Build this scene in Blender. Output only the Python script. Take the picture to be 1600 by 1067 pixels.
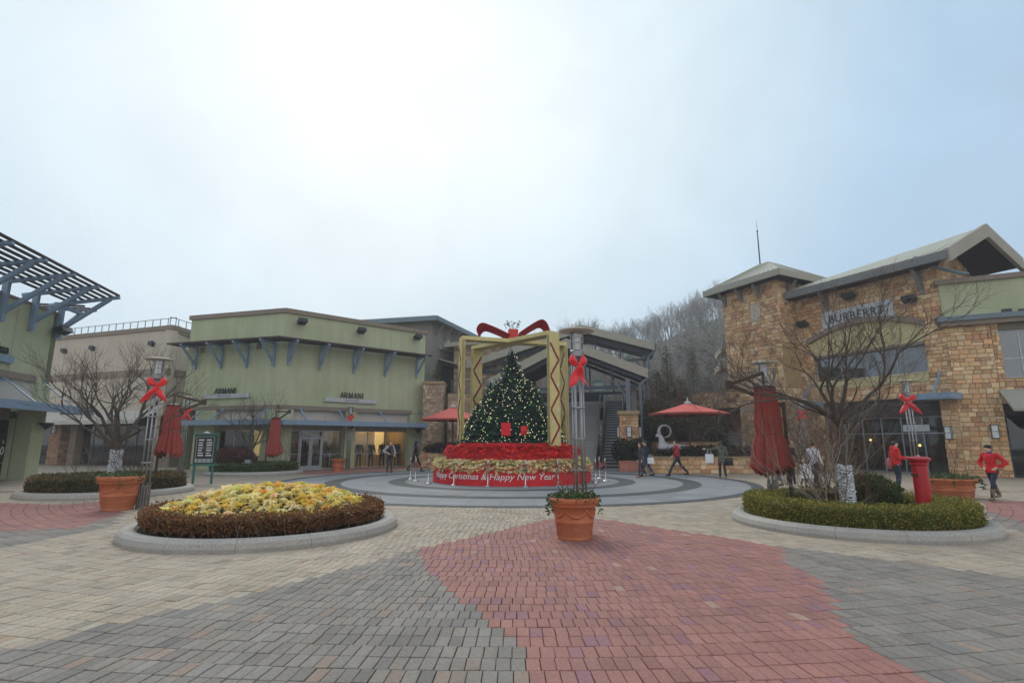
import bpy, bmesh, math, random
from mathutils import Vector, Matrix, noise as mnoise
R = math.radians
sc = bpy.context.scene
col = sc.collection
for o in list(bpy.data.objects): bpy.data.objects.remove(o)

# ---------------------------------------------------------------- camera
FPX, CAMH, PITCH = 844.4, 1.7, R(10.5)
cam = bpy.data.cameras.new('camera')
cam.sensor_width = 36.0; cam.lens = 36.0 * FPX / 1600.0
cam.clip_start = 0.05; cam.clip_end = 3000
camo = bpy.data.objects.new('camera', cam); col.objects.link(camo)
camo.location = (0, 0, CAMH); camo.rotation_euler = (R(90) + PITCH, 0, 0)
sc.camera = camo

# ---------------------------------------------------------------- sky and sun (thin winter overcast, veiled sun ahead and to the left)
SUN_EL, SUN_AZ = 41.0, -20.0        # azimuth measured from +Y towards +X
world = bpy.data.worlds.new('World'); sc.world = world; world.use_nodes = True
nt = world.node_tree; nt.nodes.clear()
def wn(t, **k):
    n = nt.nodes.new(t)
    for a, b in k.items(): setattr(n, a, b)
    return n
out = wn('ShaderNodeOutputWorld'); bg = wn('ShaderNodeBackground')
sky = wn('ShaderNodeTexSky', sky_type='NISHITA', sun_disc=False, sun_elevation=R(SUN_EL), sun_rotation=R(SUN_AZ), air_density=1.6, dust_density=4.0, ozone_density=1.5)
geo = wn('ShaderNodeTexCoord')
sv = (math.sin(R(SUN_AZ)) * math.cos(R(SUN_EL)), math.cos(R(SUN_AZ)) * math.cos(R(SUN_EL)), math.sin(R(SUN_EL)))
dot = wn('ShaderNodeVectorMath', operation='DOT_PRODUCT'); dot.inputs[1].default_value = sv
nt.links.new(geo.outputs['Generated'], dot.inputs[0])
ramp = wn('ShaderNodeValToRGB')       # veil of cloud, bright round the hidden sun
e = ramp.color_ramp.elements
e[0].position = 0.0; e[0].color = (5.5, 5.6, 5.7, 1)  # unseen sky behind the camera, raised above the rest to fill the facades
e[1].position = 1.0; e[1].color = (4.9, 5.3, 5.5, 1)
for p_, c_ in ((.46, (2.3, 3.15, 4.1, 1)), (.64, (2.45, 3.4, 4.4, 1)), (.79, (3.35, 4.15, 4.8, 1)), (.90, (4.1, 4.75, 5.15, 1)), (.965, (4.6, 5.05, 5.3, 1))):
    el = e.new(p_); el.color = c_
nz = wn('ShaderNodeTexNoise'); nz.inputs['Scale'].default_value = 1.3; nz.inputs['Detail'].default_value = 6; nz.inputs['Roughness'].default_value = .55
nt.links.new(geo.outputs['Generated'], nz.inputs['Vector'])
ma = wn('ShaderNodeMath', operation='MULTIPLY_ADD'); ma.inputs[1].default_value = .26; ma.inputs[2].default_value = -.13
nt.links.new(nz.outputs['Fac'], ma.inputs[0])
ad = wn('ShaderNodeMath', operation='ADD'); nt.links.new(dot.outputs['Value'], ad.inputs[0]); nt.links.new(ma.outputs[0], ad.inputs[1])
nt.links.new(ad.outputs[0], ramp.inputs['Fac'])
mx = wn('ShaderNodeMix', data_type='RGBA'); mx.inputs[0].default_value = .98
nt.links.new(sky.outputs['Color'], mx.inputs[6]); nt.links.new(ramp.outputs['Color'], mx.inputs[7])
n2 = wn('ShaderNodeTexNoise'); n2.inputs['Scale'].default_value = 3.2; n2.inputs['Detail'].default_value = 8; n2.inputs['Roughness'].default_value = .6; n2.inputs['Distortion'].default_value = .6
nt.links.new(geo.outputs['Generated'], n2.inputs['Vector'])
mr2 = wn('ShaderNodeMapRange'); mr2.inputs[1].default_value = .3; mr2.inputs[2].default_value = .7; mr2.inputs[3].default_value = .93; mr2.inputs[4].default_value = 1.05
nt.links.new(n2.outputs['Fac'], mr2.inputs[0])
vs = wn('ShaderNodeVectorMath', operation='SCALE'); nt.links.new(mx.outputs[2], vs.inputs[0]); nt.links.new(mr2.outputs[0], vs.inputs['Scale'])
nt.links.new(vs.outputs[0], bg.inputs['Color']); bg.inputs['Strength'].default_value = .115
nt.links.new(bg.outputs[0], out.inputs[0])
sl = bpy.data.lights.new('sun', 'SUN'); sl.energy = 1.0; sl.angle = R(30); sl.color = (1, .95, .88)
so = bpy.data.objects.new('sun', sl); col.objects.link(so)
so.rotation_euler = Vector(sv).to_track_quat('Z', 'Y').to_euler(); so.location = (0, 0, 60)
sc.view_settings.view_transform = 'Standard'; sc.view_settings.look = 'None'
sc.view_settings.exposure = 0.76; sc.view_settings.gamma = 1.0
sc.render.engine = 'CYCLES'
sc.cycles.max_bounces = 6; sc.cycles.transparent_max_bounces = 12; sc.cycles.volume_bounces = 1

# ---------------------------------------------------------------- helpers
def ray(u, v):
    x = (u - 800) / FPX; y = -(v - 533.5) / FPX
    return Vector((x, math.cos(PITCH) - y * math.sin(PITCH), math.sin(PITCH) + y * math.cos(PITCH)))
def G(u, v, z=0.0):                       # where a line of sight meets level z
    r = ray(u, v); t = (z - CAMH) / r.z
    return Vector((r.x * t, r.y * t, z))
def AT(u, v, Y):                          # where it meets the plane at distance Y
    r = ray(u, v); t = Y / r.y
    return Vector((r.x * t, Y, CAMH + r.z * t))
def PX(p):
    d = p[1] * math.cos(PITCH) + (p[2] - CAMH) * math.sin(PITCH); h = -p[1] * math.sin(PITCH) + (p[2] - CAMH) * math.cos(PITCH)
    return (800 + FPX * p[0] / d, 533.5 - FPX * h / d, d)

MATS = {}
def mat(name, rgb, rough=.7, metal=0.0, nscale=6.0, namt=.18, bump=0.0, bscale=40.0, src=None, spec=.4, emit=None, estr=1.0, coat=0.0, sheen=0.0, trans=0.0, fine=0.0, coords='Object', rgb2=None, streak=0.0):
    if name in MATS: return MATS[name]
    m = bpy.data.materials.new(name); m.use_nodes = True; t = m.node_tree; n = t.nodes; b = n['Principled BSDF']
    b.inputs['Roughness'].default_value = rough; b.inputs['Metallic'].default_value = metal
    b.inputs['Specular IOR Level'].default_value = spec
    if coat: b.inputs['Coat Weight'].default_value = coat
    if sheen: b.inputs['Sheen Weight'].default_value = sheen
    if trans: b.inputs['Transmission Weight'].default_value = trans
    if src == 'attr':
        a = n.new('ShaderNodeAttribute'); a.attribute_name = 'tint'; base = a.outputs['Color']
    elif src == 'obj':
        a = n.new('ShaderNodeObjectInfo'); base = a.outputs['Color']
    else:
        a = n.new('ShaderNodeRGB'); a.outputs[0].default_value = (*rgb, 1); base = a.outputs[0]
    tc = n.new('ShaderNodeTexCoord'); vec = tc.outputs[coords]
    if src == 'obj':
        g_ = n.new('ShaderNodeNewGeometry'); vec = g_.outputs['Position']
    nz = n.new('ShaderNodeTexNoise'); nz.inputs['Scale'].default_value = nscale; nz.inputs['Detail'].default_value = 5; nz.inputs['Roughness'].default_value = .6
    t.links.new(vec, nz.inputs['Vector'])
    mr = n.new('ShaderNodeMapRange'); mr.inputs[1].default_value = .25; mr.inputs[2].default_value = .75; mr.inputs[3].default_value = 1 - namt; mr.inputs[4].default_value = 1 + namt
    t.links.new(nz.outputs['Fac'], mr.inputs[0])
    if rgb2:
        m2 = n.new('ShaderNodeMix'); m2.data_type = 'RGBA'; m2.inputs[7].default_value = (*rgb2, 1)
        n2 = n.new('ShaderNodeTexNoise'); n2.inputs['Scale'].default_value = nscale * .37; n2.inputs['Detail'].default_value = 6
        t.links.new(vec, n2.inputs['Vector'])
        r2 = n.new('ShaderNodeMapRange'); r2.inputs[1].default_value = .42; r2.inputs[2].default_value = .66
        t.links.new(n2.outputs['Fac'], r2.inputs[0]); t.links.new(r2.outputs[0], m2.inputs[0]); t.links.new(base, m2.inputs[6]); base = m2.outputs[2]
    if fine:
        nf = n.new('ShaderNodeTexNoise'); nf.inputs['Scale'].default_value = nscale * 22; nf.inputs['Detail'].default_value = 3
        t.links.new(vec, nf.inputs['Vector'])
        mf = n.new('ShaderNodeMapRange'); mf.inputs[1].default_value = .3; mf.inputs[2].default_value = .7; mf.inputs[3].default_value = 1 - fine; mf.inputs[4].default_value = 1 + fine
        t.links.new(nf.outputs['Fac'], mf.inputs[0])
        mm = n.new('ShaderNodeMath'); mm.operation = 'MULTIPLY'; t.links.new(mr.outputs[0], mm.inputs[0]); t.links.new(mf.outputs[0], mm.inputs[1]); fac = mm.outputs[0]
    else: fac = mr.outputs[0]
    if streak:                                   # rain streaks running down the wall
        mp_ = n.new('ShaderNodeMapping'); mp_.inputs['Scale'].default_value = (2.6, 2.6, .16); t.links.new(vec, mp_.inputs['Vector'])
        ns = n.new('ShaderNodeTexNoise'); ns.inputs['Scale'].default_value = 1.0; ns.inputs['Detail'].default_value = 6; ns.inputs['Roughness'].default_value = .65; t.links.new(mp_.outputs[0], ns.inputs['Vector'])
        ms_ = n.new('ShaderNodeMapRange'); ms_.inputs[1].default_value = .35; ms_.inputs[2].default_value = .62; ms_.inputs[3].default_value = 1 - streak; ms_.inputs[4].default_value = 1.0; t.links.new(ns.outputs['Fac'], ms_.inputs[0])
        mq = n.new('ShaderNodeMath'); mq.operation = 'MULTIPLY'; t.links.new(fac, mq.inputs[0]); t.links.new(ms_.outputs[0], mq.inputs[1]); fac = mq.outputs[0]
    mu = n.new('ShaderNodeVectorMath'); mu.operation = 'SCALE'
    t.links.new(base, mu.inputs[0]); t.links.new(fac, mu.inputs['Scale']); t.links.new(mu.outputs[0], b.inputs['Base Color'])
    if bump:
        nb = n.new('ShaderNodeTexNoise'); nb.inputs['Scale'].default_value = bscale; nb.inputs['Detail'].default_value = 4
        t.links.new(vec, nb.inputs['Vector'])
        bp = n.new('ShaderNodeBump'); bp.inputs['Strength'].default_value = bump; bp.inputs['Distance'].default_value = .02
        t.links.new(nb.outputs['Fac'], bp.inputs['Height']); t.links.new(bp.outputs[0], b.inputs['Normal'])
    if emit:
        b.inputs['Emission Color'].default_value = (*emit, 1); b.inputs['Emission Strength'].default_value = estr
    MATS[name] = m; return m

def leafmat(name, rgb, src=None, amt=.35):     # thin leaves: some light comes through
    if name in MATS: return MATS[name]
    m = mat(name, rgb, .55, nscale=3, namt=amt, src=src, spec=.3)
    t = m.node_tree; n = t.nodes; b = n['Principled BSDF']; o = n['Material Output']
    tr = n.new('ShaderNodeBsdfTranslucent'); ms = n.new('ShaderNodeMixShader'); ms.inputs[0].default_value = .28
    t.links.new(b.inputs['Base Color'].links[0].from_socket, tr.inputs['Color'])
    t.links.new(b.outputs[0], ms.inputs[1]); t.links.new(tr.outputs[0], ms.inputs[2]); t.links.new(ms.outputs[0], o.inputs['Surface'])
    return m

def glassmat(name, tint=(.8, .86, .86), mixv=.72):
    if name in MATS: return MATS[name]
    m = bpy.data.materials.new(name); m.use_nodes = True; t = m.node_tree; n = t.nodes; n.clear()
    o = n.new('ShaderNodeOutputMaterial'); gl = n.new('ShaderNodeBsdfGlossy'); gl.inputs['Roughness'].default_value = .03
    tr = n.new('ShaderNodeBsdfTransparent'); tr.inputs['Color'].default_value = (*tint, 1)
    fr = n.new('ShaderNodeFresnel'); fr.inputs['IOR'].default_value = 1.5
    mr = n.new('ShaderNodeMapRange'); mr.inputs[3].default_value = 1 - mixv; mr.inputs[4].default_value = 1.0
    nz = n.new('ShaderNodeTexNoise'); nz.inputs['Scale'].default_value = .7
    bp = n.new('ShaderNodeBump'); bp.inputs['Strength'].default_value = .03; t.links.new(nz.outputs['Fac'], bp.inputs['Height']); t.links.new(bp.outputs[0], gl.inputs['Normal'])
    ms = n.new('ShaderNodeMixShader'); t.links.new(fr.outputs[0], mr.inputs[0]); t.links.new(mr.outputs[0], ms.inputs[0])
    t.links.new(tr.outputs[0], ms.inputs[1]); t.links.new(gl.outputs[0], ms.inputs[2]); t.links.new(ms.outputs[0], o.inputs['Surface'])
    MATS[name] = m; return m

class MB:
    """collects shapes and links them as one mesh object"""
    def __init__(s): s.v = []; s.f = []; s.m = []; s.t = []; s.mi = 0; s.tint = None
    def _f(s, idx): s.f.append(idx); s.m.append(s.mi); s.t.append(s.tint)
    def poly(s, pts):
        b = len(s.v); s.v += [tuple(p) for p in pts]; s._f(tuple(range(b, b + len(pts)))); return s
    def box(s, x0, x1, y0, y1, z0, z1, M=None):
        b = len(s.v)
        P = [(x, y, z) for z in (z0, z1) for y in (y0, y1) for x in (x0, x1)]
        if M is not None: P = [tuple(M @ Vector(p)) for p in P]
        s.v += P
        for q in ((0, 2, 3, 1), (4, 5, 7, 6), (0, 1, 5, 4), (2, 6, 7, 3), (0, 4, 6, 2), (1, 3, 7, 5)): s._f(tuple(b + i for i in q))
        return s
    def bar(s, p, q, w, h=None, up=(0, 0, 1)):       # rectangular bar from p to q
        p = Vector(p); q = Vector(q); h = w if h is None else h; d = (q - p); L = d.length; d.normalize(); u = Vector(up)
        if abs(d.dot(u)) > .98: u = Vector((0, 1, 0))
        x = d.cross(u).normalized(); z = x.cross(d)
        M = Matrix(((x.x, d.x, z.x, p.x), (x.y, d.y, z.y, p.y), (x.z, d.z, z.z, p.z), (0, 0, 0, 1)))
        return s.box(-w / 2, w / 2, 0, L, -h / 2, h / 2, M)
    def tube(s, pts, rad, n=8, caps=True):
        pts = [Vector(p) for p in pts]; rad = rad if isinstance(rad, (list, tuple)) else [rad] * len(pts)
        b = len(s.v); prev = None
        for i, p in enumerate(pts):
            d = (pts[min(i + 1, len(pts) - 1)] - pts[max(i - 1, 0)]); d = d.normalized() if d.length > 1e-9 else Vector((0, 0, 1))
            if prev is None:
                a = Vector((0, 0, 1)) if abs(d.z) < .9 else Vector((1, 0, 0)); x = d.cross(a).normalized()
            else:
                x = (prev - d * prev.dot(d)); x = x.normalized() if x.length > 1e-6 else d.orthogonal().normalized()
            prev = x; y = d.cross(x)
            for k in range(n):
                a = 2 * math.pi * k / n; w = p + (x * math.cos(a) + y * math.sin(a)) * rad[i]; s.v.append((w.x, w.y, w.z))
        for i in range(len(pts) - 1):
            for k in range(n):
                s._f((b + i * n + k, b + i * n + (k + 1) % n, b + (i + 1) * n + (k + 1) % n, b + (i + 1) * n + k))
        if caps:
            s._f(tuple(b + k for k in reversed(range(n)))); s._f(tuple(b + (len(pts) - 1) * n + k for k in range(n)))
        return s
    def lathe(s, prof, n=32, c=(0, 0, 0), closed_top=True, a0=0.0, a1=2 * math.pi):
        b = len(s.v); full = abs(a1 - a0 - 2 * math.pi) < 1e-6; m = n if full else n + 1
        for (r, z) in prof:
            for k in range(m):
                a = a0 + (a1 - a0) * k / n; s.v.append((c[0] + r * math.cos(a), c[1] + r * math.sin(a), c[2] + z))
        for i in range(len(prof) - 1):
            for k in range(n):
                k2 = (k + 1) % m; s._f((b + i * m + k, b + i * m + k2, b + (i + 1) * m + k2, b + (i + 1) * m + k))
        if closed_top and full:
            if prof[-1][0] > 1e-4: s._f(tuple(b + (len(prof) - 1) * m + k for k in range(n)))
            if prof[0][0] > 1e-4: s._f(tuple(b + k for k in reversed(range(n))))
        return s
    def ball(s, c, r, n=10, m=7, M=None):
        rx, ry, rz = r if isinstance(r, (list, tuple)) else (r, r, r); b = len(s.v)
        for i in range(m + 1):
            th = math.pi * i / m
            for k in range(n):
                a = 2 * math.pi * k / n; p = Vector((rx * math.sin(th) * math.cos(a), ry * math.sin(th) * math.sin(a), rz * math.cos(th)))
                if M is not None: p = M @ p
                s.v.append((c[0] + p.x, c[1] + p.y, c[2] + p.z))
        for i in range(m):
            for k in range(n): s._f((b + i * n + k, b + (i + 1) * n + k, b + (i + 1) * n + (k + 1) % n, b + i * n + (k + 1) % n))
        return s
    def prism(s, poly, z0, z1):                       # poly in xy, extruded in z
        n = len(poly); b = len(s.v)
        s.v += [(p[0], p[1], z0) for p in poly] + [(p[0], p[1], z1) for p in poly]
        s._f(tuple(b + i for i in reversed(range(n)))); s._f(tuple(b + n + i for i in range(n)))
        for i in range(n): s._f((b + i, b + (i + 1) % n, b + n + (i + 1) % n, b + n + i))
        return s
    def slab(s, a, b_, c, d, th):                     # a quad thickened downwards
        P = [Vector(p) for p in (a, b_, c, d)]; k = len(s.v)
        s.v += [tuple(p) for p in P] + [(p.x, p.y, p.z - th) for p in P]
        for q in ((0, 1, 2, 3), (7, 6, 5, 4), (0, 4, 5, 1), (1, 5, 6, 2), (2, 6, 7, 3), (3, 7, 4, 0)): s._f(tuple(k + i for i in q))
        return s
    def mesh(s, name, mats):
        me = bpy.data.meshes.new(name); me.from_pydata(s.v, [], s.f)
        for m in (mats if isinstance(mats, (list, tuple)) else [mats]): me.materials.append(m)
        if any(s.m): me.polygons.foreach_set('material_index', s.m)
        if any(t is not None for t in s.t):
            a = me.color_attributes.new('tint', 'FLOAT_COLOR', 'CORNER'); buf = []
            for f, t in zip(s.f, s.t):
                t = t or (.5, .5, .5); buf += [t[0], t[1], t[2], 1.0] * len(f)
            a.data.foreach_set('color', buf)
        me.update(); return me
    def build(s, name, mats, parent=None, smooth=False, bevel=0):
        me = s.mesh(name, mats); o = bpy.data.objects.new(name, me); col.objects.link(o)
        if smooth: me.polygons.foreach_set('use_smooth', [True] * len(me.polygons))
        if parent is not None: o.parent = parent
        if bevel:
            bv = o.modifiers.new('bevel', 'BEVEL'); bv.width = bevel; bv.segments = 2; bv.limit_method = 'ANGLE'; bv.angle_limit = R(40)
        return o

def tag(o, label=None, cat=None, group=None, kind=None):
    if label: o['label'] = label
    if cat: o['category'] = cat
    if group: o['group'] = group
    if kind: o['kind'] = kind
    return o
def thing(name, label, cat, loc=(0, 0, 0), rz=0.0, group=None, kind=None):
    o = bpy.data.objects.new(name, None); col.objects.link(o); o.empty_display_size = .2
    o.location = loc; o.rotation_euler = (0, 0, rz); return tag(o, label, cat, group, kind)
def place(me, name, parent, loc, rot=(0, 0, 0), scale=(1, 1, 1), color=None):
    o = bpy.data.objects.new(name, me); col.objects.link(o); o.parent = parent
    o.location = loc; o.rotation_euler = rot; o.scale = scale
    if color: o.color = (*color, 1)
    return o
def copy_tree(o, parent=None):
    c = o.copy(); col.objects.link(c); c.parent = parent
    for ch in list(o.children): copy_tree(ch, c)
    return c

class Fac:
    """a straight facade from O to E (left to right as seen from the square): local x along it, y into the building, z up"""
    def __init__(s, O, E):
        s.O = Vector(O).to_2d(); s.E = Vector(E).to_2d(); s.d = (s.E - s.O).normalized(); s.n = Vector((-s.d.y, s.d.x)); s.L = (s.E - s.O).length; s.rz = math.atan2(s.d.y, s.d.x)
    def sz(s, u, v, off=0.0):
        r = ray(u, v); r2 = Vector((r.x, r.y)); t = (s.O + s.n * off).dot(s.n) / r2.dot(s.n); p = r2 * t
        return (p - s.O).dot(s.d), CAMH + r.z * t
    def S(s, u, v=700, off=0.0): return s.sz(u, v, off)[0]
    def Z(s, u, v, off=0.0): return s.sz(u, v, off)[1]
    def root(s, name, label, cat, kind=None): return thing(name, label, cat, (s.O.x, s.O.y, 0), s.rz, kind=kind)
    def sub(s, name, parent, pf):              # a part frame inside the frame of facade pf
        o = bpy.data.objects.new(name, None); col.objects.link(o); o.parent = parent
        rel = s.O - pf.O; o.location = (rel.dot(pf.d), rel.dot(pf.n), 0); o.rotation_euler = (0, 0, s.rz - pf.rz); return o

def wall_cells(mb, s0, s1, z0, z1, y0, y1, holes=()):
    xs = sorted({s0, s1, *[h[0] for h in holes], *[h[1] for h in holes]}); zs = sorted({z0, z1, *[h[2] for h in holes], *[h[3] for h in holes]})
    xs = [x for x in xs if s0 <= x <= s1]; zs = [z for z in zs if z0 <= z <= z1]
    for a, b in zip(xs, xs[1:]):
        for c, d in zip(zs, zs[1:]):
            mx_, mz = (a + b) / 2, (c + d) / 2
            if any(h[0] < mx_ < h[1] and h[2] < mz < h[3] for h in holes): continue
            mb.box(a, b, y0, y1, c, d)
    return mb

def text_mesh(body, size, depth=.02, shear=0.0, align='LEFT', space=1.0):
    cu = bpy.data.curves.new('lettering', 'FONT'); cu.body = body; cu.size = size; cu.extrude = depth / 2; cu.shear = shear; cu.align_x = align; cu.space_character = space; cu.resolution_u = 3
    o = bpy.data.objects.new('lettering', cu); col.objects.link(o)
    dg = bpy.context.evaluated_depsgraph_get(); me = bpy.data.meshes.new_from_object(o.evaluated_get(dg))
    bpy.data.objects.remove(o); bpy.data.curves.remove(cu); return me
def lettering(body, size, m, parent, loc, rot=(R(90), 0, 0), depth=.03, shear=0, align='LEFT', space=1.0, name='lettering', sx=1.0):
    me = text_mesh(body, size, depth, shear, align, space); me.materials.clear(); me.materials.append(m); me.name = name
    o = bpy.data.objects.new(name, me); col.objects.link(o); o.parent = parent; o.location = loc; o.rotation_euler = rot; o.scale = (sx, 1, 1); return o

SERIF = {   # thick and thin strokes on a 1 high grid: (x0,y0,x1,y1,width)
 'A': (.78, [(.06, 0, .40, 1, .05), (.40, 1, .70, 0, .15), (.18, .33, .58, .33, .045), (0, .015, .17, .015, .03), (.55, .015, .82, .015, .03)]),
 'R': (.76, [(.14, 0, .14, 1, .14), (.14, .975, .45, .975, .05), (.45, .975, .60, .85, .08), (.60, .86, .60, .64, .12), (.60, .66, .45, .53, .08), (.45, .525, .14, .525, .05), (.36, .52, .66, 0, .13), (0, .015, .28, .015, .03), (0, .985, .2, .985, .03)]),
 'M': (1.0, [(.12, 0, .16, 1, .05), (.16, 1, .47, 0, .14), (.47, 0, .80, 1, .05), (.80, 1, .84, 0, .14), (0, .015, .25, .015, .03), (.68, .015, .98, .015, .03)]),
 'N': (.84, [(.12, 0, .12, 1, .05), (.12, 1, .68, 0, .15), (.70, 0, .70, 1, .05), (0, .015, .24, .015, .03), (.58, .985, .82, .985, .03)]),
 'I': (.34, [(.15, 0, .15, 1, .14), (0, .015, .3, .015, .03), (0, .985, .3, .985, .03)]),
}
def serif_word(mb, word, x, z, h, y0, y1, stretch=1.0):
    for ch in word:
        w, st = SERIF[ch]
        for k, (a, b, c, d, t) in enumerate(st):
            p = Vector((x + a * h * stretch, z + b * h)); q = Vector((x + c * h * stretch, z + d * h)); dd = (q - p).normalized(); e_ = Vector((-dd.y, dd.x)) * t * h / 2
            hz = abs(dd.y) < .2
            if not hz: e_ = Vector((t * h / 2 * stretch, 0))
            P = [p - e_, q - e_, q + e_, p + e_]; b0 = len(mb.v); ya = y0 + .0015 * (k % 3)
            mb.v += [(v.x, ya, v.y) for v in P] + [(v.x, y1, v.y) for v in P]
            for qd in ((0, 1, 2, 3), (7, 6, 5, 4), (0, 4, 5, 1), (1, 5, 6, 2), (2, 6, 7, 3), (3, 7, 4, 0)): mb._f(tuple(b0 + i for i in qd))
        x += (w + .08) * h * stretch
    return x
def serif_len(word, h, stretch=1.0): return sum((SERIF[c][0] + .08) * h * stretch for c in word)
def lin(*c): return tuple((x / 255 / 12.92 if x / 255 <= .04045 else ((x / 255 + .055) / 1.055) ** 2.4) for x in c)
# ================================================================ ground and paving
CX, CY = 0.0, 25.0          # centre of the square
CREAM, GREY, RED = (.34, .283, .216), (.20, .178, .155), (.28, .130, .108)
def inpoly(x, y, P):
    c = False; j = len(P) - 1
    for i in range(len(P)):
        if (P[i][1] > y) != (P[j][1] > y) and x < (P[j][0] - P[i][0]) * (y - P[i][1]) / (P[j][1] - P[i][1]) + P[i][0]: c = not c
        j = i
    return c
def gp(*uv): return [tuple(G(u, v)[:2]) for u, v in uv]
ZRED = gp((892, 803), (650, 858), (682, 909), (700, 927), (724, 941), (752, 955), (773, 983), (797, 997), (822, 1025), (842, 1067)) + [(.55, 1.0), (3.0, 1.0)] + gp((1441, 1067), (1386, 1022), (1337, 997), (1308, 962), (1302, 938), (1285, 907), (1229, 877), (1222, 854), (1060, 828), (945, 811))
ZGL = gp((655, 857), (540, 888), (354, 935), (169, 975), (0, 1019)) + [(-9, 4.0), (-9, 1.0), (.6, 1.0)] + gp((860, 1067), (820, 997), (780, 955), (720, 910), (670, 862))
ZGR = gp((1215, 852), (1499, 889), (1600, 906)) + [(10, 5.6), (10, 1.0), (2.0, 1.0)] + gp((1300, 1067), (1200, 940), (1150, 860))
ZRL = gp((189, 803), (111, 825), (0, 829)) + [(-24, 11), (-24, 16)] + gp((0, 785), (100, 788), (200, 780))
ZGL2 = gp((189, 803), (111, 825), (0, 829)) + [(-24, 11), (-24, 8)] + gp((0, 856), (101, 837), (179, 822))
ZRR = gp((1530, 793), (1600, 818)) + [(24, 11.5), (24, 16)] + gp((1600, 783), (1545, 782))
ZGR2 = gp((1530, 793), (1600, 818)) + [(24, 11.5), (24, 9.5)] + gp((1600, 832), (1560, 822))
def zone(x, y):
    for P, c in ((ZRED, RED), (ZGL, GREY), (ZGR, GREY), (ZRL, RED), (ZGL2, GREY), (ZRR, RED), (ZGR2, GREY)):
        if inpoly(x, y, P): return c
    return CREAM

# bedding and far paving (too small to tell the bricks apart: material)
def brickmat():
    m = mat('far_brick_paving', CREAM, .85, nscale=1.2, namt=.16, fine=.10, coords='Object')
    t = m.node_tree; n = t.nodes; b = n['Principled BSDF']
    tc = n.new('ShaderNodeTexCoord'); br = n.new('ShaderNodeTexBrick'); br.inputs['Scale'].default_value = 1.0
    br.inputs['Brick Width'].default_value = .24; br.inputs['Row Height'].default_value = .115; br.inputs['Mortar Size'].default_value = .006
    br.inputs['Color1'].default_value = (1.08, 1.06, 1.04, 1); br.inputs['Color2'].default_value = (.9, .9, .92, 1); br.inputs['Mortar'].default_value = (.35, .34, .33, 1)
    mu = n.new('ShaderNodeVectorMath'); mu.operation = 'MULTIPLY'; src = b.inputs['Base Color'].links[0].from_socket
    t.links.new(tc.outputs['Object'], br.inputs['Vector']); t.links.new(src, mu.inputs[0]); t.links.new(br.outputs['Color'], mu.inputs[1]); t.links.new(mu.outputs[0], b.inputs['Base Color'])
    return m
gm = MB(); gm.poly([(-340, -110, -.045), (340, -110, -.045), (340, 330, -.045), (-340, 330, -.045)])
tag(gm.build('ground', mat('ground_dirt', (.10, .09, .075), .95, nscale=.3)), kind='structure')
fp = MB(); Y0 = 19.6
fp.box(-70, 70, Y0, 75, -.04, -.006); fp.box(-70, -24, -20, Y0, -.04, -.006); fp.box(24, 70, -20, Y0, -.04, -.006); fp.box(-24, 24, -20, 1.6, -.04, -.006)
tag(fp.build('pavement', brickmat()), kind='structure')
rp = MB()
P = [G(470, 731), G(640, 729.5), G(600, 739), G(520, 742), G(455, 740)]
rp.poly([(p.x, p.y, -.002) for p in P])
P = [G(0, 770), G(30, 752), G(120, 742), G(60, 741), (-30, 24, 0), (-32, 19.7, 0), G(0, 776)]
tag(rp.build('red_pavement_strip', mat('far_red_paving', RED, .85, nscale=2, namt=.15, fine=.1)), kind='structure')
bs = MB(); bs.box(-24, 24, 1.6, Y0, -.044, -.022)
tag(bs.build('paving_bed', mat('joint_sand', (.055, .05, .045), .95, nscale=30)), kind='structure')

# brick pavers laid in arcs round the square
BEDS = [(-4.85, 11.27, 2.50), (7.23, 11.93, 2.40), (-13.6, 18.9, 2.48), (-13.9, 30.0, 2.45)]
paving = thing('paving', None, None, kind='structure')
pv = MB(); pv.box(-.5, .5, -.5, .5, -1, 0); bv = bmesh.new()
def paver_mesh():
    w, l, h, c = .5, .5, .04, .045
    m = MB(); cx, cy = c * .9, c * .45
    rings = [(-h, 0, 0), (-.004, 0, 0), (0, cx, cy)]
    for z, ix, iy in rings: m.v += [(-w + ix, -l + iy, z), (w - ix, -l + iy, z), (w - ix, l - iy, z), (-w + ix, l - iy, z)]
    for r_ in range(2):
        for k in range(4): m._f((r_ * 4 + k, r_ * 4 + (k + 1) % 4, r_ * 4 + 4 + (k + 1) % 4, r_ * 4 + 4 + k))
    m._f((8, 9, 10, 11)); return m
pm = paver_mesh()
mp_obj = mat('clay_paver', RED, .82, nscale=1.4, namt=.2, bump=.25, bscale=90, src='obj', fine=.16)
mp_at = mat('clay_pavers', RED, .82, nscale=1.4, namt=.2, bump=.25, bscale=90, src='attr', fine=.16)
pm_me = pm.mesh('paver', mp_obj)
rnd = random.Random(4)
cells = []
TW, RL = .1165, .243
rr = 10.32
row = 0
while rr < 23.2:
    rc = rr + RL / 2; da = TW / rc; off = rnd.random() * da
    k = -int(1.25 / da)
    while k * da < 1.25:
        a = k * da + off; x = CX + rc * math.sin(a); y = CY - rc * math.cos(a); k += 1
        if y < 1.7 or y > Y0 - .12 or abs(x) > 23.8: continue
        if abs(x) > y * .99 + 2.2: continue
        if any((x - bx_) ** 2 + (y - by_) ** 2 < (br_ - .12) ** 2 for bx_, by_, br_ in BEDS): continue
        cells.append((x, y, a, rc))
    rr += RL; row += 1
def jit(c):
    k = rnd.gauss(1, .06); w = rnd.gauss(0, .018)
    c2 = [max(.02, c[i] * k * (1 + (w if i == 0 else (-w if i == 2 else 0)))) for i in range(3)]
    return tuple(c2)
stuff = MB(); ind = []
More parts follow.
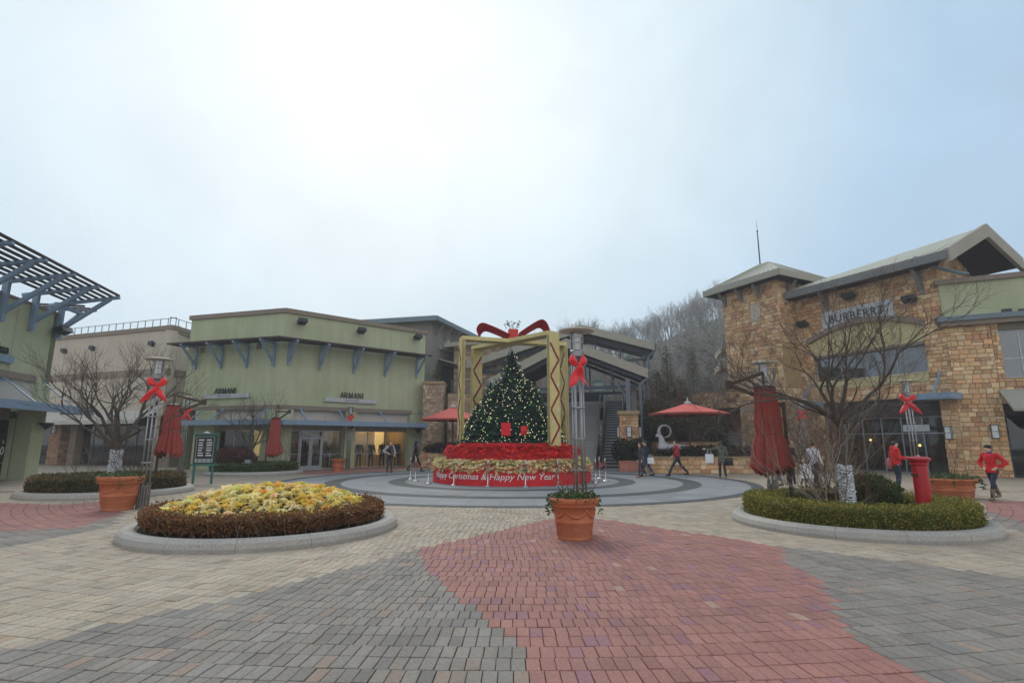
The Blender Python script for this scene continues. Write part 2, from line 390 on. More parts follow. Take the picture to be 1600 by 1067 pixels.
for (x, y, a, rc) in cells:
    z = zone(x, y); q = rnd.random()
    if z is RED and q < .010: z = (.34, .21, .16)
    elif z is GREY and q < .05: z = (.235, .18, .145)
    elif z is GREY and q < .16: z = (.165, .147, .132)
    elif z is CREAM and q < .03: z = (.29, .215, .155)
    elif z is CREAM and q < .09: z = (.265, .228, .17)
    elif z is RED and q < .12: z = (.235, .115, .125)
    c = jit(z); u, v, d = PX((x, y, 0)) if y > 2.5 else (-1, 9999, 1)
    vis = 0 < u < 1600 and v < 1075
    tilt = (rnd.gauss(0, .006), rnd.gauss(0, .004)); dz = rnd.gauss(0, .0016); yaw = a + rnd.gauss(0, .008)
    tw = (TW * (rc + 0) / rc - .0065 + rnd.gauss(0, .0014), RL - .0075)
    ind.append(((1.0 / d ** 3) if vis else 0, x, y, dz, tilt, yaw, tw, c))
order = sorted(range(len(ind)), key=lambda i: -ind[i][0]); top = set(order[:300])
for i, (s_, x, y, dz, tl, yaw, tw, c) in enumerate(ind):
    if i in top: place(pm_me, 'paver', paving, (x, y, dz), (tl[0], tl[1], yaw), (tw[0], tw[1], 1), c)
    else:
        M = Matrix.Translation((x, y, dz)) @ Matrix.Rotation(yaw, 4, 'Z') @ Matrix.Rotation(tl[0], 4, 'X') @ Matrix.Rotation(tl[1], 4, 'Y')
        b0 = len(stuff.v); stuff.v += [tuple(M @ Vector((p[0] * tw[0], p[1] * tw[1], p[2]))) for p in pm.v]; stuff.tint = c
        for f in pm.f: stuff._f(tuple(b0 + j for j in f))
o = stuff.build('pavers', mp_at, paving); o['kind'] = 'stuff'

# granite floor of the square with dark rings, laid as slabs
gr_l = mat('granite_light', (.23, .245, .265), .8, nscale=1.6, namt=.12, fine=.14, src='attr', bump=.1, bscale=200)
gr_d = mat('granite_dark', (.09, .097, .105), .8, nscale=1.6, namt=.14, fine=.14, src='attr')
plaza = thing('granite_plaza', None, None, (CX, CY, 0), kind='structure')
def ring(mb, r0, r1, n, z, rnd_, base, gap=.008):
    off = rnd_.random()
    for k in range(n):
        a0 = 2 * math.pi * (k + off) / n + gap / r1 / 2; a1 = 2 * math.pi * (k + 1 + off) / n - gap / r1 / 2; st = 3
        kf = rnd_.gauss(1, .06); mb.tint = tuple(c * kf for c in base); b = len(mb.v)
        for j in range(st + 1):
            a = a0 + (a1 - a0) * j / st
            mb.v += [((r0 + gap / 2) * math.cos(a), (r0 + gap / 2) * math.sin(a), z), ((r1 - gap / 2) * math.cos(a), (r1 - gap / 2) * math.sin(a), z)]
        for j in range(st): mb._f((b + 2 * j, b + 2 * j + 1, b + 2 * j + 3, b + 2 * j + 2))
base = MB(); base.lathe([(0.01, -.03), (10.3, -.03), (10.3, -.003), (.01, -.003)], 96, closed_top=False)
base.build('slab_bed', mat('slab_joint', (.06, .06, .06), .9), plaza)
rl = random.Random(9); L_ = MB(); D_ = MB()
LG = (.21, .218, .225); DG = (.055, .058, .06)
for a, b_, n in ((3.0, 3.9, 24), (3.9, 4.72, 30), (5.42, 6.35, 40), (6.35, 7.35, 46), (8.06, 8.95, 56), (8.95, 9.86, 62)): ring(L_, a, b_, n, .002, rl, LG)
for a, b_, n in ((4.72, 5.42, 44), (7.35, 8.06, 66), (9.86, 10.3, 90)): ring(D_, a, b_, n, .002, rl, DG)
o = L_.build('granite_slabs', gr_l, plaza); o['kind'] = 'stuff'
o = D_.build('dark_granite_slabs', gr_d, plaza); o['kind'] = 'stuff'
mh = MB(); mh.lathe([(.01, .0), (.42, .0), (.45, .006), (.01, .006)], 28, closed_top=False)
o = mh.build('manhole_cover', mat('cast_iron', (.16, .16, .16), .6, metal=.3)); o.location = (*G(712, 771)[:2], .003)
tag(o, 'round metal manhole cover set in the granite floor before the red drum', 'manhole cover')
# ================================================================ buildings
GREEN = mat('green_render', lin(174, 180, 150), .9, nscale=.7, namt=.09, fine=.06, rgb2=lin(163, 170, 137), streak=.13, bump=.12, bscale=120)
BEIGE = mat('beige_render', lin(184, 174, 160), .9, nscale=.5, namt=.06, fine=.05, streak=.12)
CREAMW = mat('cream_render', lin(190, 178, 135), .9, nscale=.8, namt=.07)
GREYW = mat('grey_render', lin(124, 120, 116), .9, nscale=.6, namt=.07)
CAPB = mat('brown_trim', lin(128, 116, 104), .8, nscale=2, namt=.1)
PANEL = mat('pale_panel', lin(186, 180, 172), .8, nscale=1, namt=.06)
STEELB = mat('blue_grey_steel', lin(120, 142, 166), .5, nscale=3, namt=.08)
STEELD = mat('dark_blue_steel', lin(58, 70, 84), .5, nscale=3, namt=.1)
SLAT = mat('brown_slat', lin(70, 56, 58), .75, nscale=4, namt=.15)
ALU = mat('aluminium', lin(160, 166, 176), .4, metal=.6, nscale=4, namt=.05)
DARKF = mat('dark_frame', lin(48, 52, 56), .45, nscale=4, namt=.08)
BLACK = mat('black_housing', (.018, .02, .022), .5, nscale=8)
SIGNW = mat('sign_plate', lin(172, 176, 180), .6, nscale=4, namt=.05)
LETT = mat('dark_letter', (.03, .035, .035), .5)
LETTW = mat('white_letter', (.75, .75, .75), .6)
GLASS = glassmat('shop_glass', (.86, .9, .88), .985)
GLASSD = glassmat('tinted_glass', (.42, .50, .52), .975)
GLASSU = glassmat('reflecting_glass', (.5, .56, .58), .86)
ROOFM = mat('metal_roof', lin(160, 160, 146), .55, nscale=1.5, namt=.08)
FASC = mat('fascia_trim', lin(150, 147, 135), .7, nscale=1.5, namt=.08)
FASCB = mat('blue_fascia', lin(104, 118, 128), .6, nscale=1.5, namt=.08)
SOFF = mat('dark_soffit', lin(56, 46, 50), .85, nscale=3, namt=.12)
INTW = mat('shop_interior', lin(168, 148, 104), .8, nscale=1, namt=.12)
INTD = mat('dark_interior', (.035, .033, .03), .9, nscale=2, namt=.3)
LAMPW = mat('warm_lamp', (1, .8, .5), .5, emit=(1, .70, .34), estr=60)
MORT = mat('mortar', lin(168, 142, 104), .95, nscale=8, namt=.12)
ST_O = mat('ashlar_stone', (.4, .3, .2), .85, nscale=7, namt=.16, src='obj', fine=.18, bump=.5, bscale=30)
ST_A = mat('ashlar_stones', (.4, .3, .2), .85, nscale=7, namt=.16, src='attr', fine=.18, bump=.5, bscale=30)

def put(mb, name, m, root, fac, smooth=False, bevel=0, off=(0, 0, 0), parent=None):
    o = mb.build(name, m, parent or root, smooth, bevel)
    if parent is None:
        rel = fac.O - Vector(root.location).to_2d(); o.location = (rel.x, rel.y, 0); o.rotation_euler = (0, 0, fac.rz)
    return o
def B(*a): m = MB(); m.box(*a); return m

def stone_unit():
    m = MB(); c = .07
    for y, i in ((0, 0), (-.55, 0), (-1, c)): m.v += [(-.5 + i, y, -.5 + i), (.5 - i, y, -.5 + i), (.5 - i, y, .5 - i), (-.5 + i, y, .5 - i)]
    for r_ in range(2):
        for k in range(4): m._f((r_ * 4 + k, r_ * 4 + (k + 1) % 4, r_ * 4 + 4 + (k + 1) % 4, r_ * 4 + 4 + k))
    m._f((8, 9, 10, 11)); return m
SU = stone_unit(); SU_ME = SU.mesh('stone', ST_O)
PAL_TAN = [(.60, .41, .225), (.57, .38, .20), (.50, .30, .155), (.63, .47, .285), (.56, .40, .23), (.44, .265, .15), (.64, .50, .32), (.57, .345, .18), (.52, .37, .21), (.61, .44, .25)]
PAL_TAN = [(a * 1.02, b * 1.0, c * 1.0) for a, b, c in PAL_TAN] + [(.46, .25, .135), (.40, .235, .14)]
PAL_GREY = [(.44, .34, .24), (.38, .28, .19), (.31, .23, .16), (.48, .38, .28), (.40, .29, .205), (.34, .28, .21), (.29, .20, .14)]
def lay_stones(s0, s1, z0, z1, holes, rnd_, rh=(.2, .34), rw=(.28, .62), joint=.014, inside=None):
    out_ = []; z = z0
    while z < z1 - .05:
        h = min(rnd_.uniform(*rh), z1 - z)
        if z1 - z - h < .1: h = z1 - z
        s = s0 - rnd_.uniform(0, .3)
        while s < s1:
            w = rnd_.uniform(*rw); a, b_ = max(s, s0), min(s + w, s1); s += w
            if b_ - a < .05: continue
            subs = [(a, b_, z, z + h)]
            if h > .27 and w > .4 and rnd_.random() < .22: subs = [(a, b_, z, z + h * .5), (a, b_, z + h * .5, z + h)]
            for (p, q, c, d) in subs:
                for hs in holes:
                    if p < hs[1] and q > hs[0] and c < hs[3] and d > hs[2]:
                        ov_l, ov_r, ov_b, ov_t = hs[0] - p, q - hs[1], hs[2] - c, d - hs[3]; best = max(ov_l, ov_r, ov_b, ov_t)
                        if best < .06: p = q; break
                        if best == ov_l: q = hs[0]
                        elif best == ov_r: p = hs[1]
                        elif best == ov_b: d = hs[2]
                        else: c = hs[3]
                if q - p < .06 or d - c < .05: continue
                if inside and not inside((p + q) / 2, (c + d) / 2): continue
                out_.append((p + joint / 2, q - joint / 2, c + joint / 2, d - joint / 2))
        z += h
    return out_
def set_stones(walls, root, n_ind, pal, rnd_, name='stone', th=.05):
    """walls: list of (fac, y, stones). the n_ind stones that show largest become parts of their own, the rest one part"""
    L = []
    for fac, y, st in walls:
        for (p, q, c, d) in st:
            w = fac.O + fac.d * ((p + q) / 2) + fac.n * y; u, v, dep = PX((w.x, w.y, (c + d) / 2))
            L.append(((q - p) * (d - c) / dep ** 2 if 0 < u < 1600 and v > 0 else 0, fac, y, p, q, c, d))
    L.sort(key=lambda t: -t[0]); rest = MB(); rl_ = Vector(root.location).to_2d()
    for i, (a, fac, y, p, q, c, d) in enumerate(L):
        k = rnd_.gauss(1, .09); tint = tuple(x * k for x in rnd_.choice(pal)); t_ = th * rnd_.uniform(.7, 1.25); w = fac.O + fac.d * ((p + q) / 2) + fac.n * y - rl_
        if i < n_ind: place(SU_ME, name, root, (w.x, w.y, (c + d) / 2), (0, 0, fac.rz), (q - p, t_, d - c), tint)
        else:
            b0 = len(rest.v); rest.tint = tint
            for vx in SU.v:
                pt = fac.O + fac.d * ((p + q) / 2 + vx[0] * (q - p)) + fac.n * (y + vx[1] * t_) - rl_; rest.v.append((pt.x, pt.y, (c + d) / 2 + vx[2] * (d - c)))
            for f in SU.f: rest._f(tuple(b0 + j for j in f))
    if rest.v:
        o = rest.build(name + 's', ST_A, root); o['kind'] = 'stuff'

def window(root, fac, s0, s1, z0, z1, y, cols=(), rows=(), fm=ALU, gm_=GLASS, fw=.06, name='window', dep=.08):
    """frame with mullions, each pane a sub-part"""
    m = MB(); m.box(s0, s0 + fw, y, y + dep, z0, z1); m.box(s1 - fw, s1, y, y + dep, z0, z1); m.box(s0 + fw, s1 - fw, y, y + dep, z0, z0 + fw); m.box(s0 + fw, s1 - fw, y, y + dep, z1 - fw, z1)
    for c in cols: m.box(c - fw * .4, c + fw * .4, y + .004, y + dep - .004, z0 + fw, z1 - fw)
    cs = [s0 + fw, *cols, s1 - fw]
    for r_ in rows: m.box(s0 + fw, s1 - fw, y + .008, y + dep - .008, r_ - fw * .4, r_ + fw * .4)
    w = put(m, name, fm, root, fac); zs = [z0 + fw, *rows, z1 - fw]
    for a, b_ in zip(cs, cs[1:]):
        for c, d in zip(zs, zs[1:]):
            if b_ - a > .05 and d - c > .05: B(a + .01, b_ - .01, y + dep * .45, y + dep * .45 + .012, c + .01, d - .01).build('pane', gm_, w)
    return w
def door(root, fac, s0, s1, z0, z1, y, fm=ALU, gm_=GLASS):
    m = MB(); fw = .1; m.box(s0, s0 + fw, y, y + .06, z0, z1); m.box(s1 - fw, s1, y, y + .06, z0, z1); m.box(s0 + fw, s1 - fw, y, y + .06, z0, z0 + .22); m.box(s0 + fw, s1 - fw, y, y + .06, z1 - fw, z1)
    w = put(m, 'door', fm, root, fac); B(s0 + fw + .005, s1 - fw - .005, y + .025, y + .037, z0 + .225, z1 - fw - .005).build('pane', gm_, w)
    return w
def handle(d, s, z0, z1, y):
    m = MB(); m.tube([(s, y, z0 + .06), (s, y - .06, z0), (s, y - .06, z1), (s, y, z1 - .06)], .014, 6); m.build('handle', ALU, d)
def floodlight(root, fac, s, z, w=.55, y=0.0):
    m = MB(); m.box(s - .05, s + .05, y - .25, y, z - .05, z + .05)
    M = Matrix.Translation((s, y - .42, z)) @ Matrix.Rotation(R(-24), 4, 'X'); m.box(-w / 2, w / 2, -.2, .2, -.13, .11, M); m.box(-w / 2 - .03, w / 2 + .03, -.23, -.19, -.15, .13, M)
    return put(m, 'floodlight', BLACK, root, fac)
def bracket(root, fac, s, zb, zt, reach, w=.14):
    m = MB(); m.box(s - w / 2, s + w / 2, -w * 1.15, -.004, zb, zt + .05); m.box(s - w * .42, s + w * .42, -reach, .25, zt, zt + w)
    m.bar((s, -w * .6, zb + .22), (s, -reach + .14, zt + .03), w * .8, w * .9)
    return put(m, 'bracket', STEELB, root, fac, bevel=.012)
def awning(root, fac, s0, s1, z, reach, hz, rods, fm=STEELB, h=.3, rodtop=.9, slope=.12):
    """steel shelf canopy hung from rods"""
    m = MB(); m.box(s0, s1, -reach, -reach + .08, z, z + h); m.slab((s0, -reach + .08, z + h * .7), (s1, -reach + .08, z + h * .7), (s1, -.003, z + h * .7 + slope), (s0, -.003, z + h * .7 + slope), .05)
    m.box(s0, s0 + .07, -reach + .08, -.003, z + .02, z + h * .66); m.box(s1 - .07, s1, -reach + .08, -.003, z + .02, z + h * .66)
    a = put(m, 'awning', fm, root, fac)
    for r_ in rods:
        k = MB(); k.bar((r_, -.03, z + h + rodtop), (r_, -reach + .12, z + h), .09, .05); k.box(r_ - .09, r_ + .09, -.035, -.004, z + h + rodtop - .16, z + h + rodtop + .12); k.build('hanger_rod', fm, a)
    return a
def cone_light(root, fac, s, z, y=0.0, r_=.22):
    m = MB(); m.lathe([(.03, -.28), (r_, 0), (r_, .04), (.01, .05)], 14, (s, y - r_ - .06, z)); m.box(s - .04, s + .04, y - r_ - .05, y - .002, z - .02, z + .03)
    return put(m, 'wall_light', BLACK, root, fac)
def sconce(root, fac, s, z, y=0.0, w=.2, h=.5):
    m = MB(); m.box(s - w / 2 - .02, s + w / 2 + .02, y - .17, y - .002, z - h / 2 - .03, z - h / 2); m.box(s - w / 2 - .02, s + w / 2 + .02, y - .17, y - .002, z + h / 2, z + h / 2 + .03); m.box(s - w / 2, s + w / 2, y - .02, y - .002, z - h / 2, z + h / 2)
    for k in (-1, 1): m.box(s + k * w / 2 - .012, s + k * w / 2 + .012, y - .17, y - .15, z - h / 2, z + h / 2)
    m.box(s - w / 2, s + w / 2, y - .168, y - .15, z - .01, z + .01); o = put(m, 'wall_light', DARKF, root, fac)
    B(s - w / 2 + .015, s + w / 2 - .015, y - .145, y - .03, z - h / 2 + .005, z + h / 2 - .005).build('lamp_glass', mat('milk_glass', (.62, .66, .70), .3), o)
    return o

# ---------------------------------------------------------------- green two-sided shop in the middle left
Cn = AT(447, 488, 32.6); Rt = AT(665, 522, 39.5); Lf = AT(300, 500, 34.7)
FR = Fac(Cn, Rt); FL = Fac(Lf, Cn)
shop = thing('green_shop', 'pale green rendered shop with brown slatted eaves and blue steel canopy, people before its windows', 'shop', (Cn.x, Cn.y, 0))
TOPZ = FR.Z(447, 488)
turn = math.atan2(FL.d.cross(FR.d), FL.d.dot(FR.d)); MIT = math.tan(abs(turn) / 2)
LINZ = FR.Z(500, 641)
for F_, ss, se in ((FL, 0, FL.L), (FR, 0, FR.L)):
    put(B(ss, se, 0, .4, LINZ, TOPZ), 'wall', GREEN, shop, F_)
    m = MB(); e0 = .12 * MIT if F_ is FR else -.12; e1 = se + (.12 * MIT if F_ is FL else .12)
    m.box(-e0 if F_ is FR else e0, e1, -.12, .5, TOPZ - .02, TOPZ + .26); put(m, 'parapet_cap', CAPB, shop, F_)
    m = MB(); m.box(.0 if F_ is FR else .9, se - (1.0 if F_ is FR else .0), -.08, -.002, LINZ - .02, LINZ + .24); put(m, 'lintel_band', CAPB, shop, F_)
# body behind: roof and back walls
bk = MB(); P4 = [Vector((Cn.x, Cn.y)), Vector((Rt.x, Rt.y)), Vector((Rt.x, Rt.y)) + FR.n * 9, Vector((Lf.x, Lf.y)) + FL.n * 9, Vector((Lf.x, Lf.y))]
cen = sum(P4, Vector((0, 0))) / 5
bk.poly([((p.x + (cen.x - p.x) * .03) - Cn.x, (p.y + (cen.y - p.y) * .03) - Cn.y, TOPZ - .15) for p in P4])
for i in (1, 2, 3):
    a, b_ = P4[i] + (cen - P4[i]) * .02, P4[i + 1] + (cen - P4[i + 1]) * .02; bk.poly([(a.x - Cn.x, a.y - Cn.y, 0), (b_.x - Cn.x, b_.y - Cn.y, 0), (b_.x - Cn.x, b_.y - Cn.y, TOPZ), (a.x - Cn.x, a.y - Cn.y, TOPZ)])
bk.build('rear_shell', GREEN, shop)
# slatted eaves: slats and brackets one by one
ZT = FR.Z(447, 538); RCH = 1.35
for F_ in (FL, FR):
    L = F_.L
    for k in range(9):
        off = .16 + k * (RCH - .2) / 8; e_ = off * MIT
        a, b_ = (-.35, L + e_) if F_ is FL else (-e_, L - .25)
        put(B(a, b_, -off - .045, -off + .045, ZT + .14, ZT + .23), 'slat', SLAT, shop, F_)
for u, v in ((450, 571), (499, 578), (552, 583), (601, 588), (650, 590)):
    s, zb = FR.sz(u, v); bracket(shop, FR, s, zb, ZT, RCH)
for u, v in ((428, 572), (386, 574), (346, 576), (306, 577)):
    s, zb = FL.sz(u, v); bracket(shop, FL, s, zb, ZT, RCH)
for F_, u, v in ((FR, 468, 504), (FR, 560, 518), (FR, 648, 528)):
    s, z = F_.sz(u, v); floodlight(shop, F_, s, z, .5)
# vents under eaves
for u, v in ((317, 547), (405, 541)):
    s, z = FL.sz(u, v); put(B(s - .18, s + .18, -.03, -.003, z - .2, z + .2), 'vent', CAPB, shop, FL)
# piers, canopy, shop windows
AWZ = FR.Z(480, 664, -1.2)
def pier(F_, u0, u1, z1=None, y0=-.10, y1=.5, m_=GREEN):
    s0, s1 = F_.S(u0, 720), F_.S(u1, 720); return put(B(s0, s1, y0, y1, 0, z1 or LINZ - .03), 'pier', m_, shop, F_), s0, s1
_, p0a, p0b = pier(FL, 408, 430); _, p1a, p1b = pier(FL, 300, 332); _, p2a, p2b = pier(FR, 536, 552); _, p3a, p3b = pier(FR, 637, 664)
put(B(0.02, FR.S(452, 720), -.09, .5, 0, LINZ - .03), 'pier', GREEN, shop, FR)
awning(shop, FR, -.1, FR.L - .1, AWZ, 1.2, 0, [FR.S(u, 655) for u in (468, 528, 592, 655)], rodtop=.75)
awning(shop, FL, .3, FL.L + .6, AWZ + .004, 1.2, 0, [FL.S(u, 655) for u in (318, 350, 420)], rodtop=.75)
PZ0 = FR.Z(500, 672)
PZ1 = LINZ - .01
def front(F_, sa, sb, cols, sill, y=.32):
    put(B(sa, sb, y - .1, y + .06, AWZ + .1, PZ1), 'transom_panel', PANEL, shop, F_)
    put(B(sa, sb, y - .02, y + .12, PZ0, AWZ + .098), 'head_panel', CAPB, shop, F_)
    window(shop, F_, sa, sb, .02, PZ0, y, cols, [sill], fw=.05)
sill = .95
dr0, dr1, dr2 = FR.S(470, 715), FR.S(487.5, 715), FR.S(505, 715)
front(FR, FR.S(452, 715), dr0 - .02, [], sill)
front(FR, dr2 + .02, p2a, [], sill)
front(FR, p2b, p3a, [FR.S(577, 715), FR.S(606, 715)], sill)
front(FL, p1b, p0a, [FL.S(357, 715), FL.S(384, 715)], sill)
dz = FR.Z(488, 683)
put(B(dr0, dr2, .22, .38, AWZ + .1, PZ1), 'transom_panel', PANEL, shop, FR); put(B(dr0, dr2, .3, .44, PZ0, AWZ + .098), 'head_panel', CAPB, shop, FR)
window(shop, FR, dr0, dr2, dz + .02, PZ0, .3, [dr1 - .05, dr1 + .45], [], fw=.06)
d1 = door(shop, FR, dr0, dr1 - .01, .02, dz, .3); d2 = door(shop, FR, dr1 + .01, dr2, .02, dz, .3)
handle(d1, dr1 - .12, .9, 1.25, .29); handle(d2, dr1 + .12, .9, 1.25, .29)
put(B(dr0, dr2, -.1, .5, .0, .018), 'door_sill', ALU, shop, FR)
put(B(FR.L - .75, FR.L - .15, -.13, -.105, 1.2, 1.95), 'notice_board', SIGNW, shop, FR)
# rooms behind the glass
def room(F_, sa, sb, d, m_, lamps, back=None):
    r_ = MB(); r_.box(sa, sb, .5, d, -.02, .012); r_.box(sa, sb, .5, d, PZ1 - .3, PZ1 - .2); r_.box(sa, sb, d, d + .1, 0, PZ1); r_.box(sa - .05, sa, .45, d, 0, PZ1); r_.box(sb, sb + .05, .45, d, 0, PZ1)
    o = put(r_, 'room', m_, shop, F_)
    for (s, y) in lamps:
        k = MB(); k.lathe([(.01, -.02), (.09, -.02), (.09, 0), (.01, 0)], 12, (s, y, PZ1 - .31), closed_top=False); put(k, 'ceiling_lamp', LAMPW, shop, F_)
    return o
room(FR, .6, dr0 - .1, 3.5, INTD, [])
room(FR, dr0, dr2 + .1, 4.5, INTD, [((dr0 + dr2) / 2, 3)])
room(FR, dr2 + .15, p2a - .02, 2.6, INTW, [(dr2 + 1.0, 1.4)])
room(FR, p2b, p3a - .05, 3.0, INTW, [(p2b + k * (p3a - p2b) / 5, 2.2) for k in (1, 2, 3, 4)] + [(p3a - .6, 1.3)])
room(FL, p1b, p0a - .05, 3.2, INTW, [(p1b + k * (p0a - p1b) / 4, 2.5) for k in (1, 2, 3)])
for F_, s in ((FL, p1b + .8), (FL, (p1b + p0a) / 2 + .3), (FR, p3a - .9)):
    put(B(s - .35, s + .35, 2.5, 2.56, .8, 2.9), 'display_panel', mat('lit_display', (.7, .5, .25), .7, emit=(1, .65, .25), estr=.35), shop, F_)
m = MB(); m.box(dr2 + .3, p2a - .4, .9, 1.5, .75, .8); [m.box(x, x + .05, 1.0, 1.05, .012, .75) for x in (dr2 + .35, p2a - .5)]; tb = put(m, 'display_table', SIGNW, shop, FR)
for x in (.45, .75, 1.05): B(dr2 + x, dr2 + x + .22, 1.0, 1.35, .8, .9 + .05 * x).build('folded_clothes', PANEL, tb)
# name boards
def name_board(F_, up, vp, ul, vl, lname):
    s0, z1 = F_.sz(up[0], vp[0]); s1, _ = F_.sz(up[1], vp[0]); z0 = F_.Z(up[0], vp[1])
    pl = put(B(s0, s1, -.16, -.003, z0, z1), lname, SIGNW, shop, F_)
    a, zb = F_.sz(ul[0], vl[1]); b_, zt = F_.sz(ul[1], vl[0], 0); h = (z1 + (F_.Z(ul[0], vl[0]) - F_.Z(ul[0], vl[1])) * .98) - z1
    k = MB(); st = (b_ - a) / serif_len('ARMANI', h); serif_word(k, 'ARMANI', a, z1 + .01, h, -.13, -.07, st); k.build('lettering', LETT, pl)
    t = lettering('OUTLET', (z1 - z0) * .75, LETT, pl, ((a + b_) / 2, -.165, z0 + (z1 - z0) * .22), align='CENTER', space=1.5, depth=.012)
name_board(FL, (322, 392), (616.5, 623), (337, 371), (607.5, 616.5), 'name_board')
name_board(FR, (506, 587), (620.5, 627), (530, 568), (612, 621.5), 'name_board')
for F_, u in ((FL, 413), (FL, 440), (FR, 545)):
    s = F_.S(u, 676); cone_light(shop, F_, s, 1.7 + 1.05, -.1, .17)
cone_light(shop, FR, FR.S(648, 680), 2.55, -.1, .22)

# ---------------------------------------------------------------- green shop at the left edge
A1 = AT(93, 494, 26.4); B1 = AT(0, 460, 22.3); dv = (A1 - B1).to_2d().normalized(); O1 = A1.to_2d() - dv * 13.5
FE = Fac(O1, A1.to_2d()); TZ1 = FE.Z(93, 494)
ls = thing('green_corner_shop', 'pale green shop at the left edge under a tall slatted sunshade', 'shop', (A1.x, A1.y, 0))
Z1L = FE.Z(60, 598)
put(B(0, FE.L, 0, .4, Z1L, TZ1), 'wall', GREEN, ls, FE)
put(B(0, FE.L + .06, -.06, .5, TZ1, TZ1 + .14), 'parapet_cap', CAPB, ls, FE)
sj = FE.S(19, 540); put(B(sj - .012, sj + .012, -.006, -.002, Z1L, TZ1 - .3), 'control_joint', CAPB, ls, FE)
FE2 = Fac(A1.to_2d(), A1.to_2d() + FE.n * 8); put(B(0.0, 8, 0.0, .4, 0, TZ1 - .01), 'side_wall', GREEN, ls, FE2)
put(B(0, FE.L - .45, .45, 7.5, TZ1 - .2, TZ1 - .1), 'roof', GREYW, ls, FE)
ca, cb = FE.S(37, 747, -.1), FE.L + .002; ce = FE.S(19, 735, .8)
put(B(ca, cb, -.10, .55, 0, Z1L - .01), 'pier', GREEN, ls, FE)
put(B(0, FE.S(52, 610), -.07, -.003, Z1L, Z1L + .3), 'lintel_band', CAPB, ls, FE)
put(B(0, ca, .1, .2, 3.2, Z1L), 'transom_panel', PANEL, ls, FE)
put(B(0, ca - .002, .85, 1.0, 2.75, Z1L + .2), 'head_panel', CAPB, ls, FE)
put(B(ce, ca - .004, .6, .98, 0, 2.75), 'inner_pier', GREEN, ls, FE)
cs = [ce - 1.9 * k for k in range(1, 5)]
window(ls, FE, 0.5, ce - .01, .02, 2.75, .8, sorted(c for c in cs if c > .6), [.75], gm_=GLASSD, fw=.055)
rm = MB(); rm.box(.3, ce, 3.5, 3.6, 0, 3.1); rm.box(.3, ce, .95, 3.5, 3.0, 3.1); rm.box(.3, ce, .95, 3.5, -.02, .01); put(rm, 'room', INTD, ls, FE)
AW1 = FE.Z(60, 637, -1.5)
awning(ls, FE, .2, FE.L + 1.3, AW1 - .12, 1.5, 0, [FE.L - .35, FE.L - 3.2, FE.L - 6, FE.L - 9], rodtop=1.05, h=.36)
ZT1 = 8.5
for k in range(8):
    off = .35 + k * 2.2 / 7; put(B(.3, FE.L - .15, -off - .085, -off + .085, ZT1 - .12 + off * .19 + .155, ZT1 - .12 + off * .19 + .215), 'slat', SLAT, ls, FE)
for k in range(7):
    s = FE.L - .12 - k * 1.98; m = MB(); w = .2
    m.box(s - w / 2, s + w / 2, -w * 1.2, -.004, TZ1 - 1.15, ZT1 + .02); m.bar((s, .45, ZT1 - .125), (s, -2.62, ZT1 + .46), w * .84, .16); m.bar((s, -w * .7, TZ1 - .75), (s, -2.2, ZT1 + .34), w * .85, w * .9)
    put(m, 'bracket', STEELB, ls, FE, bevel=.015)
m = MB(); s = FE.L; m.bar((s - .1, -.1, TZ1 - .8), (s + 1.5, -.1, ZT1 - .2), .16, .18); m.box(s - .6, s + 1.75, -.2, -.02, ZT1 - .2, ZT1 - .04); m.box(s - .6, s + 1.75, 1.1, 1.28, ZT1 - .2, ZT1 - .04); put(m, 'end_bracket', STEELB, ls, FE)
for k in range(3): put(B(s + .2 + k * .55, s + .31 + k * .55, -.9, 1.8, ZT1 - .035, ZT1 + .05), 'slat', SLAT, ls, FE)
floodlight(ls, FE, FE.L - .35, FE.Z(88, 519) + .05, .85, -.0)
s, z = FE.sz(15, 558); pl = put(B(s - 3.2, s, -.2, -.004, z - .28, z + .02), 'name_board', STEELB, ls, FE)
se, _ = FE.sz(9, 546); t = lettering('ina', .62, LETT, pl, (se, -.12, z + .08), align='RIGHT', depth=.08)
pw = FE.S(12, 700, .83); po = B(pw - 1.35, pw - .1, .825, .83, .95, 2.1); po = put(po, 'window_poster', mat('poster_dark', (.02, .025, .03), .6), ls, FE)
lettering('0', .52, LETTW, po, (pw - .36, .822, 1.12), depth=.004, align='CENTER'); lettering('%', .2, LETTW, po, (pw - .36, .822, 1.62), depth=.004, align='CENTER')
cone_light(ls, FE, FE.L - .55, FE.Z(60, 662), -.1, .3)

# ---------------------------------------------------------------- beige building between them
K2 = AT(270, 508, 38.0); L2 = AT(97, 525, 42.1); d2_ = (K2 - L2).to_2d().normalized(); O2 = K2.to_2d() - d2_ * 18
FB = Fac(O2, K2.to_2d()); TZ2 = FB.Z(270, 508)
bb = thing('beige_building', 'plain beige building with brown bands and roof railing behind the bare tree', 'building', (K2.x, K2.y, 0))
ZA2 = FB.Z(180, 643)
put(B(0, FB.L, 0, .5, ZA2 - .2, TZ2 - .3), 'wall', BEIGE, bb, FB)
FBR = Fac(K2.to_2d(), K2.to_2d() + Vector((.12, 1.0)) * 8); put(B(.0, FBR.L, 0.001, .5, 0, TZ2 - .3), 'side_wall', BEIGE, bb, FBR)
put(B(-.1, FB.L + .1, -.12, .6, TZ2 - .3, TZ2), 'cornice', CAPB, bb, FB); put(B(.62, FBR.L, -.12, .6, TZ2 - .3, TZ2 - .002), 'cornice', CAPB, bb, FBR)
zb = FB.Z(220, 583); put(B(0, FB.L + .05, -.06, -.002, zb - .25, zb + .25), 'band', CAPB, bb, FB); put(B(.002, FBR.L, -.06, -.002, zb - .25, zb + .25), 'band', CAPB, bb, FBR)
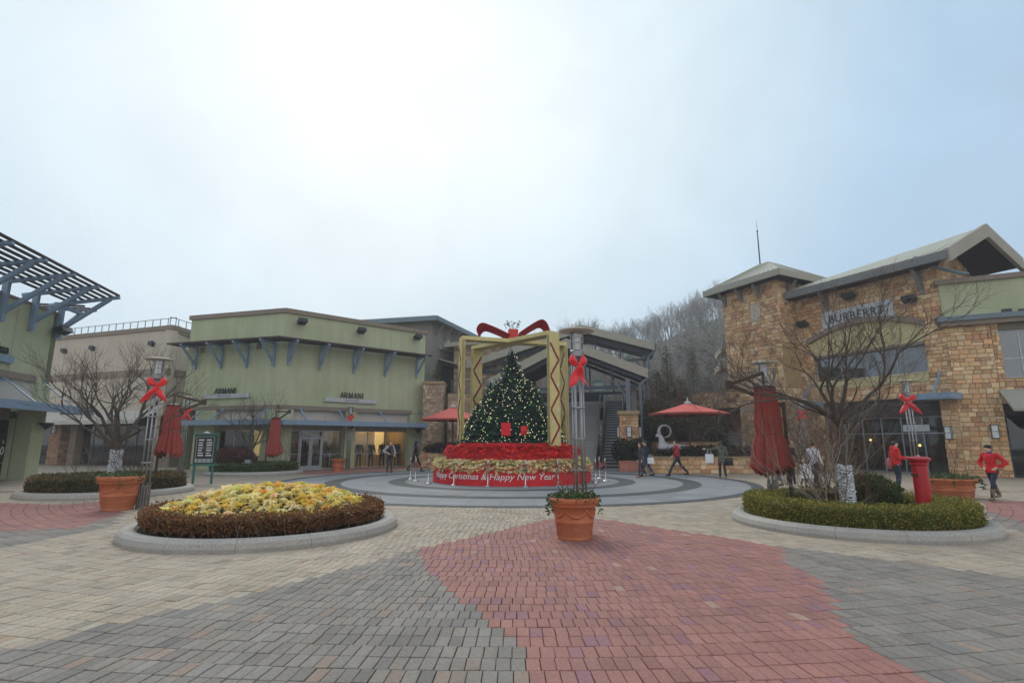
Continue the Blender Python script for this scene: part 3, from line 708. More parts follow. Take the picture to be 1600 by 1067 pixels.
for F_, L in ((FB, FB.L), (FBR, FBR.L)):
    m = MB(); n = int(L / .75)
    for k in range(n + 1): m.box(k * L / n - .02, k * L / n + .02, .2, .24, TZ2, TZ2 + .62)
    m.box(0, L, .205, .235, TZ2 + .58, TZ2 + .62); put(m, 'roof_railing', mat('galvanised', lin(110, 116, 122), .5, metal=.4), bb, F_)
put(B(.4, FB.L - .1, .5, 8, TZ2 - .5, TZ2 - .4), 'roof', GREYW, bb, FB)
for u, v in ((103, 549), (147, 545), (240, 538)):
    s, z = FB.sz(u, v); m = MB(); m.box(s - .12, s + .12, -.2, -.003, z - .16, z + .16); m.box(s - .2, s + .2, -.3, -.2, z - .08, z + .2); put(m, 'wall_light', DARKF, bb, FB)
m = MB(); m.slab((0, -1.6, ZA2 - .75), (FB.L - .3, -1.6, ZA2 - .75), (FB.L - .3, -.004, ZA2 + .05), (0, -.004, ZA2 + .05), .05); m.box(0, FB.L - .3, -1.62, -1.58, ZA2 - .95, ZA2 - .72)
put(m, 'fabric_awning', mat('pale_canvas', lin(176, 172, 164), .9, nscale=2, namt=.05), bb, FB)
PT = ZA2 - .25
for u0, u1 in ((106, 116), (248, 266)):
    put(B(FB.S(u0, 700), FB.S(u1, 700), .0, .9, 0, PT), 'pier', CAPB, bb, FB)
prev = 0.3
for u in (84, 106, 116, 150, 184, 218, 248):
    s = FB.S(u, 700)
    if u != 116 and s - prev > .3: window(bb, FB, prev, s - .02, .02, PT, .5, [prev + (s - prev) * .5], [.9], fm=DARKF, gm_=GLASSD)
    prev = s + .02
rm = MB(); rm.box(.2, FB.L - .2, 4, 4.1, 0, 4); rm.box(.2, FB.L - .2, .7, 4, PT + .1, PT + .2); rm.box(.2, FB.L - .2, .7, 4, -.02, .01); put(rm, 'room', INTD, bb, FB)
sp0, sp1 = FB.S(86, 700), FB.S(103, 700)
FBp = Fac(FB.O + FB.d * sp0 - FB.n * .5, FB.O + FB.d * sp1 - FB.n * .5)
sp = thing('stone_pier', 'brown stone pier with a lamp in front of the beige building', 'pier', (FBp.O.x, FBp.O.y, 0))
put(B(0.03, FBp.L - .03, .03, .7, 0, PT - .2), 'core', MORT, sp, FBp); FBq = Fac(FBp.E, FBp.E + FBp.n * .7)
set_stones([(FBp, .03, lay_stones(0, FBp.L, 0, PT - .25, [], random.Random(3), (.14, .26), (.2, .45))), (FBq, .03, lay_stones(0, .7, 0, PT - .25, [], random.Random(5), (.14, .26), (.2, .45)))], sp, 0, [(.30, .17, .10), (.24, .13, .085), (.34, .22, .14)], random.Random(1))
sconce(sp, FBp, FBp.L / 2, 2.6, -.02, .25, .5)

# ---------------------------------------------------------------- grey building behind, on the upper terrace
C4 = AT(683, 493, 44.0); L4 = AT(535, 502, 46.2); R4 = AT(742, 522, 52.0); EZ = C4.z
gb = thing('grey_building', 'grey building with low hipped roof rising behind the green shop', 'building', (C4.x, C4.y, 0))
n4 = Vector((-(L4 - C4).y, (L4 - C4).x)).normalized(); n4 = n4 if n4.y > 0 else -n4
c4 = C4.to_2d(); l4 = c4 + (L4.to_2d() - c4) * 1.3; r4 = c4 + (R4.to_2d() - c4) * 1.25
bk4 = l4 + (r4 - c4)
ins = lambda p, q, r_, k: p + (q - p).normalized() * k + (r_ - p).normalized() * k
w0, w1, w2, w3 = ins(c4, l4, r4, .9), ins(l4, c4, bk4, .9), ins(r4, c4, bk4, .9), ins(bk4, l4, r4, .9)
FG1 = Fac(w1, w0); FG2 = Fac(w0, w2)
put(B(0, FG1.L, 0, .3, 0, EZ - .32), 'wall', GREYW, gb, FG1); put(B(0.0, FG2.L, 0.001, .3, 0, EZ - .32), 'wall', GREYW, gb, FG2)
m = MB(); o2 = c4
rel = lambda p, z: (p.x - o2.x, p.y - o2.y, z)
mid0 = (c4 + l4) / 2 * .5 + (r4 + bk4) / 2 * .5; ra = mid0 + (l4 - c4) * .2; rb = mid0 - (l4 - c4) * .2
RZ = EZ + 1.25
m.poly([rel(l4, EZ), rel(c4, EZ), rel(rb, RZ), rel(ra, RZ)]); m.poly([rel(c4, EZ), rel(r4, EZ), rel(rb, RZ)]); m.poly([rel(r4, EZ), rel(bk4, EZ), rel(ra, RZ), rel(rb, RZ)]); m.poly([rel(bk4, EZ), rel(l4, EZ), rel(ra, RZ)])
rf4 = m.build('roof', ROOFM, gb)
m = MB(); m.poly([rel(l4, EZ - .36), rel(bk4, EZ - .36), rel(r4, EZ - .36), rel(c4, EZ - .36)]); m.build('soffit', GREYW, gb)
m = MB()
for a, b_ in ((l4, c4), (c4, r4), (r4, bk4), (bk4, l4)): m.bar(rel(a, EZ - .19), rel(b_, EZ - .19), .1, .38)
m.build('fascia', FASCB, gb)
m = MB(); da = (c4 - l4)
for k in range(1, 24):
    t = k / 24; p = l4 + da * t; tt = min(t / .3, (1 - t) / .3, 1.0); q = p + (mid0 - (c4 + l4) / 2) * tt
    m.bar(rel(p, EZ + .02), rel(q, EZ + .02 + 1.25 * tt), .05, .05)
m.build('roof_seams', ROOFM, rf4)
for k in range(4):
    s = .8 + k * 1.7; mm = MB(); mm.bar((s, 0, EZ - 1.4), (s, -.8, EZ - .42), .14, .14); put(mm, 'bracket', GREYW, gb, FG2)
s0, z1 = FG2.sz(686, 541); s1, z0 = FG2.sz(716, 554); pl = put(B(s0, s1, -.25, -.003, (z0 + z1) / 2 - .2, (z0 + z1) / 2 + .15), 'name_board', SIGNW, gb, FG2)
m = MB(); zc = (z0 + z1) / 2 + .5; m.ball((s0 + (s1 - s0) * .4, -.12, zc), (.28, .05, .36)); m.build('logo', SIGNW, pl); m = MB(); m.box(s0 + (s1 - s0) * .55, s1 - .3, -.14, -.1, zc - .32, zc + .12); m.build('lettering', LETT, pl)
za = FG2.Z(700, 575); m = MB(); m.slab((s0 - .3, -2.0, za), (s1 + 1, -2.0, za), (s1 + 1, -.01, za + .6), (s0 - .3, -.01, za + .6), .1); put(m, 'entrance_canopy', FASC, gb, FG2)
put(B(s0 + .2, s1 + .6, -.02, -.004, 5.0, za + .1), 'doorway', INTD, gb, FG2)
m = MB(); m.tube([(*(rel(l4 + da * .42, 0)[:2]), EZ - .4), (*(rel(l4 + da * .42, 0)[:2]), 10)], .07, 8); m.build('downpipe', SIGNW, gb)

# ---------------------------------------------------------------- upper terrace with stone retaining walls
TER = 5.0
tr = MB(); tr.box(-24, -1.8, 40.2, 75, TER - .35, TER); tr.box(-1.8, 12.0, 48.4, 75, TER - .35, TER - .003)
tr.prism([(12.0, 41.2), (13.9, 37.6), (18.4, 37.6), (30, 45), (30, 75), (12.0, 75)], TER - .35, TER - .006)
tag(tr.build('terrace_deck', mat('terrace_paving', lin(120, 112, 102), .9, nscale=2)), kind='structure')
# left retaining wall
W0, W1, W2 = Vector((-6.9, 39.9)), Vector((-4.6, 39.0)), Vector((-1.2, 40.3))
tw = thing('terrace_wall', 'stone retaining wall with iron railing beside the green shop, red parasol before it', 'wall', (W0.x, W0.y, 0))
FW2 = Fac(W1, W2 + Vector((.6, .3)))
put(B(0, FW2.L, .03, .5, 0, TER), 'core', MORT, tw, FW2)
p0_ = AT(664, 735, 38.4).to_2d(); p1_ = AT(689, 735, 38.4).to_2d(); FP = Fac(p0_ - Vector((.3, 0)), p1_); PZ = CAMH + 38.4 * .109
put(B(.03, FP.L - .03, .03, 1.4, 0, PZ - .15), 'pier', MORT, tw, FP); put(B(-.08, FP.L + .08, -.1, 1.5, PZ - .15, PZ + .05), 'pier_cap', mat('cap_stone', lin(150, 130, 102), .85, nscale=4), tw, FP)
FPs = Fac(FP.E, FP.E + FP.n * 1.4)
rs = random.Random(21)
set_stones([(FW2, .03, lay_stones(0, FW2.L, 0, TER, [], rs, (.16, .3), (.18, .45))), (FP, .03, lay_stones(0, FP.L, 0, PZ - .15, [], rs, (.16, .3), (.18, .45))), (FPs, -.0, lay_stones(0, 1.4, 0, PZ - .15, [], rs, (.16, .3), (.18, .45)))], tw, 120, PAL_GREY, rs)
m = MB(); m.box(0, FW2.L, .0, .45, TER, TER + .12); put(m, 'coping', MATS['cap_stone'], tw, FW2)
def railing(root, F_, s0, s1, z, h=1.0, fancy=True, m_=None, par=True):
    mm = MB(); mm.box(s0, s1, .2, .25, z + h - .05, z + h); mm.box(s0, s1, .21, .24, z + .08, z + .12)
    n = max(1, int((s1 - s0) / 1.5))
    for k in range(n + 1): x = s0 + (s1 - s0) * k / n; mm.box(x - .03, x + .03, .195, .255, z, z + h)
    nb = int((s1 - s0) / .14)
    for k in range(nb): x = s0 + (k + .5) * (s1 - s0) / nb; mm.box(x - .009, x + .009, .215, .235, z + .12, z + h - .05)
    if fancy:
        for k in range(n):
            x = s0 + (s1 - s0) * (k + .5) / n
            for q in (.28, .16): mm.box(x - q, x + q, .2, .212, z + .55 + q - .02, z + .55 + q); mm.box(x - q, x + q, .2, .212, z + .55 - q, z + .55 - q + .02); mm.box(x - q, x - q + .02, .2, .212, z + .55 - q, z + .55 + q); mm.box(x + q - .02, x + q, .2, .212, z + .55 - q, z + .55 + q)
    return put(mm, 'railing', m_ or STEELD, root, F_)
railing(tw, FW2, .3, FW2.L, TER + .12)
wp = B(-6.3, -2.6, 37.7, 38.1, 0, .95); o = wp.build('planter_wall', MORT); tag(o, 'low stone planter wall at the foot of the terrace wall', 'wall')
o.data.transform(Matrix.Translation((4.5, -37.9, 0))); o.location = (-4.5, 37.9, 0)
fpw = Fac((-6.3, 37.7), (-2.6, 37.7)); tmp = o; set_stones([(fpw, .0, lay_stones(0, 3.7, 0, .93, [], rs, (.16, .3), (.18, .45)))], tmp, 0, PAL_TAN, rs)
# tall stone house wall behind the canopy
hw = Fac(AT(752, 560, 47).to_2d(), AT(835, 560, 47).to_2d()); hs = thing('stone_gable', 'rubble stone gable wall seen behind the christmas tree, beneath a pale roof', 'building', (hw.O.x, hw.O.y, 0))
put(B(-2.4, hw.L + .5, .03, 2.0, TER, 10.4), 'core', MORT, hs, hw); set_stones([(hw, .03, lay_stones(-2.4, hw.L + .5, TER, 10.4, [], rs, (.2, .34), (.22, .55)))], hs, 0, PAL_GREY, rs)
m = MB(); m.slab((-3.2, -.9, 10.1), (hw.L + .8, -.9, 10.9), (hw.L + .8, 4.0, 11.4), (-3.2, 4.0, 10.6), .35); put(m, 'roof', FASC, hs, hw)
# ---------------------------------------------------------------- escalator canopy
STEELC = mat('grey_column', lin(96, 104, 116), .55, nscale=3, namt=.08)
AX = R(-12.0); CO = Vector((3.6, 35.6))
FCN = Fac(CO, CO + Vector((math.cos(AX), math.sin(AX))))
cn = thing('escalator_canopy', 'large twin-gabled canopy with dark soffits over the stairs and escalator', 'canopy', (CO.x, CO.y, 0))
def gable(y0, y1, xl, xr, zl, zr, za, xa, names, fh=.55):
    m = MB()
    for (xe, ze) in ((xl, zl), (xr, zr)):
        a, b_, c, d = (xa, y0, za), (xe, y0, ze), (xe, y1, ze), (xa, y1, za)
        m.slab(*((a, b_, c, d) if xe < xa else (a, d, c, b_)), .1)
    rf = put(m, 'roof', ROOFM, cn, FCN)
    m = MB()
    for (xe, ze) in ((xl, zl), (xr, zr)): m.slab((xa, y0 + .1, za - .12), (xe, y0 + .1, ze - .12), (xe, y1, ze - .12), (xa, y1, za - .12), .12)
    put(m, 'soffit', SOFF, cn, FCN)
    m = MB()
    for (xe, ze) in ((xl, zl), (xr, zr)):
        b0 = len(m.v); m.v += [(xa, y0 - .06, za + .06), (xe, y0 - .06, ze + .06), (xe, y0 - .06, ze - fh), (xa, y0 - .06, za - fh), (xa, y0 + .1, za + .06), (xe, y0 + .1, ze + .06), (xe, y0 + .1, ze - fh), (xa, y0 + .1, za - fh)]
        for q in ((0, 1, 2, 3), (7, 6, 5, 4), (0, 4, 5, 1), (1, 5, 6, 2), (2, 6, 7, 3)): m._f(tuple(b0 + i for i in q))
    put(m, 'fascia', FASC, cn, FCN)
    m = MB(); m.box(xr - .04, xr + .14, y0, y1, zr - .16, zr + .04); m.box(xl - .14, xl + .04, y0, y1, zl - .16, zl + .04); put(m, 'gutter', FASCB, cn, FCN)
    return rf
gable(0, 7.2, -5.3, 5.25, 5.85, 6.25, 8.45, 0, 'low')
gable(8.6, 16, -9.5, 6.2, 8.4, 9.45, 11.2, .35, 'high')
# steel frame under the roofs
for y, xe0, xe1, ze0, ze1, za in ((.55, -4.9, 4.9, 5.7, 6.05, 8.1), (5, -4.9, 4.9, 5.7, 6.05, 8.1), (9.7, -8.6, 5.8, 8.2, 9.2, 10.9)):
    m = MB(); m.bar((xe0, y, ze0 - .35), (0, y, za - .35), .16, .22); m.bar((0, y, za - .35), (xe1, y, ze1 - .35), .16, .22); m.bar((xe0, y, ze0 - .55), (xe1, y, ze1 - .8), .14, .2)
    for k in (-.6, -.25, .25, .6):
        x = xe1 * k if k > 0 else -xe0 * k; zt = za - .4 - (za - ze1) * abs(k); m.bar((x, y, ze0 - .5), (x, y, zt), .1, .1)
    put(m, 'roof_truss', STEELD, cn, FCN)
for x, y, h, z0 in ((3.95, -.1, 6.0, 3.5), (-4.2, .3, 5.7, 0), (4.4, 5, 6.0, 0), (-4.2, 5, 5.7, 0), (5.4, 10, 9.0, 0), (-4.4, 10, 9.0, 0)):
    m = MB(); m.box(x - .14, x + .14, y - .14, y + .14, z0, h - .3); m.bar((x, y, h - 1.6), (x + (-.9 if x > 0 else .9), y, h - .4), .1, .1); put(m, 'column', STEELC, cn, FCN)
m = MB(); m.tube([(5.3, .35, 6.1), (5.3, .35, 5.85), (4.72, .2, 5.3), (4.72, .2, 5.0), (4.72, .2, .05)], .1, 8); put(m, 'downpipe', FASCB, cn, FCN, smooth=True)
m = MB(); m.tube([(6.3, 9.3, 9.35), (6.3, 9.3, 9.1), (5.7, 9.3, 8.5), (5.7, 9.3, 6.2)], .1, 8); put(m, 'downpipe', FASCB, cn, FCN, smooth=True)
# stairs
TOPY = 10.6
st = thing('staircase', 'wide grey staircase rising under the canopy behind the red drum', 'stairs', (CO.x, CO.y, 0))
CONC = mat('stair_concrete', lin(146, 142, 138), .85, nscale=3, namt=.1)
n = 31
for k in range(n):
    z = TER * (k + 1) / n; y = -.2 + k * (TOPY + .2) / n
    stp = put(B(-3.2, 1.75, y, y + (TOPY + .2) / n + .06, z - .22, z), 'step', CONC, st, FCN)
    B(-3.19, 1.74, y - .012, y + .03, z - .045, z + .004).build('nosing', ALU, stp)
put(B(-3.45, -3.21, -.3, TOPY, 0, .6), 'side_kerb', CONC, st, FCN)
for x in (-3.3, -.8, 1.7):
    m = MB(); m.bar((x, -.2, 1.0), (x, TOPY, TER + 1.0), .05, .05); m.tube([(x, -.25, .0), (x, -.25, 1.0)], .025, 6); m.tube([(x, TOPY, TER), (x, TOPY, TER + 1)], .025, 6)
    for k in range(1, 6): yy = -.2 + TOPY * k / 6; zz = TER * k / 6; m.tube([(x, yy, zz), (x, yy, zz + 1.02)], .02, 6)
    put(m, 'handrail', ALU, st, FCN)
# escalator
es = thing('escalator', 'steep dark escalator beside the stone pillar under the canopy', 'escalator', (CO.x, CO.y, 0))
RUB = mat('black_rubber', (.02, .021, .024), .5); ESD = mat('escalator_steps', lin(74, 80, 78), .6, nscale=6); CLAD = mat('escalator_cladding', lin(92, 96, 100), .4, metal=.4, nscale=1)
x0, x1 = 2.15, 3.55
for side in (x0, x1):
    m = MB(); w = .16; P = [(-1.2, 0), (-1.2, .35), (-.2, .45), (TOPY, TER + .45), (TOPY + 1.4, TER + .45), (TOPY + 1.4, TER - 1.0), (TOPY, TER - 1.1), (.6, 0)]
    b0 = len(m.v); m.v += [(side - w / 2, p, q) for p, q in P] + [(side + w / 2, p, q) for p, q in P]; N = len(P)
    m._f(tuple(b0 + i for i in reversed(range(N)))); m._f(tuple(b0 + N + i for i in range(N)))
    for i in range(N): m._f((b0 + i, b0 + (i + 1) % N, b0 + N + (i + 1) % N, b0 + N + i))
    put(m, 'side_cladding', CLAD, es, FCN)
    m = MB(); m.poly([(side, -1.1, .4), (side, -.2, .48), (side, TOPY, TER + .48), (side, TOPY, TER + 1.02), (side, -.2, 1.0), (side, -1.1, .95)]); put(m, 'balustrade', GLASSD, es, FCN)
    m = MB(); m.tube([(side, -1.0, .5), (side, -1.25, .6), (side, -1.3, .8), (side, -1.15, .98), (side, -.2, 1.02), (side, TOPY, TER + 1.04), (side, TOPY + 1.2, TER + 1.04)], .055, 8); put(m, 'handrail', RUB, es, FCN, smooth=True)
n = 26
for k in range(n):
    z = .05 + TER * k / (n - 1); y = -.3 + k * TOPY / n
    stp = put(B(x0 + .09, x1 - .09, y, y + TOPY / n, z - .5, z), 'step', ESD, es, FCN)
    B(x0 + .1, x1 - .1, y - .012, y + .04, z - .05, z + .004).build('nosing', ALU, stp)
put(B(x0 + .09, x1 - .09, -1.25, -.32, .0, .03), 'landing_plate', ALU, es, FCN)
# closing wall at the top and side wall
tw2 = thing('landing_wall', 'dark parapet wall at the head of the stairs', 'wall', (CO.x, CO.y, 0))
put(B(-4.5, 1.9, TOPY + .9, TOPY + 1.0, TER, TER + .9), 'panel', DARKF, tw2, FCN)
put(B(3.75, 5.2, TOPY - .5, TOPY - .3, TER, TER + .9), 'panel', DARKF, tw2, FCN)
cw = thing('canopy_side_wall', 'grey wall under the right edge of the canopy beside the planting', 'wall', (CO.x, CO.y, 0))
put(B(4.15, 4.5, .9, 12, 0, 5.2), 'panel', GREYW, cw, FCN)
bd = thing('banner', 'small turquoise poster stand at the head of the escalator', 'banner', (*(FCN.O + FCN.d * 1.4 + FCN.n * 13.5), TER)); bd.rotation_euler = (0, 0, AX)
m = MB(); m.box(-.45, .45, 0, .03, .3, 2.1); m.build('panel', mat('banner_teal', lin(110, 165, 175), .8), bd); m = MB(); m.box(-.4, .4, -.02, 0, 1.2, 1.9); m.build('print', mat('banner_white', (.6, .66, .68), .8), bd); m = MB(); m.box(-.3, .3, -.15, .2, 0, .05); m.box(-.02, .02, 0, .03, .05, .3); m.build('foot', DARKF, bd)
# stone pillar
pc = Vector((7.25, 33.9)); FPL = Fac(pc + Vector((-.55, .12)), pc + Vector((.55, -.12)))
pl_ = thing('stone_pillar', 'square stone pillar with three white wall lamps at the foot of the escalator', 'pillar', (pc.x, pc.y, 0))
put(B(.03, 1.09, .03, 1.1, 0, 3.35), 'core', MORT, pl_, FPL); FPLr = Fac(FPL.O + FPL.d * 1.12 , FPL.O + FPL.d * 1.12 + FPL.n * 1.1); FPLl = Fac(FPL.O + FPL.n * 1.1, FPL.O)
rs = random.Random(8)
set_stones([(FPL, .03, lay_stones(0, FPL.L, 0, 3.35, [], rs, (.16, .28), (.18, .42))), (FPLr, .03, lay_stones(0, 1.1, 0, 3.35, [], rs, (.16, .28), (.18, .42))), (FPLl, .03, lay_stones(0, 1.1, 0, 3.35, [], rs, (.16, .28), (.18, .42)))], pl_, 90, PAL_TAN, rs)
put(B(-.12, 1.24, -.12, 1.25, 3.35, 3.6), 'cap', MATS['cap_stone'], pl_, FPL, bevel=.03)
sconce(pl_, FPL, FPL.L / 2, 2.3, -.03, .26, .6); sconce(pl_, FPLl, .55, 2.3, -.03, .26, .6); sconce(pl_, FPLr, .45, 2.3, -.03, .26, .6)

# ---------------------------------------------------------------- right terrace, planter walls
av = Vector((.463, -.886)).normalized(); bvv = Vector((.886, .463)).normalized()
RW0 = Vector((11.6, 41.2)); FRW = Fac(RW0, RW0 + av * 9.4)
rw = thing('retaining_wall', 'tall tan stone retaining wall with a dark recess and balcony railing', 'wall', (RW0.x, RW0.y, 0))
h0, h1, hz = FRW.S(1119, 690), FRW.S(1160, 690), FRW.Z(1140, 637)
hole = (h0, h1, -.1, hz)
m = MB(); wall_cells(m, 0, FRW.L, 0, TER, .03, .6, [(h0, h1, 0, hz)]); put(m, 'core', MORT, rw, FRW)
rs = random.Random(31)
FRE = Fac(FRW.E, FRW.E + FRW.n * 4)
put(B(0, 4, .03, .3, 0, TER), 'end_core', MORT, rw, FRE)
set_stones([(FRW, .03, lay_stones(0, FRW.L, 0, TER, [hole], rs, (.16, .32), (.2, .5))), (FRE, .03, lay_stones(0, 4, 0, TER, [], rs, (.16, .32), (.2, .5)))], rw, 260, PAL_TAN + PAL_GREY, rs)
put(B(-.1, FRW.L + .1, -.06, .5, TER, TER + .1), 'coping', MATS['cap_stone'], rw, FRW)
railing(rw, FRW, .1, FRW.L - .1, TER + .1, 1.05, False, FASCB)
r_ = MB(); r_.box(h0, h1, 1.6, 1.7, 0, hz); r_.box(h0 - .1, h0, .6, 1.6, 0, hz); r_.box(h1, h1 + .1, .6, 1.6, 0, hz); r_.box(h0, h1, .6, 1.6, hz, hz + .1); put(r_, 'recess', mat('recess_red', lin(92, 62, 60), .9), rw, FRW)
cbz = FRW.Z(1135, 678, .4); cbt = thing('utility_cabinet', 'grey double-door utility cabinet in the wall recess behind the person in green', 'cabinet', (*(FRW.O + FRW.d * ((h0 + h1) / 2 - .15) + FRW.n * .1), 0)); cbt.rotation_euler = (0, 0, FRW.rz)
hw_ = (h1 - h0) / 2 - .1
GRC = mat('cabinet_grey', lin(104, 106, 110), .6, nscale=3, namt=.06)
B(-hw_, hw_, .05, .8, 0, cbz).build('body', GRC, cbt); B(-hw_ - .05, hw_ + .05, -.02, .85, cbz, cbz + .06).build('top', ALU, cbt)
for a, b_ in ((-hw_ + .03, -.01), (.01, hw_ - .03)): d_ = B(a, b_, .02, .048, .1, cbz - .05).build('door', GRC, cbt); B(a * .1 + b_ * .9 - .02 if a < 0 else a + .06, (a * .1 + b_ * .9 + .02) if a < 0 else a + .1, 0, .02, 1, 1.2).build('handle', ALU, d_)
# low planter walls
def low_wall(x0, x1, y, z, dep, label, seed, pal, nind=0, ret=True):
    F_ = Fac((x0, y), (x1, y)); o = thing('planter_wall', label, 'wall', (x0, y, 0)); rs_ = random.Random(seed)
    put(B(0.02, F_.L - .02, .03, .35, 0, z - .08), 'core', MORT, o, F_)
    ws = [(F_, .03, lay_stones(0, F_.L, 0, z - .08, [], rs_, (.15, .26), (.25, .6)))]
    Fe = Fac((x0, y + dep), (x0, y)); put(B(0.02, dep - .03, .03, .3, 0, z - .08), 'core', MORT, o, Fe); ws.append((Fe, .03, lay_stones(0, dep, 0, z - .08, [], rs_, (.15, .26), (.25, .6))))
    set_stones(ws, o, nind, pal, rs_)
    put(B(-.06, F_.L + .04, -.06, .42, z - .08, z), 'coping', MATS['cap_stone'], o, F_); put(B(-.06, .36, .42, dep, z - .08, z - .001), 'coping', MATS['cap_stone'], o, F_)
    return o
low_wall(7.6, 15.2, 30.2, .9, 3.2, 'long low stone planter wall behind the walking people', 5, PAL_TAN, 110)
low_wall(9.0, 12.6, 33.4, 1.7, 2.0, 'upper stone planter tier behind the white ram figure', 6, PAL_TAN, 40)
soil = MB(); soil.box(7.9, 15.0, 30.5, 33.5, -.02, .78); soil.box(9.3, 12.4, 33.7, 36.5, .0, 1.6)
tag(soil.build('planter_soil', mat('dark_soil', (.035, .028, .022), .95, nscale=5, namt=.3)), kind='structure')

# ---------------------------------------------------------------- stone shop on the right: tower, hall and green wing
Kc = Vector((22.6, 27.6)); Tc = Kc - av * 9.6
FM = Fac(Tc, Kc)                                  # main front
ev = Vector((.90, -.436)).normalized(); FK = Fac(Kc, Kc + ev); LK = FK.S(1579.6, 710); FK = Fac(Kc, Kc + ev * LK)   # pier beside it
FK2 = Fac(Kc + ev * LK, Kc + ev * 9)           # green wing with the windows
sb = thing('stone_shop', 'tan ashlar stone shop with corner tower, gabled roof and green wing on the right', 'shop', (Kc.x, Kc.y, 0))
EVZ = 11.25
rs = random.Random(77)
w0, zt_ = FM.S(1272, 560), FM.Z(1400, 548)
# openings in the main front
ws0, ws1 = FM.S(1272, 565), FM.S(1447, 555); wz0, wz1 = FM.Z(1420, 583), FM.Z(1420, 536); az = FM.Z(1400, 512)
gs0, gs1 = FM.S(1292, 690), FM.S(1478, 700); gz1 = FM.Z(1440, 650)
hl = [(ws0, ws1, wz0 - .5, az), (gs0, gs1, -.1, gz1 + 1.0)]
m = MB(); wall_cells(m, 0, FM.L, 0, EVZ - .1, .03, .5, [(a, b_, max(0, c), d) for a, b_, c, d in hl]); put(m, 'core', MORT, sb, FM)
m = MB(); m.box(0, FK.L, .03, .5, 0, 10.0); put(m, 'pier_core', MORT, sb, FK)
zg = FK2.Z(1560, 497)
Qc = Vector((17.3, 34.1)); FT1 = Fac(Qc - av * 4.4, Qc); FT2 = Fac(Qc, Qc + bvv * 4.6); TWZ = 12.5
put(B(0, 4.4, .03, .4, 0, TWZ - .3), 'tower_core', MORT, sb, FT1); put(B(0.03, 4.6, .03, .4, 0, TWZ - .3), 'tower_core', MORT, sb, FT2)
pat = FT1.sz(1180, 486)
arch = lambda s: az - .0 + .75 * (1 - ((s - (ws0 + ws1) / 2) / ((ws1 - ws0) / 2)) ** 2)
main_st = [q for q in lay_stones(0, FM.L, 0, EVZ - .1, hl, rs, (.16, .3), (.2, .52)) if not (ws0 < (q[0] + q[1]) / 2 < ws1 and az - .02 < q[2] < arch((q[0] + q[1]) / 2) - .1)]
gpts = (FM.L - .3)
walls = [(FM, .03, main_st), (FK, .03, lay_stones(0, FK.L, 0, zg - .02, [], rs, (.16, .3), (.2, .52))),
         (FT1, .03, lay_stones(0, 4.4, 4, TWZ - .3, [(pat[0] - .4, pat[0] + .4, pat[1] - .7, pat[1] + .5)], rs, (.16, .3), (.2, .52))), (FT2, .03, lay_stones(0, 4.6, 8, TWZ - .3, [], rs, (.16, .3), (.2, .52)))]
# green wing
WB = FK2.Z(1580, 592); WT = FK2.Z(1570, 515); s_w0 = .02
walls.append((FK2, .03, lay_stones(0, FK2.L, WB - 1.2, WB, [], rs, (.16, .3), (.2, .52))))
s_d0 = .02
walls.append((FK2, .03, lay_stones(0, max(.3, s_w0), WB, WT + .6, [], rs, (.16, .3), (.2, .52))))
if s_d0 > .2: walls.append((FK2, .03, lay_stones(0, s_d0, 0, WB - 1.2, [], rs, (.16, .3), (.2, .52))))
set_stones(walls, sb, 300, PAL_TAN, rs, th=.06)
put(B(pat[0] - .38, pat[0] + .38, -.01, .03, pat[1] - .68, pat[1] + .48), 'blank_panel', BEIGE, sb, FT1)
GT = FK.Z(1490, 437)
FGW = Fac(Kc + ev * -.05 - Vector((-ev.y, ev.x)) * .12, Kc + ev * 9 - Vector((-ev.y, ev.x)) * .12)
put(B(.0, FGW.L, 0, .8, zg + .25, GT - .25), 'green_wall', GREEN, sb, FGW)
put(B(-.15, FGW.L, -.16, 1.0, GT - .25, GT), 'parapet_cap', CAPB, sb, FGW)
m = MB(); m.box(-.3, FGW.L, -.35, .5, zg - .05, zg + .2); put(m, 'ledge', FASCB, sb, FGW); put(B(-.2, FGW.L, -.22, .4, zg - .28, zg - .05), 'ledge_moulding', CAPB, sb, FGW)
for u in (1573, 1599): s, z = FGW.sz(u, 486); put(B(s - .2, s + .2, -.03, -.003, z - .12, z + .12), 'vent', DARKF, sb, FGW)
put(B(s_w0, FK2.L, .0, .4, WT, zg - .29), 'panel', mat('olive_panel', lin(110, 104, 86), .85), sb, FK2)
put(B(0, FK2.L, .05, .5, WB - 1.2, WB - .001), 'sill_core', MORT, sb, FK2); put(B(0, max(.3, s_w0), .05, .5, WB, WT + .6), 'jamb_core', MORT, sb, FK2)
put(B(s_w0, FK2.L, -.03, .35, WB, WB + .08), 'window_sill', MATS['cap_stone'], sb, FK2)
if s_d0 > .2: put(B(0, s_d0, .05, .5, 0, WB - 1.2), 'jamb_core', MORT, sb, FK2)
window(sb, FK2, s_w0, FK2.L, WB + .08, WT, .15, [s_w0 + 1.05 * k for k in range(1, 6) if s_w0 + 1.05 * k < FK2.L - .2], [WB + (WT - WB) * .42], gm_=GLASSU)
window(sb, FK2, max(.1, s_d0), FK2.L, .02, 3.0, .35, [s_d0 + 1.6 * k for k in range(1, 4)], [1.0], fm=DARKF, gm_=GLASSD)
rm = MB(); rm.box(0, FK2.L, 3, 3.1, 0, 9.0); rm.box(0, FK2.L, .5, 3, 4.2, 4.3); rm.box(0, FK2.L, .5, 3, 8.6, 8.7); rm.box(0, FK2.L, .5, 3, -.02, .01); put(rm, 'room', INTD, sb, FK2)
put(B(s_w0 + .1, FK2.L - .2, 2.8, 2.95, WB + .9, WB + 1.5), 'interior_shelf', STEELD, sb, FK2)
put(B(s_d0, FK2.L, .1, .5, 3.0, WB - 1.25), 'head_panel', SOFF, sb, FK2)
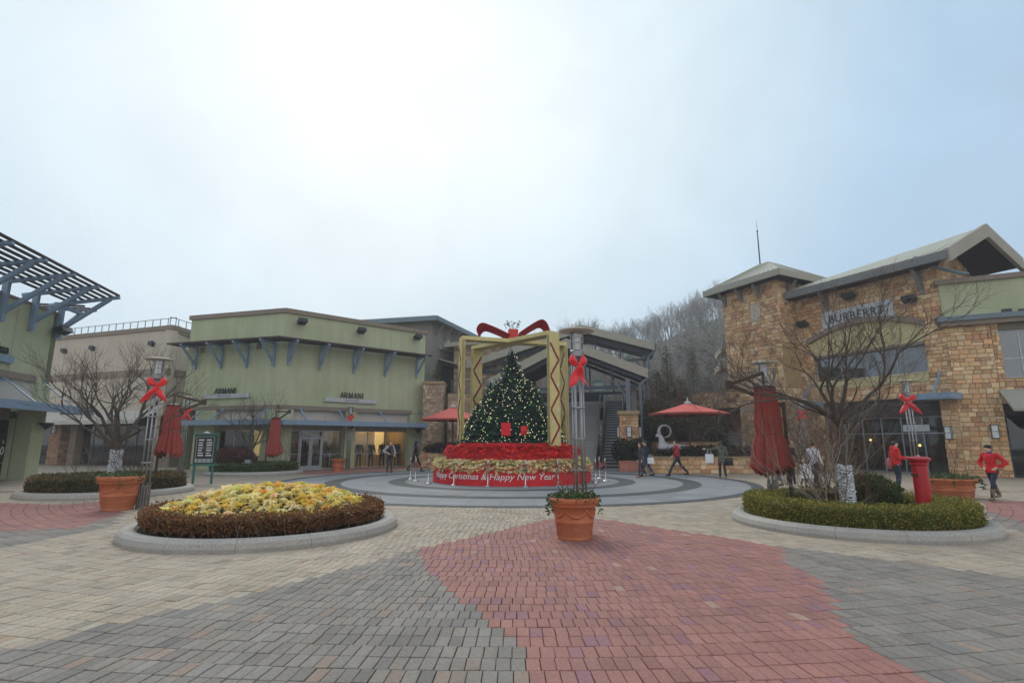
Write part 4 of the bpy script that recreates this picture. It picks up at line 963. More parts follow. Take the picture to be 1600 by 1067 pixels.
m = MB(); zz = FK2.Z(1575, 618); m.slab((s_d0 - .1, -1.5, zz - .7), (FK2.L, -1.5, zz - .7), (FK2.L, .0, zz + .35), (s_d0 - .1, .0, zz + .35), .12); put(m, 'entrance_canopy', FASC, sb, FK2)
m = MB(); m.poly([(s_d0 + .15, -.9, zz - .45), (FK2.L, -.9, zz - .45), (FK2.L, -1.6, zz - 1.55), (s_d0 + 1.2, -1.6, zz - 1.55)]); put(m, 'drape', mat('lilac_canvas', lin(150, 140, 165), .85), sb, FK2)
# arched band, cream infill, window, sign of the main front
m = MB(); N = 20; cxs = (ws0 + ws1) / 2; hwid = (ws1 - ws0) / 2
def arcz(t): return az + .75 * (1 - t * t)
for k in range(N):
    t0, t1 = -1 + 2 * k / N, -1 + 2 * (k + 1) / N; a, b_ = cxs + hwid * 1.06 * t0, cxs + hwid * 1.06 * t1; z0_, z1_ = arcz(t0), arcz(t1); b0 = len(m.v)
    m.v += [(a, -.22, z0_ - .15), (b_, -.22, z1_ - .15), (b_, -.22, z1_ + .15), (a, -.22, z0_ + .15), (a, .1, z0_ - .15), (b_, .1, z1_ - .15), (b_, .1, z1_ + .15), (a, .1, z0_ + .15)]
    for q in ((0, 1, 2, 3), (4, 0, 3, 7), (3, 2, 6, 7), (1, 0, 4, 5), (2, 1, 5, 6)): m._f(tuple(b0 + i for i in q))
put(m, 'arch_band', CAPB, sb, FM)
m = MB()
for k in range(N):
    t0, t1 = -1 + 2 * k / N, -1 + 2 * (k + 1) / N; a, b_ = cxs + hwid * t0, cxs + hwid * t1
    m.poly([(a, .0, wz1), (b_, .0, wz1), (b_, .0, arcz(t1) - .1), (a, .0, arcz(t0) - .1)])
put(m, 'arch_infill', CREAMW, sb, FM)
put(B(ws0, ws1, -.06, .2, wz1 - .16, wz1 - .001), 'window_head', CAPB, sb, FM); put(B(ws0, ws1, .0, .3, wz0 - .5, wz0), 'window_apron', CREAMW, sb, FM)
window(sb, FM, ws0, ws1, wz0, wz1 - .16, .22, [ws0 + (ws1 - ws0) * k / 4 for k in (1, 2, 3)], [], gm_=GLASSU, fm=ALU)
rm = MB(); rm.box(ws0 - .3, ws1 + .3, 2.2, 2.3, wz0 - .6, az); rm.box(ws0 - .3, ws1 + .3, .4, 2.2, wz0 - .7, wz0 - .6); put(rm, 'room', mat('blue_interior', lin(96, 116, 130), .8), sb, FM)
s0, z0 = FM.sz(1288, 506); s1, z1 = FM.sz(1397, 474); zc = (FM.Z(1290, 499) + FM.Z(1395, 484)) / 2; hh = .50
pl = put(B(s0, s1, -.2, -.04, zc - hh, zc + hh), 'name_board', SIGNW, sb, FM)
t = lettering('BURBERRY', .72, LETT, pl, ((s0 + s1) / 2, -.215, zc - .26), align='CENTER', depth=.03, space=1.1, sx=(s1 - s0) / 4.6)
for u, v in ((1261, 508), (1333, 464), (1428, 469)): s, z = FM.sz(u, v); floodlight(sb, FM, s, z, .62, -.03)
# shop front of the main hall
put(B(gs0, gs1, .1, .3, gz1, gz1 + .99), 'head_panel', SOFF, sb, FM)
gc = [gs0 + (gs1 - gs0) * k / 6 for k in range(1, 6)]
window(sb, FM, gs0, gs1, .02, gz1, .25, gc, [2.15], fm=ALU, gm_=GLASS)
rm = MB(); rm.box(gs0 - .2, gs1 + .2, 4, 4.1, 0, gz1); rm.box(gs0 - .2, gs1 + .2, .5, 4, gz1 + .05, gz1 + .15); rm.box(gs0 - .2, gs1 + .2, .5, 4, -.02, .01); rm.box(gs0 - .3, gs0 - .2, .4, 4, 0, gz1); rm.box(gs1 + .2, gs1 + .3, .4, 4, 0, gz1); put(rm, 'room', INTD, sb, FM)
for k in (1, 4):
    m = MB(); m.ball((gs0 + .6 + k * (gs1 - gs0 - 1) / 6, 1.2 + (k % 3) * .8, 1.5 + .3 * (k % 2)), .07, 8, 6); put(m, 'pendant_lamp', mat('amber_lamp', (1, .6, .2), .5, emit=(1, .6, .18), estr=2.5), sb, FM)
s = FM.S(1450, 672); lb = put(B(s - 1.3, s + .0, .2, .22, 2.25, 2.6), 'door_sign', SIGNW, sb, FM); m = MB(); m.box(s - 1.1, s - 1.0, .19, .2, 2.34, 2.52); m.build('print', LETT, lb)
zaw = FM.Z(1460, 617, -1.3)
for ua, ub in ((1236, 1266), (1430, 1484)):
    sa, sbb = FM.S(ua, 625, -1.2), FM.S(ub, 616, -1.2); m = MB(); m.box(sa, sbb, -1.25, -.01, zaw - .2, zaw + .12); o = put(m, 'canopy', STEELB, sb, FM)
    k = MB(); k.bar(((sa + sbb) / 2, -.02, zaw + 1.3), ((sa + sbb) / 2, -1.1, zaw + .1), .08, .08); k.build('hanger_rod', STEELB, o)
for u, v in ((1484, 676),): s, z = FM.sz(u, v); sconce(sb, FM, min(s, FM.L - .35), z, -.04, .28, .6)
s, z = FK.sz(1553, 674); sconce(sb, FK, s, z, -.04, .28, .62)
# roofs
relk = lambda p, z: (p.x - Kc.x, p.y - Kc.y, z)
E0 = Tc - bvv * 1.0 - av * .6; G0 = Kc - bvv * 1.0 + av * 1.0; Gf = Vector((27.5, 27.9)); Rg = Vector((25.0, 27.0)); RGZ = 12.9; EZm = EVZ + .05
Rb = Rg + Vector((-2.7, 11.2)); Gb = Gf - av * 12
m = MB(); m.slab(relk(E0, EZm), relk(G0, EZm), relk(Rg, RGZ), relk(Rb, RGZ), .16); m.slab(relk(Rg, RGZ), relk(Gf, EZm), relk(Gb, EZm), relk(Rb, RGZ), .16); rf = m.build('roof', ROOFM, sb)
m = MB(); kk = (Rb - E0).to_3d()
for k in range(0, 34):
    t = k / 33; p = E0.lerp(G0, t); q = Rb.lerp(Rg, t); m.bar(relk(p, EZm + .02), relk(q, RGZ + .02), .05, .05)
m.build('roof_seams', ROOFM, rf)
m = MB(); m.bar(relk(E0 - bvv * .05, EZm - .22), relk(G0 - bvv * .05, EZm - .22), .12, .45); m.build('gutter', mat('grey_gutter', lin(112, 112, 112), .6), sb)
m = MB()
for p, q, zp, zq in ((G0, Rg, EZm, RGZ), (Rg, Gf, RGZ, EZm)):
    b0 = len(m.v); o_ = av * .1
    m.v += [relk(p + o_, zp + .12), relk(q + o_, zq + .12), relk(q + o_, zq - .6), relk(p + o_, zp - .6), relk(p - o_, zp + .12), relk(q - o_, zq + .12), relk(q - o_, zq - .6), relk(p - o_, zp - .6)]
    for f in ((0, 1, 2, 3), (7, 6, 5, 4), (0, 4, 5, 1), (2, 6, 7, 3), (3, 7, 4, 0), (1, 5, 6, 2)): m._f(tuple(b0 + i for i in f))
m.build('barge_board', FASC, sb)
m = MB(); sh = -.3
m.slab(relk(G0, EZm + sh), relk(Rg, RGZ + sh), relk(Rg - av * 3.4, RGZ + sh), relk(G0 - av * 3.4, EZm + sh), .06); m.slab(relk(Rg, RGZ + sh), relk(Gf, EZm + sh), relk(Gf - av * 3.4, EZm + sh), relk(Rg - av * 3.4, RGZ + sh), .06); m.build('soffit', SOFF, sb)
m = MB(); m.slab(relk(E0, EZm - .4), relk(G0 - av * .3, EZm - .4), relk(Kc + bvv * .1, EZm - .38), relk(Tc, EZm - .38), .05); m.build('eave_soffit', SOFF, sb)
FGA = Fac(Kc - av * .2 + bvv * .05, Kc - av * .2 + bvv * 3.9 - av * 0.0)
hg = lambda s: EVZ - .2 + (RGZ - EVZ - .3) * max(0, min(1, (s + .6) / 3.0)) if s < 2.6 else EVZ + (RGZ - EVZ - .4) * max(0, (1 - (s - 2.6) / 3.4))
m = MB(); P = [(0, 9.5), (3.8, 9.5), (3.8, hg(3.8)), (2.6, hg(2.6)), (0, hg(0))]
m.v += [(x, .03, z) for x, z in P] + [(x, .4, z) for x, z in P]; m._f((0, 1, 2, 3, 4)); m._f((9, 8, 7, 6, 5)); [m._f((i, (i + 1) % 5 + 0, (i + 1) % 5 + 5, i + 5)) for i in range(5)]
put(m, 'gable_core', MORT, sb, FGA)
gst = lay_stones(0, 3.8, 9.5, RGZ, [], rs, (.22, .34), (.3, .7), inside=lambda s, z: z < hg(s) - .12)
k = MB()
for (p, q, c, d) in gst:
    b0 = len(k.v); k.tint = rs.choice(PAL_TAN)
    k.v += [((p + q) / 2 + v[0] * (q - p), .03 + v[1] * .05, (c + d) / 2 + v[2] * (d - c)) for v in SU.v]; [k._f(tuple(b0 + j for j in f)) for f in SU.f]
o = put(k, 'gable_stones', ST_A, sb, FGA); o['kind'] = 'stuff'
m = MB()
def dp(u, v, off): s, z = FM.sz(u, v, off); p = FM.O + FM.d * s + FM.n * off; return relk(p, z)
m.tube([dp(1431, 401, -.75), dp(1431, 408, -.75), dp(1440, 413, -.3), dp(1497, 426, -.25), dp(1513, 428, -.25)], .09, 8); m.build('downpipe', FASCB, sb, smooth=True)
# tower roof
t0, t1, t3 = Qc + av * .9 - bvv * .9, Qc + av * .9 + bvv * 5.4, Qc - av * 5.3 - bvv * .9; t2 = t1 + (t3 - t0); tc_ = (t0 + t2) / 2; TR = TWZ + 1.7
m = MB()
for a, b_ in ((t3, t0), (t0, t1), (t1, t2), (t2, t3)): m.poly([relk(a, TWZ + .02), relk(b_, TWZ + .02), relk(tc_ + (b_ - tc_) * .12, TR), relk(tc_ + (a - tc_) * .12, TR)])
m.poly([relk(tc_ + (p - tc_) * .12, TR) for p in (t0, t1, t2, t3)]); trf = m.build('tower_roof', ROOFM, sb)
m = MB()
for a, b_ in ((t3, t0), (t0, t1)):
    for k in range(1, 16):
        t = k / 16; p = a.lerp(b_, t); q = (tc_ + (a - tc_) * .12).lerp(tc_ + (b_ - tc_) * .12, t); m.bar(relk(p, TWZ + .04), relk(q, TR + .02), .04, .04)
m.build('roof_seams', ROOFM, trf)
m = MB()
for a, b_ in ((t3, t0), (t0, t1), (t1, t2), (t2, t3)): m.bar(relk(a, TWZ - .18), relk(b_, TWZ - .18), .1, .42)
m.build('tower_fascia', FASC, sb)
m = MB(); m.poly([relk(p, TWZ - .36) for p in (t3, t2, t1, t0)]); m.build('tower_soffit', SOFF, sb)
for F_, n_ in ((FT1, (.3, 1.7, 3.1)), (FT2, (1.0,))):
    for s in n_: m = MB(); m.box(s - .1, s + .1, -.1, -.02, TWZ - 1.3, TWZ - .4); m.bar((s, -.06, TWZ - 1.2), (s, -.7, TWZ - .42), .14, .14); put(m, 'bracket', GREYW, sb, F_)
for u in (1290, 1440): s = FM.S(u, 450); m = MB(); m.bar((s, -.05, EVZ - 1.4), (s, -.8, EVZ - .4), .16, .16); m.box(s - .12, s + .12, -.1, -.03, EVZ - 1.7, EVZ - .35); put(m, 'bracket', GREYW, sb, FM)
m = MB(); ap = tc_ + (t3 - tc_) * .1; m.tube([relk(ap, TR - .2), relk(ap, TR + 1.6), relk(ap, TR + 2.6)], [.05, .045, .03], 8); m.tube([relk(ap, TR + 2.6), relk(ap, TR + 3.35)], [.018, .006], 6); m.ball(relk(ap, TR + 2.55), .07, 8, 6); m.build('lightning_rod', DARKF, sb)
# body of the hall behind
m = MB(); m.box(0.1, FM.L - .2, 4.2, 7, 0, EVZ + .2); put(m, 'rear_shell', MORT, sb, FM)
# small side roofs left of the tower
sr = thing('side_house', 'small house with grey gable roof on the terrace left of the stone tower', 'house', (*AT(1150, 560, 42).to_2d(), 0))
F_ = Fac(AT(1147, 560, 42).to_2d(), AT(1147, 560, 42).to_2d() + Vector((4, -1)))
put(B(0, 4, 0, 3, TER, 9.2), 'wall', MORT, sr, F_); m = MB(); m.slab((-1.2, -1.0, 7.7), (2, -1.0, 8.3), (2, 3, 8.3), (-1.2, 3, 7.7), .5); put(m, 'lower_roof', FASC, sr, F_); m = MB(); m.slab((-1.0, -1.2, 9.0), (3, -1.2, 9.9), (3, 3.5, 9.9), (-1.0, 3.5, 9.0), .4); put(m, 'roof', FASC, sr, F_)

# ---------------------------------------------------------------- hill and its wood
def hillz(x, y):
    if y < 62: return 0
    t = min(1, (y - 62) / 95.0); t = t * t * (3 - 2 * t)
    r_ = 19.5 + 15.0 / (1 + math.exp(-(x - 40) / 11.0)) + 4.5 * math.exp(-((x - 14) / 11.0) ** 2) + 5 * math.exp(-((x - 70) / 30) ** 2)
    r_ *= 1 / (1 + math.exp(-(x + 8) / 6))
    return t * r_ + 1.2 * mnoise.noise((x * .04, y * .04, 0)) * t
m = MB(); NX, NY = 70, 30; idx = {}
for j in range(NY):
    for i in range(NX):
        x = -220 + i * 8.0; y = 60 + j * 7.0; idx[i, j] = len(m.v); m.v.append((x, y, hillz(x, y) - .05))
for j in range(NY - 1):
    for i in range(NX - 1): m._f((idx[i, j], idx[i + 1, j], idx[i + 1, j + 1], idx[i, j + 1]))
o = m.build('hill', mat('leaf_litter_hill', (.12, .11, .075), .95, nscale=.12, namt=.3, rgb2=(.08, .10, .06)), smooth=True); o['kind'] = 'structure'
# ================================================================ christmas display
REDP = mat('red_painted_board', (.62, .015, .022), .55, nscale=1.5, namt=.12, spec=.3)
GOLD = mat('gold_board', lin(200, 186, 128), .6, metal=.0, nscale=2.5, namt=.14)
REDR = mat('dark_red_ribbon', (.22, .010, .016), .5, nscale=3, namt=.15)
SILV = mat('glitter_white', (.72, .72, .74), .4, nscale=20)
dsp = thing('display_drum', 'three-tiered red drum with white greeting lettering and poinsettia rings', 'display', (CX, CY, 0))
R1, H1 = 3.52, .66
m = MB(); m.lathe([(R1, .005), (R1, H1), (R1 - .08, H1), (R1 - .12, H1 - .15), (2.2, H1 - .15)], 72, closed_top=False); m.build('lower_drum', REDP, dsp, smooth=False)
m = MB(); m.lathe([(2.95, .4), (2.95, 1.2), (2.87, 1.2), (2.83, 1.1), (1.8, 1.1)], 64, closed_top=False); m.build('middle_drum', REDP, dsp)
m = MB(); m.lathe([(2.42, .9), (2.42, 1.66), (.01, 1.66)], 56, closed_top=False); m.build('upper_drum', REDP, dsp)
def text_on_drum(body, r_, z, size, a_mid, span, parent, m_):
    me = text_mesh(body, size, .02, .25); xs = [v.co.x for v in me.vertices]; x0, x1 = min(xs), max(xs)
    for v in me.vertices:
        t = (v.co.x - x0) / (x1 - x0); a = a_mid + (t - .5) * span; rr_ = r_ + .012 + v.co.z
        y = v.co.y; v.co = (rr_ * math.sin(a), -rr_ * math.cos(a), z + y)
    me.materials.clear(); me.materials.append(m_); o = bpy.data.objects.new('lettering', me); col.objects.link(o); o.parent = parent
t0 = math.asin((690 - 802) / 122.5 * .985); t1 = math.asin((861 - 802) / 122.5)
text_on_drum('Happy Christmas & Happy New Year', R1, .25, .34, (t0 + t1) / 2, t1 - t0, dsp, LETTW)
def bract(rng, L, n=6):                           # one star of leaves, unit up
    out_ = []
    for k in range(n):
        a = 2 * math.pi * k / n + rng.uniform(-.25, .25); l = L * rng.uniform(.75, 1.15); w = l * .26; up = rng.uniform(-.05, .35) * l; dx, dy = math.cos(a), math.sin(a); px, py = -dy, dx
        out_.append([(0, 0, 0), (dx * l * .5 + px * w, dy * l * .5 + py * w, up * .7), (dx * l, dy * l, up * .4 - .1 * l), (dx * l * .5 - px * w, dy * l * .5 - py * w, up * .7)])
    return out_
def poin_ring(name, rad, z, n, cols, L, parent, wid, seed, droop=.1, rise=.12):
    rng = random.Random(seed); mb = MB()
    for k in range(n):
        a = rng.uniform(0, 2 * math.pi); r_ = rad + rng.uniform(-wid, wid); t = (r_ - rad) / max(wid, .01); zz = z + rise * (1 - t * t) * rng.uniform(.3, 1.2) - max(0, t) * droop * rng.uniform(.3, 1.4)
        tilt = Matrix.Rotation(-t * .9 + rng.gauss(0, .3), 4, Vector((math.sin(a), -math.cos(a), 0))) @ Matrix.Rotation(rng.uniform(0, 6), 4, 'Z'); c = rng.choice(cols); kf = rng.uniform(.75, 1.2); mb.tint = tuple(x * kf for x in c)
        T = Matrix.Translation((r_ * math.cos(a), r_ * math.sin(a), zz)) @ tilt
        for lf in bract(rng, L * rng.uniform(.7, 1.2), 5): mb.poly([T @ Vector(p) for p in lf])
    o = mb.build(name, leafmat('petal', (.8, .6, .2), 'attr', .1), parent); o['kind'] = 'stuff'; return o
YEL = [(.84, .72, .34), (.86, .78, .46), (.80, .64, .22), (.78, .74, .46), (.84, .76, .42), (.12, .18, .06)]
REDF = [(.80, .02, .015), (.88, .04, .025), (.66, .012, .018), (.48, .01, .012)]
poin_ring('cream_poinsettias', 3.36, H1 + .10, 5200, YEL, .085, dsp, .24, 11, .22, .22)
poin_ring('red_poinsettias', 2.88, 1.30, 4600, REDF, .09, dsp, .2, 12, .16, .22)
# the fir group: a tall fir ringed by lower ones
NEED = leafmat('fir_needles', (.02, .055, .035), 'attr', .25)
fir = thing('christmas_tree', 'cluster of dark green firs with small warm lights inside the golden gift frame', 'tree', (CX, CY, 1.66))
rng = random.Random(5)
cones = [(0, 0, 4.4, 1.35)] + [(1.0 * math.cos(a), 1.0 * math.sin(a), 2.85, 1.0) for k, a in enumerate([i * 2 * math.pi / 8 for i in range(8)])] + [(1.58 * math.cos(a), 1.58 * math.sin(a), 1.7 + .1 * (k % 2), .86) for k, a in enumerate([i * 2 * math.pi / 13 for i in range(13)])]
crown = MB(); lights = []; balls = []
for ci, (x, y, h, r_) in enumerate(cones):
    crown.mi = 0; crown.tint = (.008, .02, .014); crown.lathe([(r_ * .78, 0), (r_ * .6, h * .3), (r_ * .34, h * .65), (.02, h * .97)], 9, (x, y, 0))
    n = int(2600 * h * r_ / 4)
    for k in range(n):
        t = 1 - math.sqrt(rng.random()); lay = .82 + .18 * ((t * h * 3.2) % 1.0 < .45); rr_ = r_ * (1 - t) ** .85 * lay * rng.uniform(.72, 1.08) + .03; a = rng.uniform(0, 6.283)
        p = Vector((x + rr_ * math.cos(a), y + rr_ * math.sin(a), t * h)); outd = Vector((math.cos(a), math.sin(a), rng.uniform(-.5, .15))).normalized(); kf = rng.uniform(.45, 1.5); crown.tint = (.03 * kf, .10 * kf, .065 * kf)
        L = rng.uniform(.10, .2) * (1 - .4 * t); sd = outd.cross(Vector((0, 0, 1))).normalized()
        for q in (-.7, 0, .7):
            dd = (outd + sd * q).normalized() * L; nn = sd * L * .16 + Vector((0, 0, rng.uniform(-.02, .02)))
            crown.poly([p - nn, p + dd * .5 - nn * 1.1, p + dd, p + dd * .5 + nn * 1.1])
    for k in range(int(70 * h * r_)):
        t = 1 - math.sqrt(rng.random()); rr_ = r_ * (1 - t) ** .85 * 1.03 + .04; a = rng.uniform(0, 6.283); lights.append((x + rr_ * math.cos(a), y + rr_ * math.sin(a), t * h, rng.random()))
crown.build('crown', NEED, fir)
m = MB(); [m.tube([(x, y, -.02), (x, y, h * .9)], [.05, .02], 6) for x, y, h, r_ in cones]; m.build('trunks', mat('bark', (.07, .05, .035), .9), fir)
m = MB(); m2 = MB()
for (x, y, z, q) in lights: (m if q < .82 else m2).ball((x, y, z), .0145 if q < .82 else .018, 5, 4)
o = m.build('string_lights', mat('warm_bulb', (.9, .85, .6), .4, emit=(1, .88, .55), estr=.8), fir); o['kind'] = 'stuff'
o = m2.build('green_lights', mat('green_bulb', (.5, .9, .3), .4, emit=(.55, 1, .25), estr=.7), fir); o['kind'] = 'stuff'
for x, y, z, w in ((-.25, -2.3, .55, .19), (.5, -2.25, .5, .13)):
    B(x - w, x + w, y - .05, y, z - w * 1.4, z + w * 1.4).build('red_parcel', REDP, fir)
# golden gift frame
fr = thing('gift_frame', 'giant golden gift-box frame with red zigzag ribbons and a red bow on top', 'display', (CX, CY, 0))
PT_ = [AT(864, 523, 23.2).to_2d(), AT(722, 531, 24.4).to_2d(), AT(745, 546, 27.0).to_2d(), AT(880, 541, 26.1).to_2d()]
ctr = sum(PT_, Vector((0, 0))) / 4; FZ = 6.27; BW, BT = .62, .13
for i, p in enumerate(PT_):
    rd = (p - ctr).normalized(); tg = Vector((-rd.y, rd.x)); ang = math.atan2(tg.y, tg.x)
    M = Matrix.Translation((p.x - CX, p.y - CY, 0)) @ Matrix.Rotation(ang, 4, 'Z')
    m = MB(); m.box(-BW / 2, BW / 2, -BT / 2, BT / 2, 1.0, FZ, M); post = m.build('post', GOLD, fr)
    for side in (-1, 1):
        z = 1.6; s_ = 1; k = MB(); n_ = 0
        while z < FZ - .5:
            z2 = z + .72; y = side * (BT / 2 + .012); k.bar(M @ Vector((-s_ * BW * .42, y, z)), M @ Vector((s_ * BW * .42, y, z2)), .02, .085, up=M.to_3x3() @ Vector((1, 0, 0))); s_ = -s_; z = z2
        k.build('zigzag_ribbon', REDR, post)
        for q in range(9):
            zz = 1.5 + q * .52; xx = (.16 if q % 2 else -.16) + .04 * math.sin(q * 3); y = side * (BT / 2 + .008); r_ = .085 if q % 2 else .06
            f = MB()
            for a in (0, 60, 120): c_, s2 = math.cos(R(a)) * r_, math.sin(R(a)) * r_; f.bar(M @ Vector((xx - c_, y, zz - s2)), M @ Vector((xx + c_, y, zz + s2)), .012, .014)
            f.build('snowflake', SILV, post)
    for e_ in (-1, 1): k = MB(); k.box(e_ * BW / 2 - .03 * (e_ > 0) - .0, e_ * BW / 2 + .03 * (e_ < 0), -BT / 2 - .02, BT / 2 + .02, 1.0, FZ - .005, M); k.build('edge_strip', GOLD, post)
for i in (0, 1):
    p, q = PT_[i], PT_[i + 2]; d_ = (q - p).normalized(); m = MB()
    m.bar((p.x - d_.x * .06 - CX, p.y - d_.y * .06 - CY, FZ + .09 - .004 * i), (q.x + d_.x * .06 - CX, q.y + d_.y * .06 - CY, FZ + .09 - .004 * i), BW, .17); m.build('top_band', GOLD, fr)
kn = MB(); kn.box(-.24, .24, -.24, .24, FZ + .175, FZ + .66); kno = kn.build('bow_knot', mat('bow_red', lin(196, 48, 34), .45, nscale=2), fr, bevel=.03); kno.location = (ctr.x - CX, ctr.y - CY, 0)
def ribbon(mb, pts, wv, th=.03):
    for a, b_ in zip(pts, pts[1:]):
        a, b_ = Vector(a), Vector(b_); d_ = (b_ - a).normalized(); n_ = Vector(wv).cross(d_).normalized() * th; w = Vector(wv) * .5
        P = [a - w, a + w, b_ + w, b_ - w]; b0 = len(mb.v); mb.v += [tuple(x) for x in P] + [tuple(x + n_) for x in P]
        for q in ((3, 2, 1, 0), (4, 5, 6, 7), (0, 1, 5, 4), (1, 2, 6, 5), (2, 3, 7, 6), (3, 0, 4, 7)): mb._f(tuple(b0 + i for i in q))
def smoothpts(P, n=5):
    P = [Vector(p) for p in P]; out_ = []
    for i in range(len(P) - 1):
        p0, p1, p2, p3 = P[max(i - 1, 0)], P[i], P[i + 1], P[min(i + 2, len(P) - 1)]
        for k in range(n): t = k / n; out_.append(.5 * ((2 * p1) + (p2 - p0) * t + (2 * p0 - 5 * p1 + 4 * p2 - p3) * t * t + (3 * p1 - p0 - 3 * p2 + p3) * t ** 3))
    out_.append(P[-1]); return out_
for P, wv in (([(798, 529), (782, 521), (768, 515), (757, 511.5), (751, 514), (748, 520), (749, 526), (753, 530)], (.12, .6, -.28)), ([(809, 526), (822, 517), (836, 508.5), (844, 505.5), (850, 508), (854, 514), (857, 522)], (-.12, .6, -.28))):
    m = MB(); pts = [AT(u, v, 25.1) - Vector((CX, CY, 0)) for u, v in P]; ribbon(m, smoothpts(pts), wv); m.build('bow_loop', mat('bow_ribbon', (.32, .012, .025), .75, nscale=2, namt=.1, spec=.15), fr)
m = MB(); tw_rng = random.Random(2)
for k in range(9):
    a = tw_rng.uniform(0, 6.28); h = tw_rng.uniform(.15, .42); x, y = .08 * math.cos(a), .08 * math.sin(a); q = (x + .2 * math.cos(a), y + .2 * math.sin(a), FZ + .66 + h); m.tube([(x, y, FZ + .6), q], [.008, .004], 4)
    for j in range(3): m.ball((q[0] + tw_rng.gauss(0, .06), q[1] + tw_rng.gauss(0, .06), q[2] - .08 * j), (.05, .05, .02), 6, 4)
o = m.build('sprig', mat('dark_sprig', (.03, .035, .03), .7), fr); o.location = (ctr.x - CX, ctr.y - CY, 0)
# stanchions and ropes
CHR = mat('chrome', (.55, .55, .56), .18, metal=1.0, nscale=5, namt=.03); ROPE = mat('red_velvet_rope', (.35, .012, .02), .8, nscale=12)
spx = [(641, 749), (649, 752), (669, 756), (709, 758.5), (762, 760.5), (821, 761), (872, 760), (931, 755), (946, 752), (937, 748)]
spos = [G(u, v) for u, v in spx]; whr = ['leftmost in front of the person in black', 'second from the left', 'third from the left, just before the drum', 'before the first letters of the greeting', 'before the ampersand of the greeting', 'before the middle of the last words', 'near the end of the lettering', 'at the right edge of the drum', 'rightmost of all', 'rearmost at the right of the drum']
m = MB(); m.lathe([(.15, .004), (.15, .02), (.05, .05), (.024, .07), (.024, .88), (.035, .885), (.035, .9), (.02, .905), (.03, .93), (.034, .955), (.02, .985), (.003, .99)], 16)
pm_ = m.mesh('post', CHR); pm_.polygons.foreach_set('use_smooth', [True] * len(pm_.polygons)); rg_ = MB(); rg_.lathe([(.028, .84), (.045, .85), (.045, .875), (.028, .88)], 14); rgm = rg_.mesh('rope_ring', CHR)
for p, wr in zip(spos, whr):
    s_ = thing('stanchion', 'chrome rope stanchion ' + wr, 'stanchion', (p.x, p.y, .004), group='stanchions round the drum'); place(pm_, 'post', s_, (0, 0, 0)); place(rgm, 'rope_ring', s_, (0, 0, 0))
links = [(0, 1), (1, 2), (2, 3), (3, 4), (4, 5), (5, 6), (6, 7), (7, 8), (8, 9)]
rl_ = ['at far left by the person in black', 'second from the left', 'left of the lettering', 'below the first letters', 'across the middle of the greeting', 'across the last words', 'right of the lettering', 'at far right, short one', 'rearmost at right']
for (i, j), wr in zip(links, rl_):
    a, b_ = spos[i], spos[j]; m = MB(); sag = .16 + .1 * min(1, (b_ - a).length / 2); P = [Vector((a.x + (b_.x - a.x) * t - a.x, a.y + (b_.y - a.y) * t - a.y, .86 - sag * 4 * t * (1 - t))) for t in [k / 12 for k in range(13)]]
    m.tube(P, .02, 6); o = m.build('rope', ROPE, smooth=True); o.location = (a.x, a.y, 0); tag(o, 'red velvet rope between stanchions ' + wr, 'rope', 'ropes round the drum')

# ================================================================ planting beds
KERB = mat('granite_kerb', lin(156, 151, 144), .7, nscale=2.0, namt=.1, fine=.22, bump=.12, bscale=180)
SOIL = mat('bed_soil', (.05, .038, .028), .95, nscale=6, namt=.35)
def bed(cx, cy, r_, label, z=.0, n=14):
    o = thing('planting_bed', label, 'planting bed', (cx, cy, 0), group='round planting beds'); w = .34; hh = .22
    prof = [(r_, .0), (r_ + .01, .08), (r_ - .02, .16), (r_ - .08, .205), (r_ - .16, hh), (r_ - .26, .205), (r_ - .32, .15), (r_ - w, .0)]
    for k in range(n):
        a0, a1 = 2 * math.pi * k / n + .0012, 2 * math.pi * (k + 1) / n - .0012; m = MB(); st_ = 8
        m.lathe(prof, st_, (0, 0, -.02), False, a0, a1); b = len(m.v) // len(prof)
        m._f(tuple(i * (st_ + 1) for i in range(len(prof)))); m._f(tuple(i * (st_ + 1) + st_ for i in reversed(range(len(prof))))); m.build('kerb_stone', KERB, o, smooth=False)
    m = MB(); m.lathe([(r_ - .3, .0), (r_ - .3, .10), (r_ * .5, .14), (.01, .16)], 40, closed_top=False); m.build('soil', SOIL, o); return o
